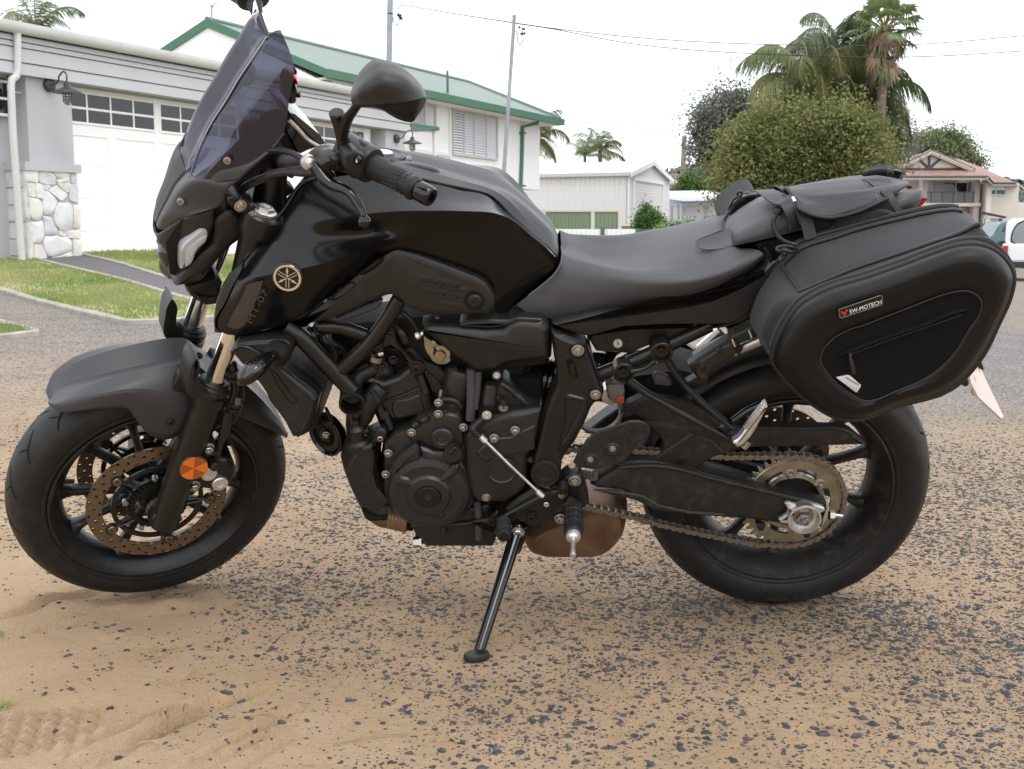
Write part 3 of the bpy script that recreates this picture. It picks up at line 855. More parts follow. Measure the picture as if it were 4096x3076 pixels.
zbelt=GHW.sz(KH(820,745))[1]
sub('belt_trim',lambda mb:GHW.box(mb,sL,GHW.sz(KH(815,700))[0],zbelt-.05,zbelt+.05,0,.05),m_soffit,gh)
sub('corner_trim',lambda mb:GHW.box(mb,GHW.sz(KH(812,500))[0],GHW.sz(KH(835,500))[0],zbelt-1.2,ze,0,.045),m_soffit,gh)
def house_window(W,parent,s0,s1,z0,z1,divs,louvred,glass,o=.0):
 fr=sub('window',lambda mb:[W.box(mb,s0-.04,s1+.04,z0-.06,z0-.001,o,o+.07),W.box(mb,s0-.04,s1+.04,z1+.001,z1+.06,o,o+.07),W.box(mb,s0-.05,s0,z0,z1,o,o+.068),W.box(mb,s1,s1+.05,z0,z1,o,o+.068)]+[W.box(mb,x-.025,x+.025,z0,z1,o,o+.062)for x in divs],m_wframe,parent)
 ed=[s0]+list(divs)+[s1]
 for k in range(len(ed)-1):
  a,b=ed[k]+.03,ed[k+1]-.03
  sub('pane',lambda mb:W.box(mb,a,b,z0+.005,z1-.005,o+.002,o+.012),glass[k],fr)
  if louvred[k]:
   n=16
   for j in range(n):
    z=z0+(z1-z0)*(j+.5)/n;h=(z1-z0)/n
    sub('louvre',lambda mb:mb.ringloft([np.array([W.w(s,z+dz,o+oo)for dz,oo in((-.4*h,.05),(-.32*h,.055),(.36*h,.022),(.28*h,.016))])for s in(a+.01,b-.01)]),m_curtain,fr)
m_dimglass=mat('shaded_pane',(.22,.23,.26),.15,spec=.5);m_lightglass=mat('curtained_pane',(.62,.63,.66),.2,spec=.4)
kx=lambda x,y:GHW.sz(KH(x,y))[0]
wz0,wz1=GHW.sz(KH(1100,765))[1]+.03,GHW.sz(KH(1100,300))[1]
house_window(GHW,gh,kx(855,500),kx(1335,580),wz0,wz1,[kx(972,520),kx(1082,540),kx(1220,560)],[1,1,1,0],[m_dimglass,m_lightglass,m_lightglass,m_lightglass])
house_window(GHW,gh,kx(300,330),kx(650,330),GHW.sz(KH(600,458))[1],GHW.sz(KH(600,212))[1],[kx(430,330),kx(540,330)],[1,1,0],[m_lightglass]*3)
k2=lambda x,y:GHW.sz(K_(x,y))[0]
house_window(GHW,gh,k2(232,550),k2(640,600),GHW.sz(K_(450,640))[1]-.4,GHW.sz(K_(450,580))[1],[k2(372,560),k2(395,560),k2(520,590)],[0]*4,[m_lightglass,m_wframe,m_glass,m_glass])
aw0,aw1=GHW.sz(KH(362,430),1.2),GHW.sz(KH(675,480),1.2)
sub('awning',lambda mb:GHW.box(mb,aw0[0],aw1[0],aw1[1]-.0,aw1[1]+.09,.02,1.3),m_gtrim,gh)
for x in(372,655):
 sx=GHW.sz(KH(x,600),1.2)[0]
 sub('awning_post',lambda mb:GHW.box(mb,sx-.04,sx+.04,-.2,aw1[1]-.002,1.16,1.24),m_soffit,gh)
def antenna(mb):
 b=GW.w(*GW.sz(S_(583,190)));t=GW.w(*GW.sz(S_(588,45)))
 mb.tube([b,t],.022,6)
 for(x0,y0),(x1,y1)in(((550,48),(628,62)),((575,75),(615,40)),((585,70),(648,5)),((570,58),(600,72))):
  mb.tube([GW.w(*GW.sz(S_(x0,y0))),GW.w(*GW.sz(S_(x1,y1)))],.012,5)
sub('antenna',antenna,m_pole,gh)
# -- service poles and their wires
def pole(label,top,bot,Y,r,group):
 a,b=at(top,Y),at(bot,Y)
 d=(b-a)/(a[2]-b[2]);b=a+d*(a[2]-float(terr(b[0],Y))+.3)
 t=thing('power_pole',label,'power pole',b,group=group)
 sub('pole',lambda mb:mb.tube([b,a],[r*1.08,r],14),m_pole,t)
 return t
p1=pole('thick grey concrete pole standing behind the green roof',K_(766,-60),K_(758,430),47,.118,'power poles along the street')
sub('band',lambda mb:mb.tube([at(K_(765,88),47),at(K_(765,96),47)],.126,14),m_wire,p1)
sub('insulator',lambda mb:[mb.tube([at(K_(x,y),46.7),at(K_(x+14,y+8),46.7)],.06,8)for x,y in((812,95),(822,108),(832,118),(826,100))],m_wire,p1)
sub('service_loop',lambda mb:mb.tube([at(K_(x,y),46.7)for x,y in((783,112),(790,150),(810,165),(828,140),(822,105),(818,60),(838,36),(862,36))],.018,6,sm=5),m_wire,p1)
p2=pole('slim steel pole leaning in front of the white house',K_(1590,104),K_(1517,1200),27,.044,'power poles along the street')
sub('pole_cap',lambda mb:mb.tube([at(K_(1590,100),27),at(K_(1590,112),27)],.049,12),m_pole,p2)
sub('insulator',lambda mb:[mb.tube([at(K_(x,y),26.9),at(K_(x+3,y+14),26.9)],.03,8)for x,y in((1622,175),(1636,218),(1652,185),(1656,215))],m_wire,p2)
sub('service_loop',lambda mb:mb.tube([at(K_(x,y),26.9)for x,y in((1598,205),(1612,225),(1612,270),(1628,300),(1640,285),(1640,180))],.012,6,sm=5),m_wire,p2)
def wire(label,P,r):
 mb=MB();mb.tube(P,r,6,sm=6);o=build('overhead_wire',mb,m_wire)
 return tag(o,label,'wire','overhead wires')
wire('black overhead wire from the thick pole to the slim leaning pole',[at(K_(862,36),46.7),at(K_(1250,100),36),at(K_(1590,152),27)],.016)
wire('upper of the two long overhead wires crossing the palm trees',[at(K_(1600,153),27),at(K_(1660,162),27),at(T_(540,155),27),at(T_(1240,190),27),at(T_(1700,190),27),at(T_(2330,140),27)],.011)
wire('lower of the two long overhead wires crossing the palm trees',[at(K_(1600,156),27),at(K_(1780,182),27),at(T_(540,182),27),at(T_(1240,233),27),at(T_(1700,241),27),at(T_(2330,208),27)],.011)
wire('thin distant overhead wire from the green gutter to the trees',[at(KH(2080,366),40),at(MB_(900,208),45),at(MB_(1640,186),48),at(TR(390,970),48),at(TR(1150,915),44),at(TR(1850,838),44)],.013)
wire('faint overhead wire high at the right above the roofs',[at(T_(1880,402),90),at(T_(2050,372),90),at(T_(2280,330),90)],.012)
wire('faint lower overhead wire at the right above the roofs',[at(T_(2040,505),90),at(T_(2130,482),90),at(T_(2280,440),90)],.012)
# -- white shed
m_shed=mat('white_steel_sheet',(.74,.74,.725),.5,spec=.35,vary=.015)
m_shedroof=mat('white_steel_roof',(.86,.87,.89),.4,spec=.5)
C0=at(MB_(1030,632),45.0);SG=Wall(C0,22.0);SL=Wall(C0,-68.0)
sh=thing('shed','white ribbed steel shed with roller door and gable end','shed',(C0[0],C0[1],0))
zE=C0[2];sa,zA=SG.sz(MB_(1225,540));se=SG.sz(MB_(1392,690))[0];sa=se/2
Ls=16.0
sub('long_wall',lambda mb:corrug(mb,SL,0.05,Ls,-.2,zE-.05,0,.20),m_shed,sh,25)
sub('gable_wall',lambda mb:SG.prism(mb,[(0,-.2),(0,zE-.02),(sa,zA-.1),(se,zE-.02),(se,-.2)],-.1,0),m_shed,sh)
SB=Wall(SG.w(se,0,0),22-90.0)
sub('rear_wall',lambda mb:SL.box(mb,0.05,Ls,-.2,zE-.05,-se-.02,-se+.05),m_shed,sh)
def shroof(mb):
 f=lambda s,z,L:SG.w(s,z,.12)+SL.d*L
 poly(mb,[f(-.12,zE-.06,0),f(sa,zA,0),f(sa,zA,Ls),f(-.12,zE-.06,Ls)],(0,0,-.05));poly(mb,[f(se+.12,zE-.06,0),f(sa,zA,0),f(sa,zA,Ls),f(se+.12,zE-.06,Ls)],(0,0,-.05))
sub('roof',shroof,m_shedroof,sh)
sub('barge_trim',lambda mb:SG.prism(mb,[(-.14,zE-.22),(-.14,zE-.03),(sa,zA+.03),(se+.14,zE-.03),(se+.14,zE-.22),(sa,zA-.17)],.12,.16),m_shedroof,sh)
sub('gutter',lambda mb:SL.box(mb,-.1,Ls,zE-.17,zE-.03,.05,.17),m_gutter,sh)
sub('corner_post',lambda mb:SG.box(mb,-.03,.22,-.2,zE-.1,-.02,.03),m_shedroof,sh)
ds0,dz1=SG.sz(MB_(1075,712));ds1=SG.sz(MB_(1322,760))[0]
def roller(mb):
 n=26;P=[]
 for k in range(n):
  z=-.2+(dz1+.2)*k/n;h=(dz1+.2)/n
  P+=[(z,.005),(z+h*.3,.013),(z+h*.75,.013)]
 P.append((dz1,.005))
 mb.grid(np.stack([np.array([SG.w(ds0,z,o)for z,o in P]),np.array([SG.w(ds1,z,o)for z,o in P])],1))
sub('roller_door',roller,m_shed,sh,25)
sub('door_frame',lambda mb:[SG.box(mb,ds0-.12,ds1+.12,dz1+.001,dz1+.12,0,.07),SG.box(mb,ds0-.12,ds0,-.2,dz1,0,.07),SG.box(mb,ds1,ds1+.12,-.2,dz1,0,.07)],m_shedroof,sh)
# -- fences
m_gfence=mat('pale_green_sheet',(.22,.28,.19),.6,vary=.03);m_cream=mat('cream_post',(.70,.67,.57),.6);m_wfence=mat('white_sheet',(.80,.81,.82),.5,vary=.015)
def fence(label,q0,q1,Y0,ang,posts,panels,depth_m,mrail,rail=True,zdrop=3.0):
 P=at(q0,Y0);W=Wall(P,ang)
 t=thing('fence',label,'fence',(P[0],P[1],0),group=None)
 s1=W.sz(q1)[0];zt=P[2];zg=P[2]-zdrop
 for a,b,m in panels:
  sa_,sb_=W.sz(a)[0],W.sz(b)[0]
  sub('panel',lambda mb:corrug(mb,W,sa_+.03,sb_-.03,zg,zt,-.01,.12,.02),m,t,25)
  if rail:sub('rail',lambda mb:W.box(mb,sa_,sb_,zt-.02,zt+.045,-.03,.035),mrail,t)
 for q,h in posts:
  sp=W.sz(q)[0]
  sub('post',lambda mb:W.box(mb,sp-.05,sp+.05,zg,zt+h,-.05,.05),mrail,t)
fence('pale green ribbed fence with cream posts in front of the shed',MB_(275,984),MB_(955,988),40,92.0,[(MB_(278,1000),.06),(MB_(710,1000),.06),(MB_(945,1000),.03)],[(MB_(285,1000),MB_(703,1000),m_gfence),(MB_(718,1000),MB_(940,1000),m_gfence)],0,m_cream)
fence('short low green fence panel beside the round shrub',MB_(950,1110),MB_(1060,1112),39.5,92.0,[(MB_(952,1120),.04)],[(MB_(955,1120),MB_(1075,1120),m_gfence)],0,m_cream)
fence('white ribbed front fence with green posts and one green panel',MB_(395,1142),MB_(1275,1165),33,86.0,[(MB_(798,1160),.05),(MB_(1108,1170),.02),(MB_(1272,1175),.05)],[(MB_(300,1150),MB_(790,1160),m_wfence),(MB_(805,1160),MB_(1102,1168),m_wfence),(MB_(1112,1170),MB_(1268,1175),m_gtrim)],0,m_gtrim,rail=False,zdrop=1.6)
# -- blue and white cottage
m_blue=mat('pale_blue_board',(.38,.52,.74),.6,vary=.03);m_palewall=mat('pale_cottage_wall',(.66,.72,.78),.6)
P=at(MB_(1495,900),56);CW=Wall(P,90.0);CL=Wall(P,-35.0)
ct=thing('cottage','low pale blue cottage with white flat roof behind the hedge','cottage',(P[0],P[1],0))
cz=lambda x,y:CW.sz(MB_(x,y))
sub('wall',lambda mb:(CW.box(mb,0,9,-.8,cz(1600,885)[1],-6,0),CL.box(mb,0,4,-.8,cz(1600,885)[1],-.2,0)),m_palewall,ct)
sub('blue_band',lambda mb:(CW.box(mb,-.01,9,cz(1600,915)[1],cz(1600,884)[1],0,.03),CL.box(mb,-.01,4,cz(1600,915)[1],cz(1600,884)[1],0,.03)),m_blue,ct)
sub('roof',lambda mb:poly(mb,[at(MB_(1365,838),53.5),at(MB_(1520,862),55),at(MB_(1935,850),55),at(MB_(1935,800),63),at(MB_(1380,806),63)],(0,0,-.18)),m_shedroof,ct)
sub('fascia',lambda mb:(CW.box(mb,-.2,9,cz(1600,884)[1],cz(1600,862)[1],.3,.36)),m_shed,ct)
for a,b in((1512,1703),(1720,1905)):
 house_window(CW,ct,cz(a,1000)[0],cz(b,1000)[0],cz(1600,1120)[1],cz(1600,945)[1],[],[0],[m_lightglass])
cl=lambda x:CL.sz(MB_(x,1000))[0]
house_window(CL,ct,cl(1465),cl(1415),cz(1600,1120)[1],cz(1600,935)[1],[],[0],[m_lightglass])
house_window(CL,ct,cl(1400),cl(1384),cz(1600,1120)[1],cz(1600,935)[1],[],[0],[m_lightglass])
# -- brown tiled house, hill, distant poles
m_tile=mat('brown_roof_tile',(.13,.095,.08),.85,col2=(.19,.14,.115),vscale=1.2,wave=('Z',6.0,.8))
bh=thing('house','distant low house with dark brown tiled hip roof','house',at(MB_(1480,800),90))
sub('roof',lambda mb:(poly(mb,[at(MB_(1300,790),90),at(MB_(1880,790),88),at(MB_(1580,652),94),at(MB_(1395,650),94)],(0,.3,-.2)),poly(mb,[at(MB_(1880,790),88),at(MB_(1930,775),99),at(MB_(1580,652),94)],(0,.3,-.2))),m_tile,bh)
sub('wall',lambda mb:mb.box(at(MB_(1590,850),94),(10.5,5,2.4)),m_palewall,bh)
sub('fascia',lambda mb:mb.tube([at(MB_(1300,793),89.9),at(MB_(1880,793),87.9)],.12,6),mat('dark_fascia',(.05,.04,.035),.6),bh)
def hill():
 xs_=np.linspace(-40,330,90);ysl=np.linspace(0,1,14)
 top=np.interp(xs_,[-40,20,75,110,150,190,260,330],[2,12,29,32,31,28,18,4])+2.2*fbm(xs_*.06,0*xs_,5,4)
 A=np.zeros((90,14,3))
 for j,t in enumerate(ysl):
  A[:,j,0]=xs_;A[:,j,1]=380+170*t
  A[:,j,2]=-6+(top+6)*math.sin(t*math.pi/2)+2.5*fbm(xs_*.11,0*xs_+t*9,7,3)
 mb=MB();mb.grid(A);return mb
structure(build('hill',hill(),mat('wooded_hill',(.115,.135,.125),1,spec=0,col2=(.19,.205,.195),vscale=.12,detail=12),ang=180))  # distance haze is put into this dull grey-green, no air is built
def hill_trees():
 g=np.random.default_rng(2);V=[]
 for _ in range(2600):
  x=20+220*g.random();t=.35+.63*g.random()
  top=np.interp(x,[-40,20,75,110,150,190,260,330],[2,12,29,32,31,28,18,4])
  c=np.array([x,380+170*t,-6+(top+6)*math.sin(t*math.pi/2)]);r=1.2+2.2*g.random()
  for k in range(5):
   a,b=g.random()*6.28,g.random()*1.5
   n=np.array([math.cos(a)*math.cos(b),math.sin(a)*math.cos(b),math.sin(b)]);u=np.cross(n,g.normal(size=3));u/=np.linalg.norm(u);w=np.cross(n,u)
   q=c+n*r*.6+[0,0,r*.4]
   V+=[q-u*r*.5,q+w*r*.55,q+u*r*.5]
 V=np.array(V);return V,np.arange(len(V)).reshape(-1,3)
tag(fast_mesh('hillside_woods',*hill_trees(),mat('far_canopy',(.095,.115,.105),1,spec=0,col2=(.17,.185,.17),vscale=.3)),None,None,kind='stuff')  # canopy colour greyed for distance haze like the slope
m_wood=mat('weathered_timber',(.24,.20,.17),.9,vary=.15,vscale=3)
fp=thing('power_pole','distant brown timber pole beside the brown roofed house','power pole',at(MB_(1500,760),75),group='power poles along the street')
sub('pole',lambda mb:mb.tube([at(MB_(1498,830),75),at(MB_(1521,320),75)],[.19,.15],10),m_wood,fp)
sub('cross_arm',lambda mb:(mb.tube([at(MB_(1484,400),74.8),at(MB_(1530,412),74.8)],.03,6),),m_wood,fp)
fp2=thing('power_pole','thin distant pole with two cross arms','power pole',at(MB_(1565,760),100),group='power poles along the street')
sub('pole',lambda mb:mb.tube([at(MB_(1560,790),100),at(MB_(1567,400),100)],.10,8),m_pole,fp2)
for y in(408,458,605):
 sub('cross_arm',lambda mb:mb.tube([at(MB_(1495,y-2),99.8),at(MB_(1642 if y<600 else 1615,y+3),99.8)],.05,6),m_wood,fp2)
 # ------------------------------------------------------------------ trees
def leaf_mesh(centres,size,g,up=.3):
 """two-triangle leaves at the given points"""
 k=len(centres)
 n=g.normal(size=(k,3));n[:,2]=np.abs(n[:,2])+up;n/=np.linalg.norm(n,axis=1)[:,None]
 u=np.cross(n,g.normal(size=(k,3)));u/=np.linalg.norm(u,axis=1)[:,None];w=np.cross(n,u)
 s=(size*(.6+.8*g.random(k)))[:,None]
 V=np.stack([centres-u*s,centres+w*s*.45,centres+u*s,centres-w*s*.45],1).reshape(-1,3)
 return V,np.arange(len(V)).reshape(-1,4)
def clump_points(blobs,n,g,clump=.35,per=26):
 """leaf positions in clumps on and inside ellipsoid blobs (centre, radii)"""
 vol=np.array([b[1][0]*b[1][2]for b in blobs]);vol=vol/vol.sum();P=[]
 for(c,r),v in zip(blobs,vol):
  k=max(3,int(n*v/per));d=g.normal(size=(k,3));d/=np.linalg.norm(d,axis=1)[:,None]
  cc=np.asarray(c)+d*np.asarray(r)*(.45+.6*g.random((k,1))**.5)
  P.append((cc[:,None]+g.normal(size=(k,per,3))*clump*(.5+g.random((k,1,1)))).reshape(-1,3))
 return np.vstack(P)
def tree(name,label,cat,base,blobs,n,size,m,trunk_r,seed,clump=.35,group=None,limbs=7,mbark=None,up=.3,per=26):
 g=np.random.default_rng(seed)
 t=thing(name,label,cat,base,group=group)
 base=np.asarray(base,float)
 V,F=leaf_mesh(clump_points(blobs,n,g,clump,per),size,g,up)
 fast_mesh('crown',V-base,F,m,t)
 mb=MB();cc=np.mean([b[0]for b in blobs],0);fork=base+(cc-base)*.45
 mb.tube([[0,0,-.2],(fork-base)*.5+g.normal(size=3)*.05,fork-base],[trunk_r,trunk_r*.8,trunk_r*.65],10,sm=4)
 for k in range(limbs):
  c,r=blobs[k%len(blobs)];e=np.asarray(c)+g.normal(size=3)*np.asarray(r)*.45
  mid=fork+(e-fork)*.5+g.normal(size=3)*.12*np.linalg.norm(e-fork)
  mb.tube([fork-base,mid-base,e-base],[trunk_r*.5,trunk_r*.3,trunk_r*.08],7,sm=4)
 build('trunk',mb,mbark or m_bark,t)
 return t
def blobs_from(view,pts,Y,k=1.0):
 """(x, y, rx, ry) read off the photograph -> ellipsoids at depth Y"""
 out=[]
 for i,(x,y,rx,ry)in enumerate(pts):
  c=at(view(x,y),Y+.8*math.sin(i*2.4));sx=abs(at(view(x+rx,y),Y)[0]-at(view(x,y),Y)[0]);sz=abs(at(view(x,y+ry),Y)[2]-at(view(x,y),Y)[2])
  out.append((c,(sx*k,min(sx,sz)*.9*k,sz*k)))
 return out
m_leaf1=mat('bottlebrush_leaf',(.135,.165,.055),.6,spec=.2,col2=(.26,.265,.105),vscale=.9,detail=10,leaf=.3)
m_leaf2=mat('olive_grey_leaf',(.12,.14,.11),.6,spec=.3,col2=(.26,.27,.235),vscale=1.2,detail=8,leaf=.3)
m_leaf3=mat('shrub_leaf',(.055,.12,.03),.55,spec=.3,col2=(.12,.21,.05),vscale=2.2,detail=8,leaf=.3)
m_leaf4=mat('pine_leaf',(.12,.16,.07),.7,col2=(.24,.27,.14),vscale=.4,detail=8,leaf=.3)
bb=blobs_from(TR,[(900,1180,210,170),(1150,1120,240,170),(1450,1130,250,180),(1680,1200,160,190),(800,1330,190,190),(1050,1330,260,210),(1350,1350,280,220),(1620,1380,220,200),(1000,1060,130,80),(1300,1030,180,70),(1600,1040,130,80),(700,1480,130,140),(900,1500,220,150),(930,985,45,45),(1130,985,40,35),(1240,955,38,30),(1480,960,45,40),(1620,980,40,40),(1790,1120,55,60),(690,1250,60,60),(640,1400,50,60),(780,1110,50,50),(1840,1250,40,60),(1380,980,30,40)],38)
bush=tree('bottlebrush_tree','broad yellowish green bottlebrush shrub with reddish tips below the palms','shrub',(bb[5][0][0],38.5,float(terr(bb[5][0][0],38))),bb,120000,.066,m_leaf1,.18,5,.34,limbs=22,per=18)
g=np.random.default_rng(8);fl=clump_points(bb,2600,g,.25,4)
V,F=leaf_mesh(fl,.05,g);fast_mesh('flowers',V-np.array(bush.matrix_world.translation),F,mat('red_brown_tip',(.36,.13,.06),.7,col2=(.42,.28,.09),vscale=2),bush)['kind']='stuff'
db=blobs_from(TR,[(560,940,140,110),(640,880,70,90),(480,1060,110,110),(600,1080,120,130),(700,960,90,120),(500,1200,90,110),(560,1320,90,70),(660,1200,70,80),(720,800,50,60)],45)
tree('banksia_tree','dark grey green tree left of the palms','tree',(db[3][0][0]+.6,45.5,-.3),db,26000,.075,m_leaf2,.2,9,.32,limbs=14)
db2=blobs_from(TR,[(1950,1150,110,60),(1900,1080,90,80),(1850,1000,70,90),(2010,1180,60,40)],52)
tree('she_oak_tree','dark olive tree partly hidden right of the bottlebrush','tree',(db2[0][0][0],52.5,-.4),db2,12000,.075,m_leaf2,.2,10,.35)
sb=blobs_from(MB_,[(1190,1020,60,55),(1150,1085,60,55),(1245,1065,60,60),(1320,1090,28,28),(1180,1140,90,45),(1185,945,12,26)],35)
tree('round_shrub','small dark green round shrub in front of the roller door','shrub',(sb[0][0][0],35.3,-.2),sb,8000,.045,m_leaf3,.05,11,.09)
hb=blobs_from(MB_,[(1320,1190,45,45),(1430,1165,65,40),(1560,1150,65,38),(1680,1140,60,32),(1780,1130,50,32),(1400,1250,120,50),(1600,1240,120,50),(1290,1240,32,50)],30)
tree('hedge','bright green leafy hedge beside the green fence panel','hedge',(hb[2][0][0],30.3,-.2),hb,18000,.042,mat('hedge_leaf',(.10,.20,.04),.5,col2=(.19,.31,.07),vscale=3),.05,12,.085,limbs=10)
rb=blobs_from(MB_,[(1580,730,70,50),(1530,770,60,40),(1640,770,70,40),(1720,780,50,30)],72)
tree('garden_tree','bright green tree in front of the brown tiled roof','tree',(rb[0][0][0],72.5,-.6),rb,5000,.10,m_leaf3,.15,13,.3)
pb=blobs_from(RH,[(690,180,130,40),(560,190,90,35),(480,235,110,35),(820,210,70,50),(900,270,70,30),(640,240,120,30),(380,290,80,40),(760,330,60,20),(1040,385,50,28)],95)
tree('umbrella_pine','flat topped pale green tree behind the red tiled house','tree',(pb[5][0][0],96,-1),pb,26000,.12,m_leaf4,.35,14,.5,limbs=14)
# palms
def frond(g,base,az,el,L,droop,nleaf,leafL,hang):
 """arching feather frond: rachis points and leaflet triangles"""
 P=[];p=np.array(base,float);d=np.array([math.cos(az)*math.cos(el),math.sin(az)*math.cos(el),math.sin(el)]);n=16
 for i in range(n+1):
  P.append(p.copy());p=p+d*L/n;d=d+np.array([0,0,-droop*(i+2)/n/n*2.0]);d/=np.linalg.norm(d)
 P=np.array(P);tri=[]
 side=np.array([-math.sin(az),math.cos(az),0])
 tt=np.linspace(.12,1,nleaf)
 Q=np.stack([np.interp(tt*n,np.arange(n+1),P[:,k])for k in range(3)],-1)
 T=np.gradient(Q,axis=0);T/=np.linalg.norm(T,axis=1)[:,None]
 for q,t,f in zip(Q,T,tt):
  ll=leafL*(.35+.9*math.sin(min(1,f*1.02)*math.pi)**.6)*(.8+.4*g.random())
  for s in(-1,1):
   dr=side*s*(.75+.3*g.random())+t*.55+np.array([0,0,-hang*(.6+.8*g.random())]);dr/=np.linalg.norm(dr)
   tip=q+dr*ll+np.array([0,0,-hang*ll*.35]);mid=q+dr*ll*.5
   w=np.cross(dr,[0,0,1.0])*.009*(leafL/.6)+t*.010*(leafL/.6)
   tri+=[[q-w,q+w,mid+w],[q-w,mid+w,mid-w],[mid-w,mid+w,tip]]
 return P,tri
def palm(label,crown,Y,n,L,leafL,seed,trunk_r,mleaf,hang=.5,droop=2.2,lo=-.35,hi=1.35,nleaf=46,ground=None,name='palm_tree',azs=None,group='palm trees'):
 g=np.random.default_rng(seed);c=at(crown,Y);b=np.array([c[0]+.1,c[1],ground if ground is not None else float(terr(c[0],Y))-.2])
 t=thing(name,label,'palm tree',b,group=group)
 tri=[];mb=MB()
 for k in range(n):
  az=(k*2.399+g.normal()*.15)if azs is None else azs[k][0]
  el=(lo+(hi-lo)*((k+.5)/n)**.9)if azs is None else azs[k][1]
  P,tr=frond(g,c-b,az,el,L*(.8+.35*g.random()),droop*(.7+.5*g.random()),nleaf,leafL,hang)
  tri+=tr;mb.tube(P,np.linspace(.035,.006,len(P))*L/3.5,5)
 V=np.array(tri).reshape(-1,3)
 fast_mesh('fronds',V,np.arange(len(V)).reshape(-1,3),mleaf,t)
 build('frond_stems',mb,mat('frond_stem',(.16,.15,.05),.6,col2=(.28,.20,.09),vscale=.8),t)
 mt=MB();mt.tube([[0,0,-.2],(c-b)*.5,(c-b)+[0,0,.1]],[trunk_r*1.15,trunk_r,trunk_r*.9],12,sm=6)
 build('trunk',mt,m_bark,t)
 return t
m_palm=mat('palm_frond',(.075,.12,.055),.5,spec=.35,col2=(.16,.20,.10),vscale=.9,detail=6,leaf=.3)
m_palm2=mat('yellowing_palm_frond',(.10,.14,.05),.5,spec=.35,col2=(.22,.22,.085),vscale=.7,detail=6,leaf=.3)
m_palm3=mat('bright_palm_frond',(.10,.15,.06),.45,spec=.4,col2=(.22,.27,.12),vscale=.6,leaf=.3)
palm('large feathery palm with drooping yellow green fronds above the bottlebrush',TR(1290,740),41,28,3.2,.8,21,.17,m_palm2,.95,2.9,-.3,1.3,130)
palm('tall grey green feathery palm topmost of the clump',TR(1520,490),43,26,2.6,.75,22,.16,m_palm,.8,2.8,-.4,1.4,120)
palm('dark feathery palm at the right of the clump with one frond reaching out',TR(1730,800),44,20,2.7,.75,29,.16,m_palm,.9,2.8,-.4,1.2,110)
palm('pale feathery palm behind the white shed',MB_(775,455),70,13,2.0,.6,23,.14,m_palm3,.5,2.0,.0,1.4,60)
palm('small upright palm behind the shed left of the taller one',MB_(640,510),68,9,1.5,.5,24,.1,m_palm3,.35,1.2,.4,1.45,44)
palm('palm with fronds showing past the green gutter corner',MB_(215,340),62,14,2.0,.7,25,.15,m_palm2,.6,2.4,-.4,1.3,50)
palm('palm showing its crown above the garage gutter',G_(215,190),34,13,1.5,.5,26,.12,m_palm3,.5,2.2,.1,1.4,56)
def fan_palm():
 """fan palm: round pleated fans on long stalks, dead skirt below"""
 g=np.random.default_rng(31);Y=40;c=at(TR(1885,235),Y);b=np.array([c[0],c[1],float(terr(c[0],Y))-.3])
 t=thing('fan_palm','tall fan palm with brown dead skirt rising behind the clump','palm tree',b,group='palm trees')
 tri={0:[],1:[]};mb=MB()
 def fan(p,d,R,kind):
  d=d/np.linalg.norm(d);u=np.cross(d,[0,0,1.0])+g.normal(size=3)*.2;u/=np.linalg.norm(u);nrm=np.cross(u,d)
  for k in range(26):
   a=(k/25-.5)*4.0;e=d*math.cos(a)+u*math.sin(a);f=R*(.75+.25*math.cos(a))*(.85+.3*g.random())
   sd=np.cross(e,nrm)*R*.055;m_=p+e*f*.62;tip=p+e*f+np.array([0,0,-.32*f*(1 if kind==0 else 1.3)])+g.normal(size=3)*.05
   tri[kind]+=[[p,m_-sd,m_+sd],[m_-sd,tip,m_+sd]]
 for k in range(30):
  az=k*2.399;el=-.45+1.75*(k/29);d=np.array([math.cos(az)*math.cos(el),math.sin(az)*math.cos(el),math.sin(el)])
  q=d*(.62+.3*g.random());mb.tube([c-b,c-b+q*.6,c-b+q],.025,5);fan(c-b+q,d+[0,0,-.15],.62,0)
 for k in range(26):
  az=k*2.399;p=c-b+np.array([math.cos(az)*.25,math.sin(az)*.25,-.2-1.2*g.random()]);fan(p,np.array([math.cos(az)*.45,math.sin(az)*.45,-1.0]),.55,1 if k%3 else 0)
 for q in(TR(1880,370),TR(1870,520),TR(1900,560),TR(2010,450),TR(1735,400),TR(2080,370)):
  p=at(q,Y)-b;fan(p+[0,0,.35],np.array([g.normal()*.2,-.2,-1.0]),.6,0)
 for k,m in((0,m_palm3),(1,mat('dead_fan',(.30,.20,.12),.9,col2=(.42,.32,.22),vscale=1.5))):
  V=np.array(tri[k]).reshape(-1,3);fast_mesh('fans' if k==0 else 'dead_fans',V,np.arange(len(V)).reshape(-1,3),m,t)
 build('stalks',mb,MATS['frond_stem'],t)
 mt=MB();mt.tube([[0,0,-.2],(c-b)*.6,c-b],[.2,.16,.15],12,sm=6);build('trunk',mt,m_bark,t)
fan_palm()
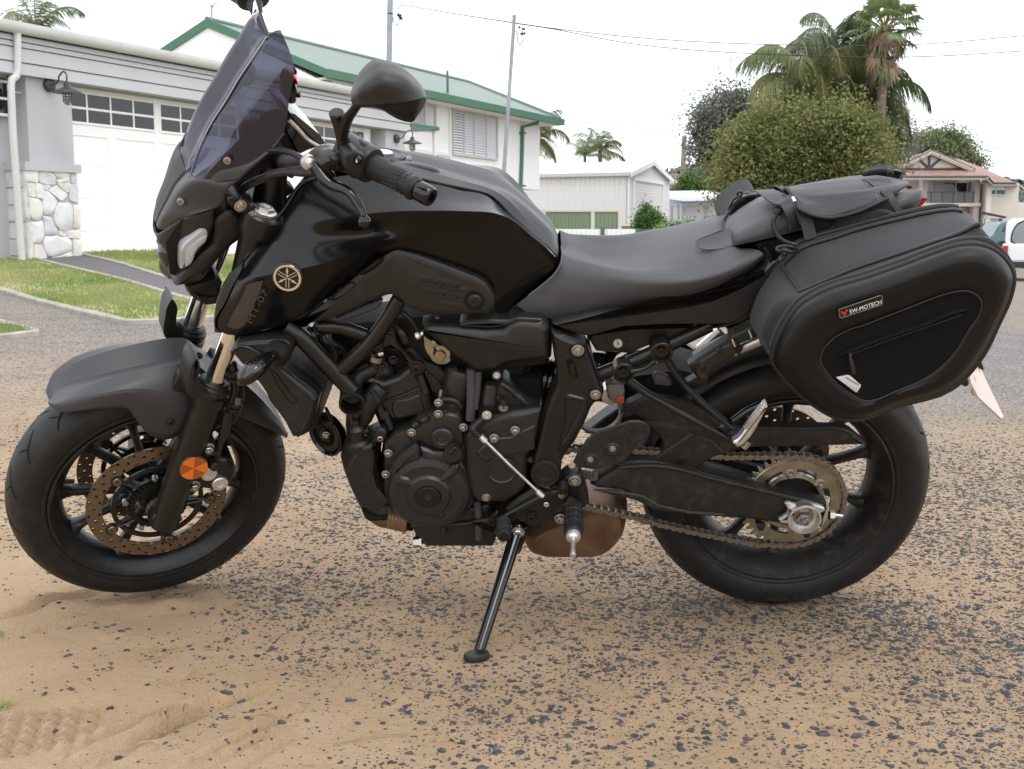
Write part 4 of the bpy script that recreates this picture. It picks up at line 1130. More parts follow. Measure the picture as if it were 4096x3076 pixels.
# ------------------------------------------------------------------ red-roofed house at the right
m_cream2=mat('cream_render',(.60,.545,.465),.85,vary=.03,vscale=.5);m_redtile=mat('red_roof_tile',(.25,.145,.112),.8,col2=(.33,.215,.17),vscale=2.5,wave=('Z',9.0,.9));m_pink=mat('pinkish_column',(.55,.48,.46),.8)
m_cream3=mat('cream_trim',(.72,.67,.58),.7);m_darkline=mat('dark_trim',(.08,.08,.085),.6)
Yh=62.0
P=at(RH(560,800),Yh);HW=Wall(P,90.0);hx=lambda x,y,o=0:HW.sz(RH(x,y),o)
rh=thing('house','two storey cream house with red tiled roof and glass balcony','house',(P[0],P[1],-1.2))
zflr,ztop=hx(560,815)[1],hx(560,548)[1]
sub('wall',lambda mb:(HW.box(mb,hx(250,700)[0],hx(1075,700)[0],-2.2,ztop,-9,-1.2),),m_cream2,rh)
sub('gable_wall',lambda mb:HW.prism(mb,[hx(262,445),hx(555,290),hx(880,450)],-.6,-.02),m_cream2,rh)
sub('gable_timber',lambda mb:[mb.tube([HW.w(*hx(*a),.02),HW.w(*hx(*b),.02)],.07,4)for a,b in(((555,300),(550,448)),((550,445),(660,350)),((550,445),(455,355)),((300,450),(890,452)))],m_darkline,rh)
sub('barge_board',lambda mb:[mb.tube([HW.w(*hx(*a),.25),HW.w(*hx(*b),.25)],.13,4)for a,b in(((240,432),(560,278)),((560,278),(985,462)))],m_cream3,rh)
sub('roof_edge',lambda mb:[mb.tube([HW.w(*hx(*a),.3),HW.w(*hx(*b),.3)],.07,4)for a,b in(((236,422),(560,268)),((560,268),(1000,458)))],m_darkline,rh)
def rroof(mb):
 f=lambda x,y,o:HW.w(*hx(x,y,o),o)
 apx=f(560,276,.25)
 poly(mb,[f(236,430,.25),apx,apx+[0,6,0],f(236,430,.25)+[0,6,0]],(0,0,-.1));poly(mb,[apx,f(1000,465,.25),f(1000,465,.25)+[0,6,0],apx+[0,6,0]],(0,0,-.1))
 poly(mb,[f(290,530,1.3),f(1148,528,1.3),f(1010,462,.1),f(330,462,.1)],(0,0,-.12))
 poly(mb,[f(1148,528,1.3),f(1215,592,.2),f(1010,462,.1)],(0,0,-.12))
 poly(mb,[f(1195,590,1.2),f(1440,592,1.2),f(1110,440,-4),f(850,345,-6),f(780,355,-6),f(1010,462,0)],(0,0,-.12))
 poly(mb,[f(1440,592,1.2),f(1520,665,-2),f(1110,440,-4)],(0,0,-.12))
sub('roof',rroof,m_redtile,rh)
for a,b,o in(((290,540),(1150,540),1.3),((1150,540),(1215,600),1.2),((1200,600),(1440,603),1.2),((1440,603),(1520,675),0)):sub('fascia',lambda mb:mb.tube([HW.w(*hx(*a,o),o),HW.w(*hx(*b,o),o)],.11,4),m_cream3,rh)
for a,b,o in(((290,527),(1150,527),1.42),((1150,527),(1215,590),1.32),((1200,591),(1440,594),1.32),((1440,594),(1520,668),.12)):sub('gutter',lambda mb:mb.tube([HW.w(*hx(*a,o),o),HW.w(*hx(*b,o),o)],.06,4),m_darkline,rh)
sub('balcony_slab',lambda mb:HW.box(mb,hx(300,810)[0],hx(1075,810)[0],hx(560,832)[1],hx(560,798)[1],-1.4,.1),m_cream3,rh)
for x in(1045,510):
 sub('column',lambda mb:HW.box(mb,hx(x-27,700)[0],hx(x+27,700)[0],-2.2,ztop+.1,-.55,-.02),m_pink,rh)
dgl=[m_dimglass,m_glass,m_glass,m_dimglass]
house_window(HW,rh,hx(590,700,-1.2)[0],hx(1010,700,-1.2)[0],zflr-.1,hx(700,582)[1],[hx(x,700,-1.2)[0]for x in(698,818,938)],[0]*4,[mat('sheer_pane',(.30,.32,.33),.2),m_glass,m_glass,MATS['sheer_pane']],-1.2)
sub('balustrade_glass',lambda mb:HW.box(mb,hx(530,700)[0],hx(1015,700)[0],zflr,hx(560,690)[1],0.0,.015),mat('smoked_glass_panel',(.20,.22,.23),.1,alpha=.45,spec=.5),rh)
sub('balustrade_rail',lambda mb:[HW.box(mb,hx(530,700)[0],hx(1018,700)[0],hx(560,690)[1],hx(560,682)[1],-.02,.04)]+[HW.box(mb,hx(x,700)[0]-.025,hx(x,700)[0]+.025,zflr,hx(560,688)[1],.016,.05)for x in(575,690,800,915,1005)],m_darkline,rh)
sub('lower_wall',lambda mb:HW.box(mb,hx(250,700)[0],hx(1010,700)[0],-2.2,hx(560,834)[1],-3,-1.9),m_cream2,rh)
sub('wing_wall',lambda mb:(HW.box(mb,hx(1108,700)[0],hx(1420,700)[0],-2.5,hx(1200,600)[1],-8,.6)),m_cream2,rh)
sub('wing_pilaster',lambda mb:HW.box(mb,hx(1090,700)[0],hx(1140,700)[0],-2.5,hx(1200,598)[1],.4,.66),m_cream3,rh)
w0=.6
house_window(HW,rh,hx(1145,660,w0)[0],hx(1330,660,w0)[0],hx(1200,708,w0)[1],hx(1200,622,w0)[1],[hx(1235,660,w0)[0]],[0,0],[m_glass,m_glass],w0)
sub('blind',lambda mb:HW.box(mb,hx(1150,660,w0)[0],hx(1325,660,w0)[0],hx(1200,665,w0)[1],hx(1200,624,w0)[1],w0+.02,w0+.03),m_curtain,rh)
house_window(HW,rh,hx(1110,1000,w0)[0],hx(1300,1000,w0)[0],hx(1200,1088,w0)[1],hx(1200,955,w0)[1],[hx(1165,1000,w0)[0],hx(1245,1000,w0)[0]],[0]*3,[m_glass,MATS['sheer_pane'],m_glass],w0)
sub('awning',lambda mb:poly(mb,[HW.w(*hx(1108,900,.62),.62),HW.w(*hx(1108,885,.62),.62),HW.w(*hx(1345,935,1.6),1.6),HW.w(*hx(1345,945,1.6),1.6)],(0,.2,-.05)),m_darkline,rh)
fh=thing('house','far house with tan roof just above the white ute','house',at(RH(1480,1000),85))
sub('wall',lambda mb:mb.box(at(RH(1560,1010),85),(6,5,3.0)),m_cream2,fh)
sub('roof',lambda mb:poly(mb,[at(RH(1410,950),83),at(RH(1720,950),83),at(RH(1560,880),87),at(RH(1440,905),87)],(0,0,-.15)),m_redtile,fh)
tree('garden_bush','small dark bush at the foot of the red roofed house','shrub',at(RH(1160,1115),58),blobs_from(RH,[(1150,1105,40,25),(1120,1080,22,20)],58),1500,.08,m_leaf3,.05,41,.14)
# ------------------------------------------------------------------ parked vehicles
m_carwhite=mat('white_car_paint',(.78,.78,.79),.25,spec=.5,coat=.6);m_black=mat('black_plastic',(.018,.018,.02),.5);m_red=mat('red_lens',(.42,.012,.015),.15,spec=.6);m_tyre0=mat('car_tyre',(.02,.02,.021),.8)
def ute():
 Y=33.0;c=at(RH(1275,1590),Y);gz=float(terr(c[0]+.9,Y));W,Lh=1.84,5.2
 k=(at(RH(1275,945),Y)[2]-gz)/1.82
 yaw=math.atan2(c[0]+.4,Y);o_=c+np.array([math.cos(yaw),-math.sin(yaw),0])*W/2*k
 t=thing('parked_ute','white ute with canopy parked at the right edge, tail toward us','ute',(o_[0],o_[1],gz),rotm((0,0,1),-yaw))
 def part(name,fn,m,par=t,ang=30):
  mb=MB();fn(mb);mb2=MB();mb2.add(mb.verts()*k,mb.Fc);return build(name,mb2,m,par,ang)
 def sect(mb,st,n=14):
  """rounded-box sections (y, half width, z0, z1, corner radius)"""
  rings=[]
  for y,hw,z0,z1,r in st:
   P=[]
   for cx,cz,a0 in((hw-r,z1-r,0),(-hw+r,z1-r,90),(-hw+r*.5,z0+r*.5,180),(hw-r*.5,z0+r*.5,270)):
    rr=r if a0<180 else r*.5
    for a in np.linspace(a0,a0+90,5):P.append([cx+rr*math.cos(math.radians(a)),y,cz+rr*math.sin(math.radians(a))])
   rings.append(np.array(P))
  mb.ringloft(rings)
 part('body',lambda mb:sect(mb,[(0,.88,.55,1.06,.07),(.03,.90,.5,1.08,.07),(1.6,.92,.42,1.08,.07),(3.4,.92,.4,1.08,.1),(4.6,.9,.42,1.05,.15),(5.15,.82,.45,.85,.15)]),m_carwhite)
 part('canopy',lambda mb:sect(mb,[(.06,.83,1.08,1.70,.16),(.12,.84,1.08,1.78,.2),(1.7,.84,1.08,1.82,.2),(3.0,.80,1.08,1.80,.22),(3.9,.80,1.06,1.12,.03)]),m_carwhite)
 part('rear_window',lambda mb:mb.plate(crom([[-.66,.052,1.16],[.66,.052,1.16],[.62,.052,1.45],[.5,.052,1.63],[-.5,.052,1.63],[-.62,.052,1.45]],3,True),.02,((0,0),(.01,.006))),mat('grey_car_glass',(.22,.24,.26),.08,spec=.6))
 part('window_seal',lambda mb:mb.plate(crom([[-.70,.058,1.13],[.70,.058,1.13],[.66,.058,1.46],[.53,.058,1.67],[-.53,.058,1.67],[-.66,.058,1.46]],3,True),.02,((0,0),(.01,.004))),m_black)
 part('tailgate',lambda mb:mb.plate([[-.72,-.001,.60],[.72,-.001,.60],[.72,-.001,1.03],[-.72,-.001,1.03]],.02,((0,0),(.012,.012))),m_carwhite)
 part('tailgate_handle',lambda mb:mb.box((0,-.02,.78),(.26,.03,.07)),m_black)
 for s in(-1,1):
  part('tail_light',lambda mb:mb.plate([[s*.82-.07,-.004,.72],[s*.82+.07,-.004,.72],[s*.82+.07,-.004,1.02],[s*.82-.07,-.004,1.02]],.03,((0,0),(.012,.016))),m_red)
  for y in(1.1,4.2):
   wh=part('wheel',lambda mb:mb.lathe((s*.80,y,.37),(s,0,0),[(.0,.09),(.1,.1),(.22,.07),(.24,.1)],20),m_gutter)
   part('tyre',lambda mb:mb.lathe((s*.80,y,.37),(s,0,0),[(.24,-.12),(.35,-.12),(.375,-.06),(.375,.06),(.35,.12),(.24,.12)],24),m_tyre0,wh)
 part('bumper',lambda mb:sect(mb,[(-.10,.86,.40,.57,.05),(.05,.88,.40,.57,.05)]),m_black)
ute()
def hatch():
 Y=50.0;c=at(RH(1400,1200),Y);gz=c[2]-.55
 t=thing('parked_car','small teal car half hidden behind the white ute','car',(c[0],Y,gz))
 def part(name,fn,m,par=t):
  mb=MB();fn(mb);return build(name,mb,m,par,30)
 pr=crom([[-.95,0,.35],[-.95,0,.75],[-.8,0,.95],[-.55,0,1.38],[.2,0,1.45],[.9,0,1.35],[1.3,0,.98],[2.1,0,.85],[2.3,0,.5],[2.2,0,.3]],3,True)
 part('body',lambda mb:mb.plate(pr,1.6,((0,0),(.06,.05))),mat('teal_car_paint',(.08,.16,.18),.3,coat=.5))
 part('side_window',lambda mb:mb.plate([[-.5,-.06,1.0],[1.1,-.06,1.0],[.8,-.06,1.3],[-.35,-.06,1.32]],.01),m_glass)
 for x in(-.45,1.6):part('wheel',lambda mb:mb.lathe((x,-.02,.31),(0,-1,0),[(0,.04),(.2,.05),(.31,.03),(.31,-.15)],20),m_tyre0)
hatch()
# ------------------------------------------------------------------ the motorcycle: frames of reference
YAW,LEAN,STEER=math.radians(-1.14),math.radians(17.94),math.radians(28.4)
BK=Frame(rotm((0,0,1),YAW)@rotm((1,0,0),LEAN),(.598,2.574,.09*(1-math.cos(LEAN))))
_axd=np.array([math.sin(math.radians(24.5)),0,math.cos(math.radians(24.5))])
_SR=rotm(tuple(_axd),STEER);_ax0=np.array([-1.49,0,0])
SF=Frame(_SR,_ax0-_SR@_ax0,BK)
def w2b(w):return BK.R.T@(np.asarray(w)-BK.o)
moto=thing('motorcycle','matte black naked motorcycle with smoked screen leaning on its side stand','motorcycle',BK.o,BK.R)
# materials of the bike
m_paint=mat('satin_black_paint',(.0030,.0030,.0037),.20,spec=.36,bump=.04,bscale=900,rvar=.04)
m_matt=mat('matt_charcoal_paint',(.031,.031,.0345),.42,spec=.5,bump=.12,bscale=1400,rvar=.05)
m_plas=mat('grained_black_plastic',(.0115,.0114,.0116),.40,spec=.42,bump=.2,bscale=1500,dust=.05,rvar=.06)
m_plasd=mat('dusty_black_plastic',(.0135,.0130,.0125),.46,spec=.4,bump=.25,bscale=1200,dust=.14)
m_frame=mat('black_frame_paint',(.0080,.0080,.0083),.31,spec=.45,dust=.03,rvar=.08)
m_eng=mat('engine_paint',(.0230,.0225,.0225),.36,metal=.3,spec=.55,bump=.25,bscale=700,dust=.05,rvar=.07)
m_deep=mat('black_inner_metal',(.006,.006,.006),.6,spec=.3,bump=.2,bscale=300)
m_rub=mat('tyre_rubber',(.0095,.0095,.010),.52,spec=.36,bump=.25,bscale=900,dust=.10,dustcol=(.2,.165,.12),rvar=.1)
m_groove=mat('tread_groove_black',(.006,.006,.006),.8,spec=.2)
m_rim=mat('black_alloy',(.010,.010,.0105),.35,spec=.45,dust=.08,rvar=.1)
m_rimd=mat('dirty_black_alloy',(.014,.013,.012),.5,spec=.4,dust=.3,dustcol=(.20,.165,.125))
m_disc=mat('bronze_disc',(.20,.145,.10),.36,metal=.75,spec=.5,wave=('DIAGONAL',40,.1),dust=.2)
m_chrome=mat('chrome',(.78,.77,.75),.09,metal=1.0)
m_steel=mat('bright_steel',(.44,.43,.42),.28,metal=1.0,rvar=.1)
m_alu=mat('cast_aluminium',(.72,.72,.71),.38,metal=.9,vary=.12,vscale=60,rvar=.1)
m_zinc=mat('zinc_plate',(.36,.335,.27),.30,metal=.9,vary=.15,vscale=25,rvar=.1)
m_chain=mat('chain_steel',(.24,.205,.17),.42,metal=.75,vary=.3,vscale=90,dust=.1)
m_rust=mat('heat_stained_steel',(.115,.062,.036),.42,metal=.55,col2=(.20,.125,.08),vscale=14,detail=9,rvar=.12)
m_seat=mat('seat_vinyl',(.046,.046,.051),.50,spec=.45,bump=.45,bscale=1700,rvar=.03)
m_seat2=mat('smooth_seat_vinyl',(.034,.034,.037),.42,spec=.45,bump=.15,bscale=900)
m_fab=mat('woven_black_nylon',(.0080,.0082,.0095),.62,spec=.26,wave=('DIAGONAL',420,.5),sheen=.15)
m_fab2=mat('smooth_black_nylon',(.023,.023,.0255),.52,spec=.4,bump=.35,bscale=55)
m_eva=mat('moulded_black_shell',(.0042,.0042,.0047),.40,spec=.27,bump=.18,bscale=1600,rvar=.04)
m_mesh=mat('pocket_mesh_fabric',(.0045,.0045,.005),.85,spec=.18,wave=('DIAGONAL',500,.5))
m_zip=mat('zip_teeth',(.028,.03,.031),.35,spec=.5)
m_pip=mat('black_piping',(.010,.010,.011),.6)
m_gloss=mat('gloss_black',(.005,.005,.0055),.10,spec=.5)
m_lens=mat('clear_lamp_lens',(.30,.30,.32),.22,spec=.5,coat=.5)
m_orange=mat('orange_reflector',(.72,.17,.01),.22,spec=.6,coat=.4,bump=.6,bscale=500)
m_orange2=mat('orange_reflector_dark',(.36,.07,.006),.25,spec=.6,coat=.4,bump=.6,bscale=500)
m_redlens=mat('red_lamp_lens',(.62,.012,.012),.14,spec=.6,coat=.5)
m_print=mat('white_print',(.80,.80,.80),.6);m_redprint=mat('red_print',(.50,.02,.02),.6)
m_decal=mat('dark_grey_decal',(.030,.027,.026),.35);m_decal2=mat('bronze_grey_decal',(.042,.033,.029),.34)
m_refl=mat('silver_reflective',(.55,.56,.58),.4)
m_screen=bpy.data.materials.new('smoked_screen');m_screen.use_nodes=True
def _screen():
 nt=m_screen.node_tree;N=nt.nodes;N.clear();Lk=nt.links
 o=N.new('ShaderNodeOutputMaterial');t=N.new('ShaderNodeBsdfTransparent');t.inputs['Color'].default_value=(.085,.09,.15,1)
 gl=N.new('ShaderNodeBsdfGlossy');gl.inputs['Roughness'].default_value=.05;gl.inputs['Color'].default_value=(.9,.9,.95,1)
 fr=N.new('ShaderNodeFresnel');fr.inputs['IOR'].default_value=1.5;m=N.new('ShaderNodeMixShader')
 d=N.new('ShaderNodeBsdfDiffuse');d.inputs['Color'].default_value=(.10,.10,.15,1);m2=N.new('ShaderNodeMixShader');m2.inputs['Fac'].default_value=.16
 Lk.new(t.outputs[0],m2.inputs[1]);Lk.new(d.outputs[0],m2.inputs[2]);Lk.new(fr.outputs[0],m.inputs['Fac']);Lk.new(m2.outputs[0],m.inputs[1]);Lk.new(gl.outputs[0],m.inputs[2]);Lk.new(m.outputs[0],o.inputs['Surface'])
_screen()
def bp(name,fn,m,fr=BK,parent=None,ang=35,**k):
 mb=MB();fn(mb)
 return build(name,mb,m,parent if parent is not None else moto,ang,frame=(fr if fr is SF else None),**k)
def px(view,fr,l,*pts):
 return fr.ps([view(*q)for q in pts],l)
def px3(view,fr,*pts):
 """points given as (x, y, l)"""
 return np.array([fr.p(view(q[0],q[1]),q[2])for q in pts])
def both(mb,A,mk=1.0,drop=0.0):
 """a surface and its mirror image on the other side"""
 A=np.array(A);mb.grid(A)
 B=A*np.array([1,-mk,1]);B[...,2]-=drop*np.abs(B[...,1]);mb.grid(B)
OUT=np.array([0,-1.0,0])
def bolt(name,view,q,l,r,m=m_steel,fr=BK,parent=None,h=.006,hexa=False,washer=True,ax=OUT):
 c=fr.p(view(*q),l)
 def fn(mb):
  if washer:mb.lathe(c,ax,[(0,-.002),(r*1.35,-.002),(r*1.35,.0012),(r,.0018),(0,.0018)],20)
  if hexa:
   mb.lathe(c,ax,[(0,0),(r*.98,0),(r*.98,h*.8),(r*.82,h),(r*.45,h),(r*.40,h*.7),(0,h*.7)],6)
  else:
   mb.lathe(c,ax,[(r,0),(r,h*.55),(r*.88,h*.92),(r*.7,h),(r*.46,h),(r*.42,h*.35),(0,h*.35)],18)
 return bp(name,fn,m,fr,parent,30)
def outline(view,fr,l,pts,n=4,closed=True):
 o=px(view,fr,l,*pts).view(Outline);o.k=n
 return o
def text_on(name,s,view,q0,q1,l,m,fr,parent,lift=.0006,hscale=1.0,shear=0.0):
 V,F=text_mesh(s);V=V[:,:2];V=V-[V[:,0].min(),0];w=V[:,0].max()
 a,b=fr.p(view(*q0),l),fr.p(view(*q1),l);e=b-a;L=np.linalg.norm(e);e/=L;u=np.array([-e[2],0,e[0]])
 k=L/w
 X=a+np.outer((V[:,0]+shear*V[:,1])*k,e)+np.outer(V[:,1]*k*hscale,u)+OUT*lift
 mb=MB();mb.add(X,F)
 return build(name,mb,m,parent,None,frame=(fr if fr is SF else None),weld=False)
 # ------------------------------------------------------------------ wheels
def tyre_profile(R,hw,rb,hwb):
 """(radius, offset) round the carcass, near bead to far bead"""
 P=[(rb,-hwb),(rb+.008,-hwb-.004),(rb+.022,-hw*.94),(rb+(R-rb)*.42,-hw),(rb+(R-rb)*.62,-hw*.965),(rb+(R-rb)*.78,-hw*.80),(rb+(R-rb)*.90,-hw*.58),(rb+(R-rb)*.97,-hw*.33),(R,0)]
 P=P+[(r,-y)for r,y in P[-2::-1]]
 return[tuple(q)for q in crom(np.array(P),3)]
def disc_mesh(mb,c,r0,r1,y,nh,hr,rows=3,th=.005,phase=0.0):
 """annulus with drilled holes"""
 dr=(r1-r0)/rows;da=2*math.pi/nh
 for yy,s in((y-th/2,1),(y+th/2,-1)):
  for i in range(rows):
   for k in range(nh):
    ra,rb_=r0+i*dr,r0+(i+1)*dr;a0=k*da+phase;a1=a0+da;am,rm=(a0+a1)/2,(ra+rb_)/2
    pp=lambda r,a:[c[0]+r*math.cos(a),yy,c[2]+r*math.sin(a)]
    cell=[pp(ra,a0),pp(ra,am),pp(ra,a1),pp(rm,a1),pp(rb_,a1),pp(rb_,am),pp(rb_,a0),pp(rm,a0)]
    if(i+k)%2==0:
     mb.add(cell,[tuple(range(8))]);continue
    ctr=np.array(pp(rm,am));er=np.array([math.cos(am),0,math.sin(am)]);et=np.array([-math.sin(am),0,math.cos(am)])
    hole=[ctr+hr*(er*math.cos(t)+et*math.sin(t))for t in np.radians([225,180,135,90,45,0,-45,-90])]
    hole=[ctr+hr*(er*math.cos(t)+et*math.sin(t))for t in np.radians([225,180,135,90,45,0,315,270])]
    mb.add(cell+[h.tolist()for h in hole],[(j,(j+1)%8,8+(j+1)%8,8+j)for j in range(8)])
 for r in(r0,r1):
  mb.lathe((c[0],0,c[2]),(0,1,0),[(r,y-th/2),(r,y+th/2)],72,cap=False)
def wheel(fr,c,R,hw,rimw,name,base,m_r,ndiscs,hubw):
 c=np.array(c,float);Y1=np.array([0,1.0,0])
 rb=.2159
 prof=[(rb+.006,-rimw-.006),(rb+.0075,-rimw-.010),(rb+.003,-rimw-.011),(rb-.006,-rimw+.004),(rb-.018,-rimw*.72),(rb-.026,-rimw*.4),(rb-.029,0),(rb-.026,rimw*.4),(rb-.018,rimw*.72),(rb-.006,rimw-.004),(rb+.003,rimw+.011),(rb+.0075,rimw+.010),(rb+.006,rimw+.006),(rb-.002,rimw*.8),(rb-.016,0),(rb-.002,-rimw*.8),(rb+.006,-rimw-.006)]
 wh=bp(name,lambda mb:mb.lathe(c,Y1,prof,96),m_r,fr,ang=28)
 bp('tyre',lambda mb:mb.lathe(c,Y1,tyre_profile(R,hw,rb,rimw+.002),128,cap=False),m_rub,fr,wh,60)
 bp('rim_bead',lambda mb:[mb.lathe(c,Y1,[(rb+.012,s*(rimw+.010)),(rb+.016,s*(rimw+.0125)),(rb+.020,s*(rimw+.011))],96,cap=False)for s in(-1,1)],m_rub,fr,wh,60)
 bp('hub',lambda mb:mb.lathe(c,Y1,[(.0,-hubw),(.036,-hubw),(.042,-hubw*.8),(.040,-.02),(.048,0),(.040,.02),(.042,hubw*.8),(.036,hubw),(0,hubw)],32),m_r,fr,wh)
 for k in range(5):
  for s in(-1,1):
   ah=base+k*2*math.pi/5+s*.20;ar=base+k*2*math.pi/5+s*.285
   pa=c+.040*np.array([math.cos(ah),0,math.sin(ah)]);pb=c+(rb-.026)*np.array([math.cos(ar),0,math.sin(ar)])
   e=(pb-pa)/np.linalg.norm(pb-pa);n=np.array([-e[2],0,e[0]])
   def sp(mb):
    rings=[]
    for t,w,d in((0,.013,.022),(.15,.0095,.020),(.55,.0085,.016),(.85,.0095,.015),(.95,.013,.018),(1.03,.022,.024)):
     q=pa+(pb-pa)*t
     rings.append(np.array([q+n*a*w+Y1*b*d for a,b in((-1,-.55),(-.45,-1),(.45,-1),(1,-.55),(1,.55),(.45,1),(-.45,1),(-1,.55))]))
    mb.ringloft(rings)
   bp('spoke',sp,m_r,fr,wh,40)
 return wh
FC,RC=np.array([-1.4,0,.300]),np.array([0,0,.313])
def ang_of(fr,view,q,c,l=0):
 p=fr.p(view(*q),l)-c;return math.atan2(p[2],p[0])
a1=ang_of(SF,F_,(430,720),FC);a2=ang_of(SF,F_,(515,975),FC)
if a2<0:a2+=2*math.pi
if a1<0:a1+=2*math.pi
fw=wheel(SF,FC,.300,.060,.046,'front_wheel',(a1+a2)/2,m_rim,2,.06)
a3=ang_of(BK,R_,(1680,375),RC)
rw=wheel(BK,RC,.313,.088,.068,'rear_wheel',a3+.285,m_rimd,1,.085)
def grooves(name,fr,c,R,hw,rb,rimw,nrep,par,pat):
 prof=np.array(tyre_profile(R,hw,rb,rimw+.002))
 def on(a,yy):
  k=np.argsort(prof[:,1]);sel=prof[k];sel=sel[(np.abs(sel[:,1])<hw*.97)]
  r=np.interp(yy,sel[:,1],sel[:,0])+.0004
  return c+np.array([r*math.cos(a),yy,r*math.sin(a)])
 mb=MB()
 for k in range(nrep):
  a0=2*math.pi*k/nrep
  for da,y0,y1,slant,w in pat:
   for s in(-1,1):
    off=a0+(0 if s<0 else math.pi/nrep)
    n=6;A=np.zeros((n+1,2,3))
    for i in range(n+1):
     t=i/n;ww=w*math.sin(math.pi*min(max(t,.02),.98))**.5/R/2
     yy=s*(y0+(y1-y0)*t);aa=off+da+slant*t
     A[i,0]=on(aa-ww,yy);A[i,1]=on(aa+ww,yy)
    mb.grid(A)
 o=build(name,mb,m_groove,par,None,frame=(fr if fr is SF else None),weld=False)
 o['kind']='stuff'
grooves('tread_grooves',SF,FC,.300,.060,.2159,.046,19,fw,[(0,.004,.042,.17,.0085),(.1,.022,.052,.10,.0065),(.2,.012,.032,-.09,.006)])
grooves('tread_grooves',BK,RC,.313,.088,.2159,.068,22,rw,[(0,.006,.060,.2,.009),(.12,.035,.076,.12,.008)])
def rim_letters(s,fr,c,r,yy,a_mid,size,par,m):
 """raised lettering round the tyre wall, read from the near side"""
 V,F=text_mesh(s,size);V=V[:,:2];w=V[:,0].max()
 a=a_mid+(V[:,0]-w/2)/r;rr=r-V[:,1]+size*.35
 X=np.stack([c[0]+rr*np.cos(a),np.full(len(a),yy),c[2]+rr*np.sin(a)],-1)
 mb=MB();mb.add(X,F);build('lettering',mb,mat('tyre_lettering',(.036,.036,.037),.5),par,None,frame=(fr if fr is SF else None),weld=False)
rim_letters('MICHELIN  ROAD',SF,FC,.262,-.0612,math.radians(-52),.024,fw,None)
rim_letters('RADIAL TUBELESS',BK,RC,.268,-.0886,math.radians(-82),.016,rw,None)
# front discs, carriers
for s in(-1,1):
 y=s*.066
 d=bp('brake_disc',lambda mb:disc_mesh(mb,FC,.116,.149,y,48,.0036,3),m_disc,SF,fw,30,weld=True)
 def carrier(mb):
  mb.lathe(FC,(0,1,0),[(.052,y-.004),(.066,y-.004),(.066,y+.004),(.052,y+.004),(.052,y-.004)],40)
  mb.lathe(FC,(0,1,0),[(.088,y-.003),(.098,y-.003),(.098,y+.003),(.088,y+.003),(.088,y-.003)],60)
  for k in range(5):
   a=math.radians(202)+k*2*math.pi/5
   for off in(-.14,.14):
    p0=FC+np.array([.060*math.cos(a+off),y,.060*math.sin(a+off)]);p1=FC+np.array([.109*math.cos(a),y,.109*math.sin(a)])
    mb.tube([p0,p1],[.007,.006],8,flat=.5)
   mb.lathe(FC+np.array([.112*math.cos(a),0,.112*math.sin(a)]),(0,1,0),[(0,y-.005),(.013,y-.005),(.013,y+.005),(0,y+.005)],16)
 bp('disc_carrier',carrier,m_frame,SF,d,30)
 for k in range(5):
  a=math.radians(202)+k*2*math.pi/5
  bp('disc_rivet',lambda mb:mb.lathe(FC+np.array([.112*math.cos(a),y,.112*math.sin(a)]),(0,s,0),[(0,.0052),(.004,.0052),(.0042,.0075),(.0085,.0075),(.0098,.0052)],16),m_disc,SF,d)
  a2_=a+.5
  bp('carrier_bolt',lambda mb:mb.lathe(FC+np.array([.070*math.cos(a2_),y,.070*math.sin(a2_)]),(0,s,0),[(0,.009),(.003,.009),(.0035,.011),(.0062,.010),(.0070,.005),(.0070,0)],14),m_steel,SF,d)
bp('sensor_ring',lambda mb:[mb.lathe(FC,(0,1,0),[(.050,-.078),(.056,-.078),(.056,-.074),(.050,-.074),(.050,-.078)],40)]+[mb.box(FC+np.array([.059*math.cos(a),-.076,.059*math.sin(a)]),(.006,.003,.006),rotm((0,1,0),-a))for a in np.linspace(0,6.283,36,endpoint=False)],m_deep,SF,fw)
bp('valve_stem',lambda mb:mb.tube([SF.p(F_(430,622),0),SF.p(F_(500,624),0),SF.p(F_(570,626),0)],[.007,.006,.0055],10),m_plas,SF,fw)
# ------------------------------------------------------------------ fork legs, guards, fender, caliper (all turn with the bars)
def leg_axis(l):
 a=px3(F_,SF,(1268,907,l))[0];b=SF.p(W_(1078,596),l);return a,b
A0_,B0_=leg_axis(.108);fdir=(B0_-A0_)/np.linalg.norm(B0_-A0_)
for s in(1,-1):
 k=np.array([1,s,1.0]);a,b=A0_*k,B0_*k;fd=fdir*k
 lg=bp('fork_leg',lambda mb:mb.lathe(a-fd*.012,fd,[(.018,-.012),(.027,-.006),(.029,.02),(.029,.06),(.031,.10),(.033,.30),(.034,np.linalg.norm(b-a)-.015),(.037,np.linalg.norm(b-a)-.01),(.037,np.linalg.norm(b-a)+.012),(.030,np.linalg.norm(b-a)+.016)],32),m_frame,SF,ang=40)
 bp('axle_clamp',lambda mb:mb.lathe(a+np.array([0,.045*s,0]),(0,-s,0),[(.0,0),(.033,0),(.034,.05),(.030,.058),(.022,.058),(.021,.050),(.014,.050),(.013,.056),(.0085,.056),(.008,.046),(0,.046)],32),m_frame,SF,lg)
 bp('axle_bore',lambda mb:mb.lathe(a+np.array([0,.045*s,0]),(0,-s,0),[(.0085,.0545),(.0125,.0575),(.0128,.055)],24),m_steel,SF,lg)
 top=b+fd*.26
 bp('fork_tube',lambda mb:mb.tube([b,top],.0205,28),m_chrome,SF,lg)
 bp('dust_seal',lambda mb:mb.lathe(b+fd*.0,fd,[(.034,.004),(.036,.010),(.035,.018),(.031,.022),(.031,.026),(.027,.030),(.021,.031)],28),m_plas,SF,lg)
GUARD=[(978,455),(1003,425),(1018,440),(1030,475),(1022,530),(1026,568),(1060,600),(1112,610),(1132,622),(1118,650),(1060,660),(985,640),(958,622),(952,590),(962,520)]
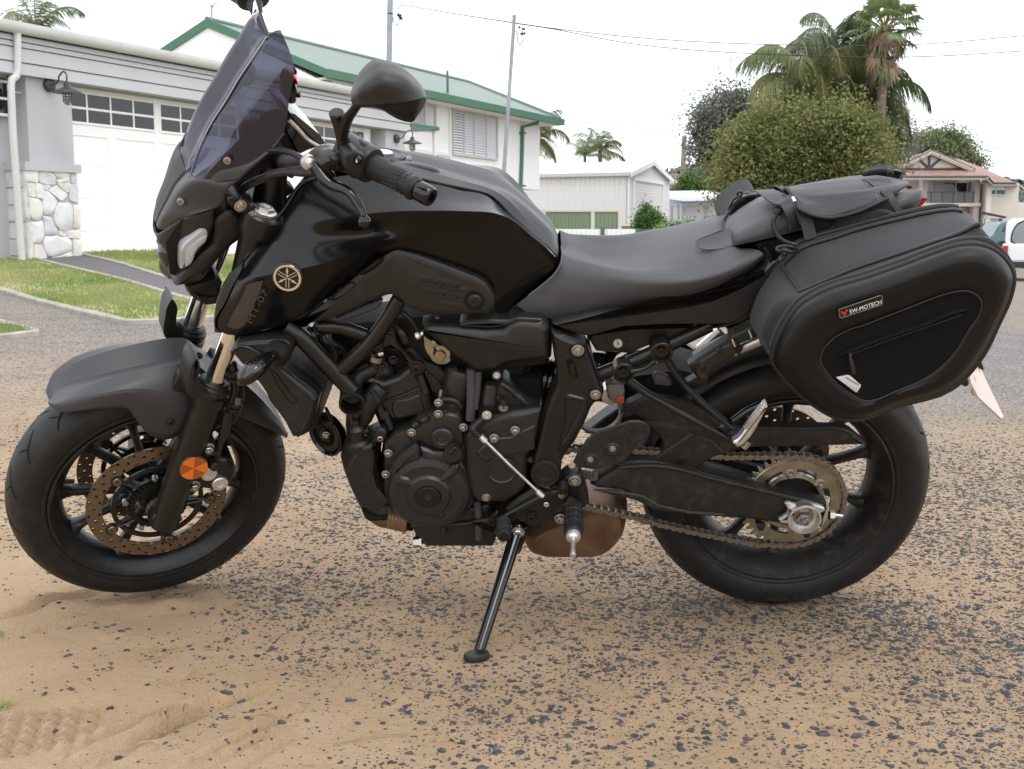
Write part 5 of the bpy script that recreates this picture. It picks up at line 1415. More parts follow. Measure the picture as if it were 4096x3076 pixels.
def guard(mb,s):
 P=px(W_,SF,.146,*GUARD);P=P*np.array([1,1,1]);m2=MB();m2.plate(crom(P,3,True),.065,((0,-.012),(.004,-.003),(.012,0)))
 mb.merge(m2,(lambda V:V*np.array([1,-1,1]))if s<0 else None)
bp('fork_guard',lambda mb:guard(mb,1),m_plas,SF);bp('fork_guard',lambda mb:guard(mb,-1),m_plas,SF)
def fender(mb):
# stations along the arc: (centre, ridge, side, lower edge) as photo readings
 rows=[[(250,636,0.0),(246,645,.014),(246,655,.022),(255,672,.030)],[(290,594,0.0),(300,628,.031),(305,660,.055),(322,702,.066)],[(389,548,0.0),(405,583,.045),(412,630,.072),(425,694,.082)],[(524,507,0.0),(540,535,.048),(550,600,.080),(560,680,.088)],[(684,470,0.0),(700,493,.049),(690,580,.084),(650,684,.090)],[(824,441,0.0),(840,466,.050),(800,590,.088),(700,745,.094)],[(914,428,0.0),(930,453,.050),(900,605,.090),(765,818,.095)],[(985,428,0.0),(995,455,.050),(960,620,.090),(828,842,.095)],[(1060,435,0.0),(1060,500,.052),(1010,640,.090),(880,835,.095)],[(1150,475,0.0),(1130,540,.053),(1060,650,.088),(930,800,.092)]]
 A=np.array([[SF.p(W_(x,y),l)for x,y,l in r]for r in rows])
 both(mb,surf(A,6,5,creases=(1,)))
bp('front_fender',fender,m_matt,SF,ang=16,solid=.004)
def fender_rear(mb):
 rows=[[(1110,470,0.0),(1130,500,.05),(1130,620,.075),(1120,700,.080)],[(1190,500,0.0),(1210,530,.05),(1200,640,.072),(1190,715,.078)],[(1280,560,0),(1300,600,.048),(1290,690,.068),(1280,748,.072)],[(1370,660,0),(1385,690,.046),(1380,750,.062),(1370,786,.066)],[(1440,760,0),(1452,775,.04),(1455,805,.05),(1450,826,.052)],[(1462,800,0),(1470,808,.03),(1472,820,.04),(1466,832,.045)]]
 both(mb,surf(np.array([[SF.p(W_(x,y),l)for x,y,l in r]for r in rows]),6,5,creases=(1,)))
bp('rear_fender_half',fender_rear,m_matt,SF,ang=24,solid=.003)
bp('fender_stay',lambda mb:mb.plate(outline(W_,SF,.088,[(888,560),(985,465),(1010,500),(1010,640),(940,700),(905,640),(882,600)],3),.02),m_plas,SF)
bolt('fender_bolt',W_,(870,748),.096,.0075,m_plas,SF)
bolt('fender_screw',W_,(1016,412),.03,.006,m_plas,SF,ax=np.array([.2,-.3,.93]))
# caliper near side
bp('brake_caliper',lambda mb:[mb.plate(outline(F_,SF,.125,[(1530,335),(1590,300),(1660,330),(1650,430),(1720,455),(1765,462),(1822,575),(1800,620),(1752,690),(1640,705),(1560,690),(1480,650),(1470,560),(1500,450)],3),.07,((0,-.010),(.005,-.003),(.012,0))),mb.plate(outline(F_,SF,.116,[(1640,470),(1770,466),(1815,575),(1795,612),(1690,560)],3),.05,((0,-.004),(.004,0)))],m_frame,SF)
bolt('caliper_bolt',F_,(1600,368),.128,.0098,m_steel,SF,hexa=True,h=.012)
bolt('caliper_bolt',F_,(1493,658),.128,.0098,m_steel,SF,hexa=True,h=.012)
for q in((1607,567),(1690,641)):
 c_=SF.p(F_(*q),.128)
 bp('piston_cap',lambda mb:[mb.lathe(c_,OUT,[(0,-.004),(.0172,-.004),(.0172,.003),(.0155,.005),(.0085,.005),(.008,.0025),(0,.0025)],30)]+[mb.lathe(c_+.0085*np.array([math.cos(a),0,math.sin(a)]),OUT,[(0,.0046),(.0026,.0046),(.0026,.0028)],10)for a in np.linspace(0,6.283,6,endpoint=False)],m_alu,SF)
rc_=SF.p(F_(1488,518),.137)
rf=bp('reflector',lambda mb:mb.lathe(rc_,OUT,[(0,-.004),(.031,-.004),(.0315,.001),(.030,.003),(0,.003)],36),m_plas,SF)
for k in range(6):
 bp('reflector_lens',lambda mb:mb.ringloft([np.array([rc_+OUT*h for h in()]+[rc_+OUT*h+(r*np.array([math.cos(a),0,math.sin(a)]))for r,a in[(0,0)]+[(.0288,math.radians(t))for t in np.linspace(60*k+18,60*k+78,9)]])for h in(.002,.0042)]),m_orange if k%2 else m_orange2,SF,rf)
 # brake line and sensor plumbing beside the leg
def hose(name,view,pts,r,m=m_plas,fr=SF,n=8):
 return bp(name,lambda mb:mb.tube(px3(view,fr,*pts),r,n,sm=6),m,fr)
hose('brake_hose',W_,[(1175,430,.1),(1195,520,.12),(1200,590,.125),(1170,680,.125),(1160,740,.125),(1130,840,.125),(1120,890,.125),(1100,960,.125)],.0065)
bp('hose_sleeve',lambda mb:mb.tube(px3(W_,SF,(1165,690,.126),(1148,790,.126),(1130,850,.126)),[.010,.0115,.008],12),m_plas,SF)
bp('hose_sleeve',lambda mb:mb.tube(px3(W_,SF,(1180,440,.11),(1200,540,.124)),[.010,.012],12),m_plas,SF)
for q in((1190,500),(1190,525),(1205,655),(1195,680),(1080,895)):
 bp('hose_clip',lambda mb:mb.lathe(SF.p(W_(*q),.125),(0.2,0,1),[(.009,-.004),(.015,-.004),(.015,.004),(.009,.004)],12),m_plas,SF)
bp('banjo_bolt',lambda mb:mb.lathe(SF.p(F_(1648,495),.133),OUT,[(0,.014),(.005,.014),(.011,.010),(.012,0),(.014,-.006)],12),m_frame,SF)
hose('sensor_wire',W_,[(1240,540,.12),(1245,600,.125),(1215,700,.126),(1180,760,.126),(1150,760,.125),(1080,800,.12),(1065,810,.115)],.003)
# far caliper seen through the spokes
bp('brake_caliper',lambda mb:mb.plate(outline(F_,SF,-.085,[(1020,480),(1100,300),(1180,250),(1270,300),(1260,460),(1180,520),(1060,540)],3),.06,((0,-.008),(.008,0))),m_frame,SF)
# ------------------------------------------------------------------ nose, screen, headlight (turn with the bars)
def A3(view,fr,rows):return np.array([[fr.p(view(x,y),l)for x,y,l in r]for r in rows])
SCR=[[(60,2120,0),(75,2165,.018),(130,2180,.035),(210,2145,.052)],[(92,2040,0),(115,2055,.028),(225,2060,.055),(420,2030,.085)],[(165,1900,0),(200,1905,.036),(400,1890,.075),(700,1925,.110)],[(250,1742,0),(290,1745,.042),(480,1700,.085),(728,1800,.118)],[(345,1630,0),(385,1640,.045),(640,1540,.098),(860,1690,.122)],[(405,1470,0),(440,1480,.048),(795,1340,.106),(1010,1550,.127)],[(556,1150,0),(590,1155,.050),(890,1145,.110),(1170,1400,.131)],[(686,950,0),(720,955,.052),(1020,960,.113),(1268,1245,.136)],[(816,730,0),(850,735,.053),(1180,740,.115),(1320,960,.134)],[(951,532,0),(985,535,.054),(1288,575,.114),(1366,625,.127)],[(1080,352,0),(1108,350,.054),(1300,470,.100),(1338,522,.110)],[(1100,345,0),(1112,338,.052),(1190,288,.076),(1240,284,.088)]]
bp('windscreen',lambda mb:both(mb,surf(A3(S_,SF,SCR)[3:],5,6,creases=(1,2))),m_screen,SF,ang=50)
lift=lambda A,d:A+np.array([-.5*d,-d,.2*d])
NOSE=SCR[:4]+[[(345,1630,0),(385,1640,.045),(425,1680,.066),(860,1690,.122)]]
bp('nose_cowl',lambda mb:both(mb,lift(surf(A3(S_,SF,NOSE),6,6),.0016)),m_matt,SF,ang=60,solid=.003)
STRIP=[[(405,1688,.062),(560,1730,.094),(860,1692,.124)],[(520,1600,.080),(680,1620,.102),(930,1625,.126)],[(700,1485,.089),(850,1520,.108),(1010,1550,.128)],[(900,1400,.096),(1000,1440,.114),(1100,1472,.130)],[(1100,1312,.108),(1145,1350,.121),(1178,1395,.132)],[(1240,1256,.126),(1256,1262,.131),(1268,1262,.136)]]
for s in(1,-1):bp('screen_border',lambda mb:mb.grid(lift(surf(A3(S_,SF,STRIP),6,5),.002)*np.array([1,s,1])),m_matt,SF,ang=60,solid=.003)
ARCH=[(390,1645,.046),(440,1480,.0485),(590,1155,.0505),(720,955,.0525),(850,735,.0535),(985,535,.0545),(1108,350,.0545)]
bp('screen_ridge_highlight',lambda mb:mb.tube(px3(S_,SF,*ARCH),.0032,8,sm=5,flat=.5),mat('ridge_highlight_grey',(.16,.16,.17),.18,spec=.6),SF)  # pale grey tube painted in for the highlight band along the screen's ridge
for q,l in(((735,1525),.112),((293,1913),.062)):
 bolt('screen_screw',S_,q,l+.004,.0072,mat('bronze_screw',(.30,.26,.21),.35,metal=.8)if 'bronze_screw' not in MATS else MATS['bronze_screw'],SF,h=.005,washer=False,ax=np.array([-.3,-.9,.3]))
for q,l in(((188,1750),-.035),((488,1192),-.055)):
 bolt('screen_screw',S_,q,l,.0070,MATS['bronze_screw'],SF,h=.007,washer=False,ax=np.array([-.8,.3,.3]))
 # headlight body: centre strip, cheeks, lamp
HL=[[(52,2205,0),(75,2215,.025),(150,2170,.050),(320,2070,.075),(600,1990,.095)],[(66,2260,0),(85,2300,.030),(190,2330,.058),(330,2215,.080),(600,2120,.098)],[(95,2330,0),(145,2370,.032),(230,2440,.060),(300,2330,.078),(560,2240,.097)],[(100,2440,0),(155,2440,.032),(210,2520,.058),(285,2450,.076),(420,2440,.092)],[(86,2520,0),(160,2560,.034),(200,2600,.056),(285,2590,.074),(350,2540,.086)],[(110,2590,0),(160,2615,.032),(220,2620,.052),(285,2600,.070),(320,2580,.080)],[(170,2640,0),(200,2650,.028),(240,2640,.048),(280,2620,.062),(310,2600,.072)]]
bp('headlight_shell',lambda mb:both(mb,surf(A3(S_,SF,HL),5,4)),m_plas,SF,ang=50,solid=.003)
CHEEK=[(240,2728),(236,2712),(262,2655),(330,2580),(395,2510),(470,2420),(545,2360),(588,2320),(610,2200),(598,2115),(640,2060),(720,1998),(790,1985),(835,2010),(900,2090),(935,2150),(912,2225),(860,2290),(790,2340),(705,2420),(640,2500),(570,2585),(510,2665),(470,2690),(380,2705),(300,2725)]
def cheek(mb,s):
 P=outline(S_,SF,.098,CHEEK,2);m2=MB();m2.plate(P,.05,((0,-.012),(.003,-.004),(.009,0),(.016,.001)))
 mb.merge(m2,(lambda V:V*np.array([1,s,1])))
for s in(1,-1):
 bp('headlight_cheek',lambda mb:cheek(mb,s),m_plas,SF)
 def drl(mb):
  m2=MB();m2.plate(outline(S_,SF,.1015,[(287,2562),(288,2480),(292,2385),(310,2345),(345,2305),(400,2260),(470,2200),(500,2186),(540,2190),(556,2215),(552,2250),(525,2300),(470,2350),(430,2395),(412,2440),(400,2490),(360,2530),(310,2560)],2),.03,((0,-.006),(.002,-.001),(.006,0),(.012,.0015)));mb.merge(m2,lambda V:V*np.array([1,s,1]))
 dl=bp('position_lamp',drl,m_lens,SF)
 def drlin(mb):
  m2=MB();m2.plate(outline(S_,SF,.1045,[(333,2535),(336,2430),(350,2370),(420,2310),(500,2240),(545,2230),(525,2295),(460,2350),(425,2400),(405,2470),(380,2510)],2),.002,((0,0),(.003,.001)));mb.merge(m2,lambda V:V*np.array([1,s,1]))
 bp('light_guide',drlin,mat('frosted_light_guide',(.40,.40,.42),.3,spec=.5)if 'frosted_light_guide' not in MATS else MATS['frosted_light_guide'],SF,dl)
pl_c=SF.p(S_(128,2425),.012)
bp('projector_lens',lambda mb:mb.lathe(pl_c+np.array([.012,0,0]),(-1,-.05,0),[(.036,-.02),(.035,0),(.030,.010),(.018,.019),(0,.022)],28),m_glass,SF)
bp('headlight_core',lambda mb:mb.ringloft([np.array([SF.p(S_(x,y),l)for x,y in((300,2080),(760,2010),(860,2130),(600,2450),(330,2640),(190,2600),(150,2300))])for l in(-.075,.075)]),m_deep,SF)
bp('lower_bracket',lambda mb:mb.plate(outline(H_,SF,.05,[(335,1420),(430,1390),(640,1330),(700,1400),(660,1560),(640,1590),(540,1600),(470,1580),(400,1530),(360,1480)],2),.10,((0,-.012),(.004,-.003),(.012,0))),m_plas,SF)
bp('bracket_lip',lambda mb:mb.plate(outline(H_,SF,.058,[(430,1480),(480,1510),(560,1530),(645,1520),(642,1585),(545,1598),(480,1575)],2),.05,((0,-.004),(.003,0))),m_plas,SF)
bp('cowl_stay',lambda mb:mb.plate(outline(H_,SF,.075,[(720,500),(880,380),(1000,260),(1150,120),(1230,40),(1300,130),(1200,250),(1080,330),(960,480),(880,600),(800,640),(740,600)],2),.12,((0,-.01),(.006,0))),m_deep,SF)
# triple clamp and fork tops
bp('upper_fork_tube',lambda mb:mb.tube(px3(H_,SF,(900,1300,.108),(960,1020,.108),(1000,850,.108),(1060,720,.108)),.0262,24),m_frame,SF)
bp('upper_fork_tube',lambda mb:mb.tube(px3(H_,SF,(900,1300,.108),(1060,720,.108))*np.array([1,-1,1]),.0262,24),m_frame,SF)
tc_n=fdir
tcc=SF.p(H_(1085,705),.108)
bp('triple_clamp',lambda mb:[mb.lathe(tcc-tc_n*.018,tc_n,[(.022,-.03),(.038,-.028),(.040,-.02),(.040,.012),(.036,.016),(.026,.017)],32),mb.lathe(tcc*np.array([1,-1,1])-tc_n*.018,tc_n,[(.022,-.03),(.038,-.028),(.040,.012),(.026,.017)],32),mb.tube([tcc+OUT*.0-tc_n*.025,tcc*np.array([1,0,1])+np.array([.03,0,0])-tc_n*.03,tcc*np.array([1,-1,1])-tc_n*.025],[.024,.034,.024],12,flat=.7)],m_frame,SF)
fcap=bp('fork_cap',lambda mb:mb.lathe(tcc-tc_n*.004,tc_n,[(.0,0),(.0245,.0),(.025,.007),(.0225,.009),(.0175,.0095),(.0170,.0080),(.012,.0080),(.0115,.0115),(0,.012)],6*6),m_alu,SF)
bp('cap_hex',lambda mb:mb.lathe(tcc+tc_n*.0035,tc_n,[(.0185,0),(.0175,.0075),(.0125,.0085),(.0118,.005),(0,.005)],6),m_alu,SF,fcap,20)
bp('clamp_lug',lambda mb:[mb.plate(outline(H_,SF,.120,[(735,560),(800,545),(870,560),(905,600),(1000,640),(1000,760),(960,790),(900,770),(860,720),(790,690),(730,640)],3),.06,((0,-.008),(.005,0)))],m_frame,SF)
bolt('clamp_bolt',H_,(858,650),.124,.0088,m_steel,SF,h=.009)
bolt('clamp_bolt',H_,(975,740),.124,.0075,m_steel,SF,h=.007)
bp('handlebar_riser',lambda mb:mb.tube(px3(H_,SF,(1130,640,.045),(1150,420,.045),(1140,220,.045)),[.034,.030,.034],16),m_frame,SF)
bp('bar_clamp',lambda mb:mb.plate(outline(H_,SF,.075,[(1040,190),(1100,130),(1210,140),(1270,220),(1260,330),(1180,380),(1060,360),(1030,280)],3),.15,((0,-.01),(.006,0))),m_deep,SF)
bp('cable_guide',lambda mb:mb.plate(outline(H_,SF,.06,[(1280,420),(1340,470),(1370,480),(1365,520),(1310,560),(1240,620),(1220,560)],2),.03),m_deep,SF)
# handlebar
BAR=[(-160,1070,-.02,.0155),(0,1078,.055,.0155),(70,1082,.090,.0150),(150,1082,.120,.0125),(230,1060,.155,.0112),(300,1008,.180,.0112),(350,996,.200,.0112),(420,1010,.225,.0112),(500,1050,.245,.0112),(700,1130,.29,.0112),(1000,1275,.375,.0112)]
def farside(P):
 P=np.atleast_2d(P);t=np.clip(-P[:,1]/.375,0,1)
 return np.stack([P[:,0]-.13*t,-P[:,1]*.92,P[:,2]-.03*t],-1)
def barpath(mb):
 P=px3(K_,SF,*[(x,y,l)for x,y,l,r in BAR]);r=[b[3]for b in BAR]
 mb.tube(P,r,16,sm=5)
 Q=farside(P)[::-1];mb.tube(Q,r[::-1],16,sm=5)
bp('handlebar',barpath,mat('grey_anodised_bar',(.27,.265,.26),.36,metal=.85),SF)
bp('bar_sleeve',lambda mb:mb.tube(px3(K_,SF,(-10,1078,.05),(45,1081,.078),(62,1082,.086)),[.019,.0185,.0165],20),m_frame,SF)
gp=px3(K_,SF,(690,1125,.285),(760,1155,.305),(850,1205,.333),(950,1262,.362),(985,1282,.371))
gd=(gp[-1]-gp[0])/np.linalg.norm(gp[-1]-gp[0])
gL=np.linalg.norm(gp[-1]-gp[0])
grip=bp('grip',lambda mb:mb.lathe(gp[0]-gd*.02,gd,[(.0165,0),(.0220,.004),(.0220,.03),(.0205,.034),(.0198,.05),(.0195,gL*.5),(.0188,gL*.85),(.0205,gL*.93),(.0220,gL*.96),(.0220,gL),(.0180,gL+.006)],32),m_rub,SF)
def ribs(mb):
 u=np.cross(gd,[0,0,1.0]);u/=np.linalg.norm(u);w=np.cross(u,gd)
 for k in range(16):
  a=k/16*6.283
  for z0,z1 in((.040,.075),(.085,.118)):
   t=np.linspace(z0,min(z1,gL*.82),5);aa=a+(t-z0)*9
   mb.tube(gp[0]-gd*.02+gd*t[:,None]+.0194*(np.cos(aa)[:,None]*u+np.sin(aa)[:,None]*w),.0011,5)
bp('grip_ribs',ribs,m_plas,SF,grip)
bp('bar_end',lambda mb:mb.lathe(gp[-1]-gd*.012,gd,[(.0140,0),(.0178,.002),(.0182,.022),(.0172,.028),(.0150,.031),(.0085,.031),(.0075,.024),(0,.024)],32),m_gloss,SF)
bp('bar_end',lambda mb:mb.lathe(farside(gp[-1])[0],farside(gp[-1])[0]-farside(gp[0])[0],[(.0152,.002),(.0155,.022),(.0125,.034),(0,.034)],24),m_gloss,SF)
bp('grip',lambda mb:mb.tube(farside(np.array([gp[0]-gd*.02,gp[-1]])),.018,18),m_rub,SF)
sw=gp[0]-gd*.085
swp=bp('switch_housing',lambda mb:mb.lathe(sw,gd,[(.014,-.004),(.026,0),(.0335,.003),(.0350,.012),(.0340,.040),(.0350,.044),(.0335,.050),(.0330,.056),(.0330,.066),(.031,.070),(.0205,.072)],30),m_plas,SF)
def sw_block(name,view,pts,l,m,d=.02,prof=((0,-.004),(.002,-.001),(.004,0))):
 return bp(name,lambda mb:mb.plate(outline(view,SF,l,pts,2),d,prof),m,SF,swp)
sw_block('switch_face',K_,[(470,1030),(530,1000),(600,1030),(612,1080),(575,1190),(520,1190),(465,1120)],.288,m_plas,.035)
sw_block('switch_recess',K_,[(522,1040),(580,1048),(590,1062),(580,1100),(525,1095)],.2895,m_deep,.002,((0,0),(.001,.0005)))
sw_block('indicator_switch',K_,[(535,1068),(552,1045),(566,1040),(586,1068),(566,1094),(550,1092)],.296,m_gloss,.008)
sw_block('switch_mark',K_,[(536,1066),(546,1060),(549,1080),(540,1084)],.2972,m_print,.001,((0,0),))
sw_block('high_beam_switch',K_,[(572,965),(590,950),(610,955),(640,990),(625,1000),(580,985)],.262,m_plas,.02)
# clutch perch, lever, cable
bp('clutch_perch',lambda mb:mb.plate(outline(K_,SF,.252,[(290,1092),(330,1065),(400,1040),(455,1030),(470,1090),(450,1135),(400,1120),(370,1110),(385,1150),(420,1180),(380,1190),(310,1150)],2),.035,((0,-.006),(.004,0))),m_frame,SF)
bp('clutch_pivot',lambda mb:mb.lathe(SF.p(K_(402,1052),.25),(0.1,-.35,.93),[(0,.008),(.006,.008),(.0105,.005),(.011,0),(.011,-.02)],18),m_plas,SF)
LEV=[(262,1100,.235,.0085),(300,1145,.245,.0095),(340,1195,.258,.0098),(390,1232,.272,.0088),(440,1250,.285,.0082),(490,1275,.298,.0078),(540,1335,.315,.0074),(575,1395,.33,.0068),(592,1440,.34,.006),(595,1472,.346,.006)]
lv=bp('clutch_lever',lambda mb:mb.tube(px3(K_,SF,*[(x,y,l)for x,y,l,r in LEV]),[q[3]*(1.45-.4*i/9)for i,q in enumerate(LEV)],12,sm=5,flat=.8),m_gloss,SF)
bp('lever_ball',lambda mb:mb.lathe(SF.p(K_(595,1474),.346),(0,0,1),[(0,-.0118),(.006,-.0105),(.0105,-.006),(.0122,0),(.0105,.006),(.006,.0105),(0,.0118)],24),m_gloss,SF,lv)
ca=px3(K_,SF,(175,1072,.17),(240,1108,.225));cd_=(ca[1]-ca[0])/np.linalg.norm(ca[1]-ca[0])
bp('cable_adjuster',lambda mb:mb.lathe(SF.p(K_(225,1080),.20),cd_,[(.006,-.012),(.0135,-.010),(.0145,-.007),(.0145,.001),(.0135,.004),(.009,.005),(.008,.014),(.005,.016)],30),m_alu,SF)
hose('clutch_cable',K_,[(-120,1010,.10),(-60,1000,.12),(0,995,.14),(80,1005,.16),(150,1035,.18),(205,1070,.198)],.0052)
hose('wiring_loom',H_,[(840,520,.08),(930,450,.10),(1060,390,.12),(1180,345,.14),(1300,325,.16),(1450,335,.19),(1560,330,.215)],.0080,m_plas)
hose('wiring_loom',H_,[(1080,470,.05),(1190,440,.06),(1240,480,.05),(1262,540,.04),(1240,640,.03)],.0065,m_gloss)
hose('throttle_cable',H_,[(690,720,.05),(780,480,.05),(900,300,.05),(1000,230,.03)],.006,m_plas)
hose('brake_pipe',H_,[(760,640,.04),(830,470,.03),(900,360,.02),(960,300,0)],.005,m_gloss)
hose('wire_tie',H_,[(1330,330,.165),(1362,345,.17)],.0090,m_gloss)
# mirrors
bp('mirror_boss',lambda mb:mb.tube(px3(K_,SF,(462,1030,.24),(450,920,.24),(430,830,.24),(412,765,.24)),[.0120,.0118,.0118,.0130],18,sm=4),m_frame,SF)
bp('mirror_boss_cap',lambda mb:mb.lathe(SF.p(K_(411,760),.24),(-.1,-.2,1),[(.0132,-.002),(.0138,.002),(.012,.005),(0,.006)],24),m_frame,SF)
bp('mirror_stem',lambda mb:mb.tube(px3(K_,SF,(446,915,.242),(458,850,.252),(478,800,.268),(520,735,.30),(560,680,.33)),[.010,.0105,.0095,.0080,.0075],14,sm=4),m_frame,SF)
MIR=[[(503,650,.36),(506,668,.366),(510,684,.368),(512,692,.366),(515,698,.36)],[(535,560,.36),(548,620,.39),(570,695,.398),(572,706,.39),(574,714,.362)],[(590,478,.36),(620,580,.402),(650,694,.410),(652,708,.396),(650,716,.366)],[(668,418,.362),(710,540,.412),(745,688,.420),(725,722,.402),(712,732,.370)],[(745,426,.366),(790,540,.416),(820,680,.427),(792,750,.406),(770,768,.375)],[(850,460,.372),(880,560,.418),(900,668,.430),(862,770,.408),(832,798,.380)],[(920,512,.378),(940,590,.414),(960,655,.424),(925,770,.406),(895,812,.384)],[(985,588,.386),(992,620,.402),(998,645,.408),(962,740,.402),(918,806,.390)],[(1004,636,.392),(1006,650,.397),(1005,668,.398),(985,715,.397),(952,760,.394)]]
def mirror_near(mb):
 S=surf(A3(K_,SF,MIR),6,6,creases=(2,));mb.grid(S)
 rim=np.vstack([S[:,0],S[-1,1:],S[::-1,-1][1:],S[0,::-1][1:-1]])
 back=rim+np.array([0.004,.022,0]);c=back.mean(0);back=c+(back-c)*.95
 n=len(rim);mb.ringloft([rim,back],False,True)
mr_=bp('mirror',mirror_near,m_plas,SF,ang=28)
bp('mirror_glass',lambda mb:(lambda S:mb.ringloft([(lambda r:r.mean(0)+(r-r.mean(0))*.9+np.array([.004,.0235,0]))(np.vstack([S[:,0],S[-1,1:],S[::-1,-1][1:],S[0,::-1][1:-1]]))]+[(lambda r:r.mean(0)+(r-r.mean(0))*.89+np.array([.004,.025,0]))(np.vstack([S[:,0],S[-1,1:],S[::-1,-1][1:],S[0,::-1][1:-1]]))],False,True))(surf(A3(K_,SF,MIR),3,3)),m_chrome,SF,mr_)
# far mirror: only its stem and collar reach the top of the picture
bp('mirror_stem',lambda mb:mb.tube(px3(S_,SF,(1110,360,-.26),(1060,240,-.29),(1020,118,-.315),(1000,60,-.325)),[.0085,.0085,.0085,.0085],14),m_frame,SF)
def far_mirror(mb):
 a=px3(S_,SF,(1014,120,-.316),(985,18,-.338),(970,-60,-.35));d=(a[1]-a[0])/np.linalg.norm(a[1]-a[0])
 mb.lathe(a[0],d,[(.009,-.004),(.0125,0),(.0135,.006),(.025,.048),(.027,.058)],24)
 mb.lathe(a[1],d,[(.029,.0),(.034,.003),(.035,.010),(.060,.045),(.075,.09),(.06,.12),(.0,.135)],24)
bp('mirror',far_mirror,m_plas,SF)
# instrument and the gadget clipped behind the screen
def dash(mb):
 T=px3(S_,SF,(1312,1068,.058),(1372,1082,.06),(1600,1270,.062),(1668,1366,.064),(1640,1370,.064),(1520,1300,.062),(1320,1090,.058))
 Bt=px3(S_,SF,(1300,1075,.055),(1300,1240,.055),(1420,1460,.06),(1500,1420,.062),(1650,1372,.064),(1520,1302,.062),(1320,1092,.058))
 for A in(Bt,):mb.ringloft([A*np.array([1,-1,1]),A])
bp('instrument_panel',dash,m_gloss,SF)
def dashtop(mb):
 P=px3(S_,SF,(1312,1062,.058),(1378,1085,.06),(1606,1272,.062),(1668,1366,.064),(1640,1366,.064),(1545,1312,.062),(1420,1190,.06))
 mb.ringloft([P*np.array([1,-1,1]),P])
bp('instrument_face',dashtop,mat('instrument_glass',(.02,.02,.022),.06,spec=.9),SF)
bp('instrument_bezel',lambda mb:mb.tube(px3(S_,SF,(1318,1140,.0585),(1400,1220,.061),(1500,1330,.063),(1600,1390,.065)),.004,8,sm=4),m_alu,SF)
bp('dash_mount',lambda mb:mb.plate(outline(S_,SF,.05,[(1180,1290),(1290,1230),(1420,1460),(1300,1520),(1180,1480),(1110,1420)],2),.1),m_deep,SF)
gd_=bp('toll_tag_holder',lambda mb:mb.plate(outline(S_,SF,.03,[(1312,830),(1350,745),(1385,770),(1412,850),(1395,985),(1360,1000),(1318,990)],2),.06,((0,-.006),(.004,0))),m_gloss,SF)
bp('red_button',lambda mb:mb.plate(outline(S_,SF,.038,[(1350,728),(1385,722),(1415,745),(1422,800),(1402,825),(1370,775)],2),.05,((0,-.008),(.005,0))),m_redlens,SF,gd_)
bp('side_knob',lambda mb:mb.plate(outline(S_,SF,.02,[(1396,885),(1432,882),(1434,932),(1398,935)],1),.03),m_gloss,SF,gd_)
bp('wire_loop',lambda mb:mb.tube(px3(S_,SF,(1358,640,.02),(1380,680,.02),(1368,725,.02)),.003,6,sm=4),m_gloss,SF,gd_)
# ------------------------------------------------------------------ tank and bodywork
TANK=[[(205,690),(197,715),(185,745),(172,775),(150,815),(78,960),(18,1120)],[(305,562),(292,600),(283,640),(268,690),(232,812),(150,980),(62,1154)],[(452,376),(432,440),(424,505),(420,575),(388,782),(345,950),(322,1138)],[(602,196),(600,320),(606,455),(596,548),(556,750),(535,900),(520,1078)],[(765,172),(765,300),(800,428),(768,545),(748,702),(735,810),(700,955)],[(935,150),(955,290),(1000,400),(925,552),(898,642),(910,720),(905,800)],[(1085,138),(1110,280),(1150,388),(1060,545),(1040,578),(1066,630),(1085,672)],[(1300,180),(1330,290),(1360,384),(1340,480),(1330,560),(1318,610),(1305,668)],[(1560,238),(1575,315),(1590,386),(1585,490),(1580,580),(1570,660),(1555,758)],[(1740,280),(1765,345),(1795,402),(1790,520),(1788,640),(1780,760),(1750,880)],[(1862,390),(1872,412),(1885,438),(1880,570),(1872,710),(1850,860),(1790,1010)],[(2002,505),(2008,522),(2014,542),(2004,650),(1985,770),(1935,890),(1835,1045)],[(2112,600),(2115,613),(2118,628),(2104,705),(2083,775),(2033,855),(1890,995)],[(2184,674),(2186,687),(2188,702),(2172,755),(2142,805),(2092,850),(2005,912)]]
TL_=[[.150,.156,.160,.163,.166,.165,.160],[.135,.144,.152,.162,.188,.182,.168],[.115,.130,.145,.162,.198,.188,.166],[.098,.122,.146,.158,.203,.186,.155],[.090,.125,.158,.150,.200,.180,.146],[.082,.128,.168,.150,.188,.168,.142],[.078,.128,.172,.158,.172,.152,.140],[.075,.124,.172,.158,.150,.145,.138],[.074,.118,.168,.156,.146,.140,.133],[.074,.112,.158,.150,.142,.134,.126],[.074,.098,.142,.138,.132,.124,.116],[.074,.090,.116,.117,.114,.110,.105],[.074,.084,.098,.101,.100,.098,.095],[.074,.080,.086,.090,.090,.088,.086]]
TG=np.array([[BK.p(T1(*q),l)for q,l in zip(r,k)]for r,k in zip(TANK,TL_)])
def tank(mb):both(mb,surf(TG,6,5,creases=(2,4)))
bp('fuel_tank',tank,m_paint,ang=38)
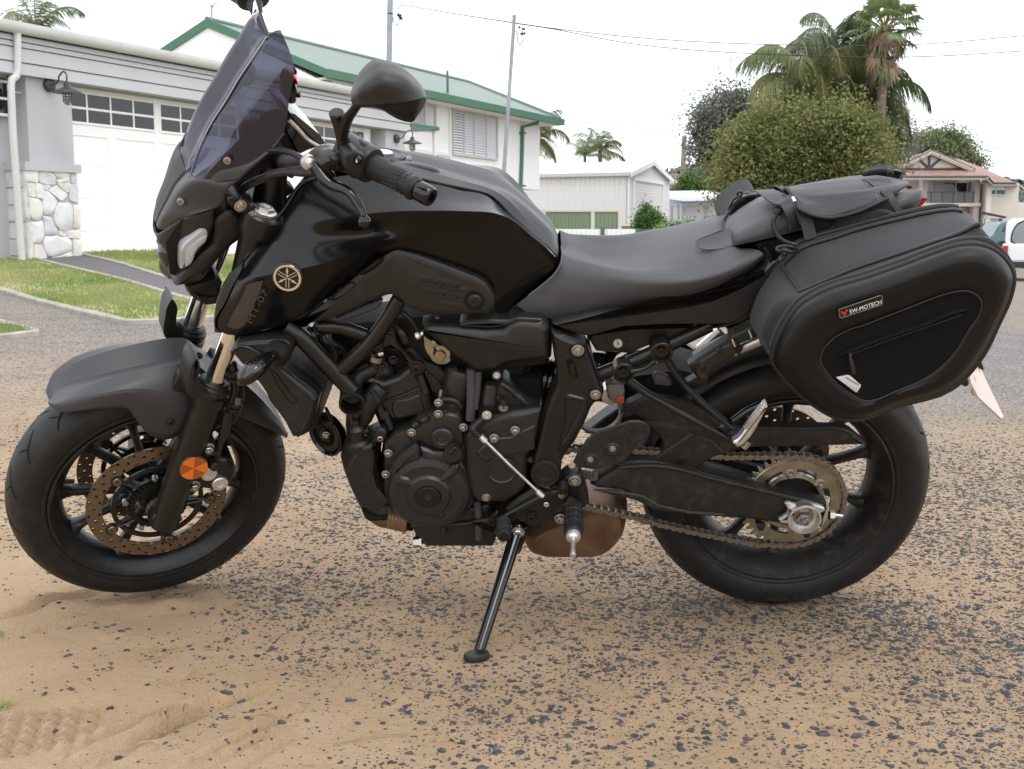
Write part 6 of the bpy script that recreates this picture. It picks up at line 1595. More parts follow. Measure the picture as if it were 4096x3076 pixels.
# cover strip along the top of the tank
COV=[[(1045,46,0),(1060,60,.03),(1075,95,.062),(1080,133,.077)],[(1110,48,0),(1130,62,.034),(1150,105,.064),(1160,150,.077)],[(1215,62,0),(1240,80,.035),(1270,120,.064),(1280,173,.077)],[(1420,112,0),(1435,130,.036),(1450,160,.064),(1455,216,.077)],[(1600,165,0),(1610,182,.036),(1620,205,.064),(1625,248,.077)],[(1740,208,0),(1750,225,.036),(1757,245,.064),(1760,285,.077)],[(1830,238,0),(1835,258,.036),(1836,290,.064),(1832,350,.077)],[(1908,284,0),(1910,305,.036),(1906,352,.064),(1890,418,.077)],[(1985,345,0),(1985,368,.036),(1975,430,.064),(1958,476,.077)],[(2075,425,0),(2075,450,.036),(2062,520,.064),(2040,545,.077)],[(2150,505,0),(2152,530,.036),(2145,590,.062),(2130,620,.076)],[(2184,590,0),(2187,610,.034),(2188,650,.060),(2184,676,.074)]]
bp('tank_cover',lambda mb:both(mb,surf(A3(T1,BK,COV),6,5,creases=(2,))),m_matt,ang=30,solid=.002)
bp('cover_seam',lambda mb:mb.tube(px3(T1,BK,*[(r[3][0]-3,r[3][1]+5,.0775)for r in COV]),.0022,6,sm=4),m_groove)
fc=px3(T1,BK,(1085,42,.0))[0];fcn=np.array([.12,0,1.0])
fcap_=bp('fuel_cap',lambda mb:mb.lathe(fc+[0,0,.002],fcn,[(.042,-.006),(.042,.003),(.036,.006),(.033,.004),(.022,.004),(.020,.0065),(0,.0065)],36),m_matt)
bp('cap_ring',lambda mb:mb.lathe(fc+[0,0,.001],fcn,[(.043,-.006),(.052,-.006),(.054,.001),(.048,.004),(.043,.002)],36,cap=False),m_paint,parent=fcap_)
bp('cap_lock',lambda mb:mb.lathe(fc+[0,0,.008],fcn,[(.017,-.002),(.017,.002),(.014,.0035),(0,.0035)],28),m_alu,parent=fcap_)
PADR=[(1140,100,.035),(1250,108,.045),(1380,122,.045),(1425,138,.036)]
bp('cover_rib',lambda mb:mb.tube(px3(T1,BK,(1130,96,.04),(1230,92,.042),(1350,112,.044),(1415,132,.046),(1440,152,.05)),[.004,.007,.008,.007,.003],10,sm=5,flat=.6),m_matt)
# front edge trim of the air scoop, upper edge line
for s in(1,-1):bp('scoop_edge',lambda mb:mb.grid(np.array([1,s,1])*surf(A3(T1,BK,[[(205,690,.146),(190,700,.15),(196,712,.158)],[(180,742,.148),(150,735,.156),(178,768,.166)],[(130,768,.15),(100,790,.158),(152,812,.168)],[(60,920,.15),(30,940,.158),(82,958,.169)],[(22,1060,.15),(10,1085,.158),(20,1120,.164)],[(20,1150,.15),(14,1152,.156),(62,1156,.168)]]),5,4)),m_plas,ang=50)
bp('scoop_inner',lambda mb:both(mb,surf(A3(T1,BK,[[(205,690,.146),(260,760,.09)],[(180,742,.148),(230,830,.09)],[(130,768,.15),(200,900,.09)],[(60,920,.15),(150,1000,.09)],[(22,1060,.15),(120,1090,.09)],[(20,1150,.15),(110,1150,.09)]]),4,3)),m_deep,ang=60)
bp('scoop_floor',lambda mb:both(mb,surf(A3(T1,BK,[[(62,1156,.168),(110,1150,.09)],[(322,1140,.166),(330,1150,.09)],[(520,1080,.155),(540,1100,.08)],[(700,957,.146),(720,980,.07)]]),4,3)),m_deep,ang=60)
for s in(1,-1):bp('scoop_top_trim',lambda mb:mb.tube(px3(T1,BK,(198,688,.150),(305,556,.135),(455,368,.115),(590,196,.099),(660,178,.095))*np.array([1,s,1]),.0045,8,sm=6,flat=.7),m_plas)
bp('inner_cowl',lambda mb:[mb.plate(outline(T1,BK,.088,[(270,640),(460,390),(600,210),(700,190),(720,320),(560,560),(330,900)],2),.02,((0,-.004),(.003,0)))],m_deep)
bp('decal_band',lambda mb:mb.grid(surf(lift(A3(T1,BK,[[(228,850,.1885),(290,830,.193),(332,822,.195)],[(200,920,.186),(262,915,.19),(312,890,.1925)],[(150,1010,.178),(212,1030,.183),(262,1000,.187)],[(100,1110,.171),(160,1130,.173),(212,1104,.179)]]),.0045),5,5)),m_decal2,ang=None)
tx=text_on('lettering','MT-07',T1,(248,1098),(355,895),.200,m_decal2,BK,moto,hscale=.62)
# emblem
em=BK.p(T1(474,806),.2055)
emb=bp('emblem',lambda mb:[mb.lathe(em,OUT,[(0,-.006),(.0295,-.006),(.0295,-.001),(.0275,.0005),(0,.0005)],48)],m_gloss)
bp('emblem_ring',lambda mb:mb.lathe(em,OUT,[(.0212,.0006),(.0216,.0028),(.0258,.0028),(.0265,.0006)],56,cap=False),m_chrome,parent=emb)
def fork_mark(mb,a):
 ca,sa=math.cos(a),math.sin(a);T=lambda p:em+OUT*.0012+np.array([p[0]*ca-p[1]*sa,0,p[0]*sa+p[1]*ca])*.86
 def pl(P):mb.plate(np.array([T(p)for p in P]),.001,((0,0),(.0003,.0012)))
 pl([(.0255,0),(.019,.0022),(.0175,.0016),(.0165,.003),(.013,.0032),(.011,.0014),(.004,.0012),(.004,-.0012),(.011,-.0014),(.013,-.0032),(.0165,-.003),(.0175,-.0016),(.019,-.0022)])
 for s in(1,-1):pl([(-.004,s*.0020),(-.0225,s*.0020),(-.0225,s*.0042),(-.002,s*.0042),(.002,s*.0026),(.003,s*.0010)])
for a in(90,210,330):
 bp('tuning_fork_mark',lambda mb:fork_mark(mb,math.radians(a-4)),m_chrome,parent=emb)
 # side panel under the tank
SPNL=[(330,1138),(560,1074),(720,952),(905,795),(1000,735),(1085,668),(1145,634),(1182,632),(1300,664),(1500,737),(1680,808),(1732,845),(1772,905),(1791,965),(1775,1005),(1748,1040),(1560,1052),(1330,1040),(1225,1003),(1182,952),(1130,922),(1085,930),(1060,948),(950,985),(860,1030),(750,1076),(560,1118)]
bp('side_panel',lambda mb:[(lambda m2:mb.merge(m2,lambda V:V*np.array([1,s,1])))(MB().plate(outline(T1,BK,.152,SPNL,2),.03,((0,-.014),(.002,-.005),(.008,-.001),(.016,0))))for s in(1,-1)],m_plas,ang=40)
for P in([(925,785),(1000,720),(1050,682),(1075,680),(1078,695),(1045,730),(985,775),(950,790)],[(722,948),(800,885),(868,838),(895,838),(898,852),(870,890),(800,935),(750,952)]):
 bp('panel_vent',lambda mb:mb.plate(outline(T1,BK,.1528,P,3),.004,((0,0),(.003,-.0035),(.006,-.0035))),m_gloss,ang=40)
bp('panel_insert',lambda mb:mb.plate(outline(T1,BK,.150,[(770,1076),(860,1036),(960,990),(1060,952),(1072,960),(1065,985),(1030,1010),(990,1025),(800,1090),(770,1090)],2),.02,((0,-.004),(.003,0))),m_matt)
hx_=lambda mb:[mb.lathe(BK.p(T1(1330+42*i+21*(j%2)+26*j,815+36*j+8*i),.1524),OUT,[(.0085,-.0003),(.0070,.00035),(0,.00035)],6)for i in range(6)for j in range(5)if 0<=i+j*.3<6.3]
tag(bp('hexagon_texture',hx_,m_plas,ang=30),None,None,kind='stuff')
bolt('panel_bolt',T1,(1657,950),.152,.0115,m_plas,h=.004)
bp('panel_bolt_recess',lambda mb:mb.lathe(BK.p(T1(1655,952),.1525),OUT,[(.0150,0),(.0195,.0),(.0198,.001),(.0180,.0015),(.0150,.001)],32),m_groove)
# ------------------------------------------------------------------ seats and tail
SEAT=[[(545,262),(546,288),(545,310),(538,360),(498,440),(400,532),(300,612),(214,682)],[(605,262),(612,310),(606,352),(596,410),(556,520),(470,640),(390,700),(335,758)],[(705,300),(722,345),(735,380),(722,440),(690,540),(640,650),(600,720),(562,780)],[(852,338),(880,385),(905,415),(895,470),(870,555),(840,650),(820,700),(800,733)],[(1005,332),(1055,400),(1098,452),(1092,505),(1080,570),(1060,640),(1050,680),(1040,703)],[(1155,300),(1230,390),(1300,466),(1300,515),(1290,575),(1280,630),(1275,660),(1270,678)],[(1305,258),(1400,365),(1490,466),(1500,505),(1502,550),(1502,595),(1502,620),(1500,635)],[(1455,210),(1560,320),(1660,424),(1685,460),(1697,500),(1700,532),(1700,548),(1700,558)],[(1605,168),(1700,270),(1800,368),(1832,400),(1850,430),(1858,456),(1856,475),(1850,490)],[(1722,158),(1790,250),(1890,322),(1935,340),(1955,365),(1964,388),(1964,405),(1958,420)],[(1795,178),(1860,258),(1955,268),(2010,284),(2034,305),(2040,322),(2038,338),(2030,352)]]
SL_=[[0,0.05,0.078,0.092,0.099,0.103,0.104,0.106],[0,0.055,0.085,0.1,0.112,0.115,0.114,0.111],[0,0.06,0.092,0.108,0.118,0.12,0.118,0.114],[0,0.066,0.104,0.122,0.128,0.127,0.123,0.117],[0,0.074,0.122,0.14,0.142,0.136,0.128,0.12],[0,0.084,0.14,0.158,0.156,0.146,0.134,0.124],[0,0.09,0.152,0.168,0.165,0.154,0.141,0.128],[0,0.092,0.152,0.167,0.165,0.154,0.141,0.128],[0,0.088,0.142,0.156,0.156,0.147,0.134,0.121],[0,0.084,0.124,0.14,0.142,0.135,0.123,0.111],[0,0.07,0.105,0.125,0.132,0.127,0.116,0.104]]
bp('rider_seat',lambda mb:both(mb,surf(np.array([[BK.p(ST(*q),l)for q,l in zip(r,k)]for r,k in zip(SEAT,SL_)]),6,4)),m_seat,ang=70)
bp('seat_insert',lambda mb:mb.grid(surf(lift(A3(ST,BK,[[(1532,215,.062),(1535,235,.068),(1545,250,.072)],[(1570,190,.05),(1580,240,.070),(1590,265,.083)],[(1660,155,.035),(1690,215,.058),(1700,268,.085)],[(1735,125,.02),(1770,180,.045),(1790,240,.078),][:3],[(1790,110,.015),(1830,180,.045),(1850,248,.078)]]),.0025),5,5)),m_seat2,ang=60)
bp('seat_stitching',lambda mb:[mb.tube(px3(ST,BK,(543,250,.04),(548,320,.080),(538,380,.096),(490,455,.108),(400,535,.119),(300,612,.129))+OUT*.001,.0016,5,sm=5),mb.tube(px3(ST,BK,(1740,122,.022),(1640,165,.040),(1560,198,.054),(1533,222,.064),(1550,255,.075),(1600,270,.086),(1700,268,.088),(1800,246,.082))+np.array([0,-.0012,.0008]),.0011,5,sm=5)],mat('grey_thread',(.10,.10,.10),.8),ang=None)
# pillion pad
PIL=[[(112,775),(114,780),(118,790),(124,800),(132,812)],[(140,725),(160,742),(185,770),(188,815),(180,842)],[(225,600),(270,660),(300,720),(300,785),(290,826)],[(320,500),(390,580),(430,660),(425,745),(410,800)],[(460,415),(540,500),(590,590),(585,690),(570,765)],[(600,355),(680,440),(740,530),(735,640),(725,728)],[(760,308),(850,385),(910,470),(905,590),(890,685)],[(1000,262),(1100,335),(1170,410),(1165,520),(1150,610)],[(1250,228),(1360,290),(1430,350),(1425,440),(1410,520)],[(1480,208),(1580,255),(1640,300),(1640,370),(1625,430)],[(1680,200),(1750,235),(1790,262),(1790,310),(1775,360)],[(1830,205),(1860,222),(1880,240),(1880,262),(1865,290)],[(1915,212),(1925,218),(1930,225),(1930,238),(1920,250)]]
PLL=[[0,.010,.018,.022,.024],[0,.03,.052,.062,.062],[0,.055,.088,.098,.096],[0,.064,.102,.112,.110],[0,.068,.110,.120,.118],[0,.07,.114,.124,.122],[0,.07,.114,.124,.122],[0,.07,.112,.122,.120],[0,.068,.106,.116,.114],[0,.064,.098,.106,.104],[0,.056,.082,.09,.088],[0,.036,.052,.058,.056],[0,.014,.02,.022,.02]]
bp('pillion_seat',lambda mb:both(mb,surf(np.array([[BK.p(TL(*q),l)for q,l in zip(r,k)]for r,k in zip(PIL,PLL)]),5,5),.92,.28),m_seat,ang=60)
TAIL=[[(1700,420),(1740,470),(1760,520),(1780,560)],[(1820,330),(1860,390),(1880,460),(1870,530)],[(1950,300),(1985,350),(1990,430),(1960,510)],[(2035,275),(2055,320),(2050,390),(2010,460)],[(2060,278),(2066,315),(2058,370),(2030,420)]]
TAILL=[[.09,.11,.115,.105],[.085,.105,.11,.10],[.075,.095,.10,.09],[.06,.08,.085,.075],[.05,.068,.07,.062]]
for s in(1,-1):bp('tail_cowl',lambda mb:mb.grid(np.array([1,s,1])*surf(np.array([[BK.p(TL(*q),l)for q,l in zip(r,k)]for r,k in zip(TAIL,TAILL)]),5,4)),m_matt,ang=40,solid=.003)
tlm=bp('tail_lamp',lambda mb:mb.ringloft([px(TL,BK,l,(1955,512),(2035,425),(2060,370),(2105,372),(2112,385),(2080,425),(2010,490))for l in(-.05,.05)]),m_redlens)
bp('tail_lamp_top',lambda mb:mb.ringloft([px(TL,BK,l,(2062,330),(2095,315),(2110,340),(2112,372),(2062,376))for l in(-.05,.051)]),mat('pale_red_lens',(.62,.40,.44),.15,spec=.6),parent=tlm)
bp('lamp_rib',lambda mb:[mb.tube(px(TL,BK,.052,(1985+24*k,490-24*k),(2030+18*k,478-24*k)),.0022,5)for k in range(5)],mat('dark_red',(.2,.005,.005),.4),parent=tlm)
bp('grab_lug',lambda mb:mb.ringloft([px(TL,BK,l,(1900,265),(1935,252),(1965,262),(1962,280),(1915,285))for l in(-.03,.03)]),mat('purple_red_plastic',(.12,.015,.03),.3))
SIDEC=[(468,826),(520,806),(660,780),(800,748),(1000,728),(1100,722),(1300,694),(1500,664),(1620,635),(1760,580),(1900,510),(2020,440),(2085,370),(2110,400),(2080,520),(2000,640),(1950,720),(1900,775),(1850,805),(1780,828),(1710,834),(1480,832),(1250,838),(1000,852),(880,884),(800,908),(740,920),(640,895),(540,862)]
bp('side_cowl',lambda mb:[(lambda m2:mb.merge(m2,lambda V:V*np.array([1,s,1])))(MB().plate(outline(ST,BK,.150,SIDEC,2),.05,((0,-.008),(.004,-.001),(.009,0))))for s in(1,-1)],m_plas,ang=45)
bp('cowl_tongue',lambda mb:mb.plate(outline(ST,BK,.135,[(1598,858),(1700,832),(1800,800),(1900,740),(1960,690),(1960,760),(1880,815),(1760,850),(1640,866)],2),.03,((0,-.004),(.003,0))),m_plas)
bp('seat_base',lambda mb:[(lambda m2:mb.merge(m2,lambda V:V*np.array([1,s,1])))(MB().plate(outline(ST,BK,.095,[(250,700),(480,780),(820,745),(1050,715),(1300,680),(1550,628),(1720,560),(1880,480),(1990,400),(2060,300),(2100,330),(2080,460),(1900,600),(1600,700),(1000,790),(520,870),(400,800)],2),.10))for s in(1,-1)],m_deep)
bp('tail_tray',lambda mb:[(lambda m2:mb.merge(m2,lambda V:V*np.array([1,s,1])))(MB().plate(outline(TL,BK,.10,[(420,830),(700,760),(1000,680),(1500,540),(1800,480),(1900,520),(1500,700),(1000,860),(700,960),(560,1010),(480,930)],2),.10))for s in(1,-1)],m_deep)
bp('cowl_lip',lambda mb:mb.plate(outline(TL,BK,.118,[(505,870),(530,855),(575,900),(585,960),(575,1010),(520,1005),(508,950)],2),.02,((0,-.003),(.002,0))),m_plas)
# lock panel under the seat
bp('lock_panel',lambda mb:mb.plate(outline(M_,BK,.120,[(585,255),(620,225),(880,185),(1250,175),(1390,178),(1250,260),(1010,300),(860,360),(640,345)],2),.06,((0,-.006),(.004,0))),m_frame)
lk_=bp('seat_lock',lambda mb:mb.lathe(BK.p(M_(783,288),.121),OUT,[(.0095,-.002),(.0095,.002),(.0085,.003),(0,.003)],32),m_alu)
bp('key_slot',lambda mb:mb.box(BK.p(M_(784,286),.1247),(.0018,.001,.007)),m_groove,parent=lk_)
for q in((720,270),(838,262)):bolt('panel_screw',M_,q,.121,.0035,m_plas,h=.003)
bp('plate_fold',lambda mb:mb.plate(outline(M_,BK,.118,[(578,255),(592,258),(600,300),(640,480),(650,560),(630,520),(595,400)],2),.02),m_eng)
# number plate and its holder
def plate_(mb):
 P=px3(PL,BK,(318,1222,.055),(372,1196,-.02),(428,1240,-.075),(602,1602,-.075),(580,1612,-.055),(400,1444,.055),(348,1340,.06))
 mb.ringloft([P,P+np.array([.004,0,.001])])
npl=bp('number_plate',plate_,mat('pale_pink_plate',(.62,.50,.46),.45,vary=.05))
bp('plate_band',lambda mb:mb.ringloft([px3(PL,BK,(322,1226,.053),(372,1204,-.01),(416,1262,-.045),(520,1505,-.045),(500,1500,-.03),(400,1330,.02))-np.array([.0012,0,0]),px3(PL,BK,(322,1226,.053),(372,1204,-.01),(416,1262,-.045),(520,1505,-.045),(500,1500,-.03),(400,1330,.02))]),mat('rosy_plate_back',(.52,.27,.22),.5),parent=npl)
bp('plate_edge',lambda mb:mb.tube(px3(PL,BK,(366,1197,-.015),(400,1205,-.05),(432,1242,-.076),(602,1604,-.076)),.0035,8),mat('white_plate_edge',(.80,.80,.80),.4),parent=npl)
bp('plate_figure',lambda mb:[mb.tube(px3(PL,BK,*[(x+26*math.cos(t)*.8,y+34*math.sin(t),.02)for t in np.linspace(0,6.28,14)])-np.array([.004,0,0]),.0016,5)for x,y in((380,1300),(402,1395))],mat('pale_figure',(.66,.50,.46),.5),parent=npl)
bp('plate_bracket',lambda mb:[mb.plate(outline(PL,BK,.07,[(205,1255),(240,1225),(320,1170),(325,1240),(355,1330),(350,1360),(322,1376),(285,1350)],2),.03,((0,-.006),(.004,0))),mb.plate(outline(PL,BK,-.05,[(380,1190),(425,1110),(465,1220),(462,1242),(430,1225)],2),.03)],m_plas)
bp('plate_arm',lambda mb:mb.tube(px3(PL,BK,(-150,560,0),(60,700,0),(230,950,0),(340,1190,.0)),[.03,.026,.020,.016],12,sm=4,flat=.5),m_plas)
bp('bracket_stay',lambda mb:mb.tube(px3(PL,BK,(262,1270,.075),(280,1240,.074),(300,1190,.07),(330,1150,.05)),.012,8),m_plas)
bp('plate_lamp',lambda mb:mb.ringloft([px(PL,BK,l,(325,1180),(400,1110),(470,1020),(440,1060),(400,1190),(352,1215))for l in(.02,.03)]),m_refl)
# ------------------------------------------------------------------ engine and chassis
def pl(name,view,l,pts,m,depth=.03,prof=((0,-.005),(.003,-.001),(.007,0)),n=2,parent=None,ang=26,fr=BK):
 return bp(name,lambda mb:mb.plate(outline(view,fr,l,pts,n),depth,prof),m,fr,parent,ang)
def ln(name,view,pts,r,m,n=12,sm=5,parent=None,flat=1.0,fr=BK):
 return bp(name,lambda mb:mb.tube(px3(view,fr,*pts),r,n,sm=sm,flat=flat),m,fr,parent,50)
 # dark core behind everything that can be seen through the frame
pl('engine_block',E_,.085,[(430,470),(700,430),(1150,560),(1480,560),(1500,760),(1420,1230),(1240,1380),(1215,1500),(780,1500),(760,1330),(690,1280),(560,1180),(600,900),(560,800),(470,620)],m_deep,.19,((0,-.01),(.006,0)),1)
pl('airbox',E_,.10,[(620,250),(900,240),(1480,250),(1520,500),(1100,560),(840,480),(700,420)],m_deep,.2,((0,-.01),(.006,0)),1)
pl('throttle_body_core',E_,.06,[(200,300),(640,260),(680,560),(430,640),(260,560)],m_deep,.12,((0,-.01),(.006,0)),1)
# frame tubes
ln('frame_tube',E_,[(60,290,.150),(130,335,.150),(250,455,.146),(360,570,.142),(430,640,.140)],.0180,m_frame,18)
ln('frame_tube',E_,[(690,130,.135),(620,245,.137),(520,380,.139),(340,545,.141)],.0155,m_frame,18)
ln('frame_tube',E_,[(240,285,.125),(360,290,.125),(500,335,.122)],.0140,m_frame,14)
ln('frame_tube',E_,[(60,290,-.13),(250,455,-.13),(430,640,-.13)],.0215,m_frame,14)
eb=bp('frame_boss',lambda mb:mb.lathe(BK.p(E_(428,690),.135),(.12,-1,-.1),[(.026,-.06),(.0255,-.01),(.0268,.010),(.0268,.018),(.0225,.019),(.0215,.012),(.0210,-.02),(.008,-.024),(0,-.024)],32),m_frame)
ln('hose',E_,[(430,640,.12),(470,560,.11),(560,500,.10),(560,470,.10)],.017,m_plas,14)
bp('hose_clamp',lambda mb:mb.lathe(BK.p(E_(562,445),.112),(.25,-.2,1),[(.0185,-.006),(.0195,-.006),(.0195,.006),(.0185,.006)],24),m_steel)
bp('clamp_screw',lambda mb:mb.tube([BK.p(E_(575,440),.13),BK.p(E_(602,432),.13)],.0055,8),m_steel)
ln('hose',E_,[(600,270,.09),(610,330,.10),(590,400,.105),(565,440,.108)],.015,m_plas,12)
pl('thermostat_cover',E_,.115,[(530,590),(525,540),(545,490),(570,478),(600,490),(650,530),(650,570),(600,590),(560,600)],m_eng,.05,((0,-.016),(.006,-.006),(.014,0)),3)
pl('cover_rib',E_,.120,[(572,482),(578,480),(590,540),(582,548)],m_eng,.02,((0,0),),1)
for q in((508,552),(655,470),(600,500)):bolt('cover_bolt',E_,q,.112,.0068,m_eng,hexa=True,h=.009)
# coil wires behind the scoop
g=np.random.default_rng(3)
for k in range(9):
 x=190+16*k;ln('ignition_wire',E_,[(x,290,.10),(x+18-4*k,350,.11),(x+55+3*(k%3),410,.105),(x+60,500,.09)],.0055,m_gloss if k%2 else m_plas,7)
ln('cable',E_,[(690,195,.12),(745,240,.125),(790,310,.12),(800,335,.12)],.0045,m_plas,7)
pl('engine_hanger',E_,.132,[(560,395),(590,385),(610,300),(640,290),(660,310),(672,360),(690,400),(760,480),(815,500),(822,530),(800,550),(760,540),(730,500),(680,430),(640,405),(600,420),(570,425)],m_frame,.02)
for q,r in(((640,320),.0062),((572,402),.0075),((786,514),.0110)):bolt('hanger_bolt',E_,q,.134,r,m_frame,h=.008)
ln('plug_cap',E_,[(660,290,.11),(700,320,.12),(715,345,.12),(725,370,.118)],.009,m_plas,10)
# throttle body linkage, cream zinc
tb=pl('throttle_linkage',E_,.118,[(822,330),(838,345),(860,360),(885,365),(905,385),(950,430),(975,460),(972,480),(940,495),(905,495),(880,480),(860,455),(838,425),(826,395)],m_zinc,.006,((0,0),(.001,.001)))
bp('linkage_hub',lambda mb:mb.lathe(BK.p(E_(915,440),.120),OUT,[(.020,0),(.020,.002),(.012,.003),(.010,.008),(.005,.009),(0,.009)],24),m_zinc,parent=tb)
pl('linkage_arm',E_,.124,[(880,400),(900,420),(905,450),(895,470),(875,440)],m_deep,.003,((0,0),),1,tb)
bp('linkage_screw',lambda mb:mb.lathe(BK.p(E_(918,438),.128),OUT,[(.006,0),(.006,.003),(0,.003)],14),mat('brass',(.45,.28,.09),.35,metal=.9),parent=tb)
for q in((878,373),(955,465)):bolt('linkage_rivet',E_,q,.121,.005,m_steel,h=.003,washer=False)
bp('wire_plug',lambda mb:[mb.tube(px3(E_,BK,(782,340,.13),(802,332,.13)),.007,8),mb.tube(px3(E_,BK,(805,320,.13),(818,326,.13)),.006,8)],m_alu)
# cylinder and head
CY=BK.p(E_(735,640),.0);cyd=BK.p(E_(800,560),0)-BK.p(E_(690,770),0)
pl('cylinder_head',E_,.118,[(470,600),(520,560),(600,590),(680,560),(740,510),(800,560),(850,640),(870,730),(880,760),(740,800),(640,815),(600,760),(560,720),(540,690),(590,660),(560,620)],m_eng,.10,((0,-.012),(.004,-.004),(.010,0)))
pl('cylinder_barrel',E_,.121,[(640,700),(740,680),(800,655),(830,720),(835,760),(740,790),(660,805)],m_eng,.05,((0,-.006),(.006,0)),3)
ln('barrel_seam',E_,[(600,700,.119),(700,668,.121),(810,622,.121)],.0022,m_eng,8)
for q in((600,790),(835,650),(640,850)):ln('cylinder_stud',E_,[(q[0],q[1],.122),(q[0]-35,q[1]-100,.122)],.0075,m_eng,10,0)
pl('head_cover',E_,.11,[(660,420),(740,440),(800,520),(850,590),(900,690),(930,640),(960,560),(900,500),(830,480),(760,400)],m_plas,.06)
for k in range(5):ln('head_rib',E_,[(830+18*k,530+16*k,.113),(880+16*k,640+8*k,.113)],.004,m_eng,6,0)
# crankcase
pl('crankcase',E_,.140,[(600,930),(660,880),(740,850),(790,790),(880,760),(930,740),(1030,760),(1050,840),(1070,900),(1090,1100),(1090,1180),(1040,1290),(940,1340),(760,1340),(690,1280),(620,1210),(600,1060)],m_eng,.10,((0,-.008),(.003,-.002),(.008,0)))
AC=BK.p(E_(855,1190),.150)
alt=bp('alternator_cover',lambda mb:mb.lathe(AC,OUT,[(.097,-.03),(.097,-.008),(.094,-.002),(.088,.002),(.085,.010),(.081,.016),(.068,.021),(.063,.020),(.047,.022),(.042,.028),(.028,.030),(.026,.029),(0,.029)],64),m_eng,ang=30)
bp('cover_plug',lambda mb:mb.lathe(AC+OUT*.031,OUT,[(.0255,-.002),(.0250,.002),(.0235,.0035),(.009,.0035),(.0085,-.002),(0,-.002)],36),m_deep,parent=alt)
bp('plug_hex',lambda mb:mb.lathe(AC+OUT*.0332,OUT,[(.0105,0),(.0085,.0010),(.0080,-.004),(0,-.004)],6),m_eng,parent=alt)
for P,l in(([(690,1120),(740,1130),(782,1165),(780,1190),(700,1190),(665,1160)],.178),([(905,1145),(985,1060),(1015,1055),(1022,1090),(985,1130),(930,1155)],.178),([(875,1330),(885,1275),(905,1265),(930,1290),(945,1340),(925,1358),(885,1350)],.178)):
 pl('cover_lug',E_,l,P,m_eng,.03,((0,-.008),(.004,-.002),(.010,0)),2,alt)
pl('cover_rib_plate',E_,.168,[(640,1060),(690,1000),(780,945),(800,975),(812,1040),(740,1060),(690,1110),(655,1130),(640,1100)],m_eng,.03,((0,-.010),(.004,-.003),(.012,0)),2,alt)
pl('cover_rib_plate',E_,.166,[(800,960),(880,985),(950,985),(1010,1010),(1000,1050),(930,1090),(880,1060),(815,1050)],m_eng,.03,((0,-.010),(.004,-.003),(.012,0)),2,alt)
pl('timing_cover',E_,.150,[(740,870),(800,830),(870,790),(960,770),(1020,790),(1040,850),(1035,960),(1000,1000),(930,985),(850,960),(800,930),(760,940)],m_eng,.05,((0,-.008),(.004,-.002),(.012,0)),3)
bp('timing_cap',lambda mb:mb.lathe(BK.p(E_(928,900),.152),OUT,[(.0235,-.003),(.0235,.006),(.0205,.009),(.012,.010),(.0105,.0085),(0,.0085)],36),m_eng)
fil=bp('oil_filler',lambda mb:mb.lathe(BK.p(E_(985,985),.168),(.1,-1,.1),[(.0190,-.02),(.0190,.004),(.0175,.007),(0,.007)],30),m_plas)
pl('filler_grip',E_,.181,[(962,985),(995,950),(1008,962),(978,1000)],m_gloss,.006,((0,-.001),(.001,0)),1,fil)
for q in((585,897),(627,985),(613,1102),(658,1222),(757,870),(905,768),(905,706),(1043,842),(1043,1164)):
 bolt('case_bolt',E_,q,.152 if q[0]>600 else .142,.0066,m_steel if q!=(1043,1164)else m_eng,h=.010)
for q in((780,830),(830,800)):ln('case_boss',E_,[(q[0]-12,q[1]+8,.148),(q[0]+16,q[1]-10,.148)],.007,m_eng,10,0)
ln('stud',E_,[(912,690,.14),(921,632,.14)],.0042,m_steel,8,0)
# starter motor
sd=BK.p(E_(1015,600),.10)-BK.p(E_(985,720),.10)
bp('starter_motor',lambda mb:mb.lathe(BK.p(E_(985,730),.105),sd,[(.034,0),(.034,.012),(.036,.014),(.036,.02),(.033,.024),(.034,.03),(.034,.085),(.030,.092),(.024,.094),(0,.094)],30),m_plas)
ln('starter_strap',E_,[(905,700,.14),(940,690,.142),(1010,705,.142),(1030,730,.14)],.006,m_plas,8)
ln('rubber_hose',E_,[(1085,520,.135),(1085,620,.136),(1085,700,.138),(1080,800,.14)],.0098,mat('grey_rubber_hose',(.05,.05,.055),.5),12)
ln('rubber_hose',E_,[(1125,530,.132),(1118,640,.133),(1105,740,.136)],.008,MATS['grey_rubber_hose'],12)
ln('wire',E_,[(960,560,.12),(1000,575,.13),(1060,590,.13),(1070,600,.13)],.0055,m_gloss,8)
for k,q in enumerate(((985,520),(995,545),(1000,560))):bp('wire_plug',lambda mb:mb.box(BK.p(E_(*q),.12),(.018,.02,.012)),m_plas)
pl('reservoir',E_,.10,[(955,455),(985,470),(1010,520),(1065,545),(1060,570),(990,560),(960,520)],mat('translucent_white',(.55,.55,.55),.3),.03)
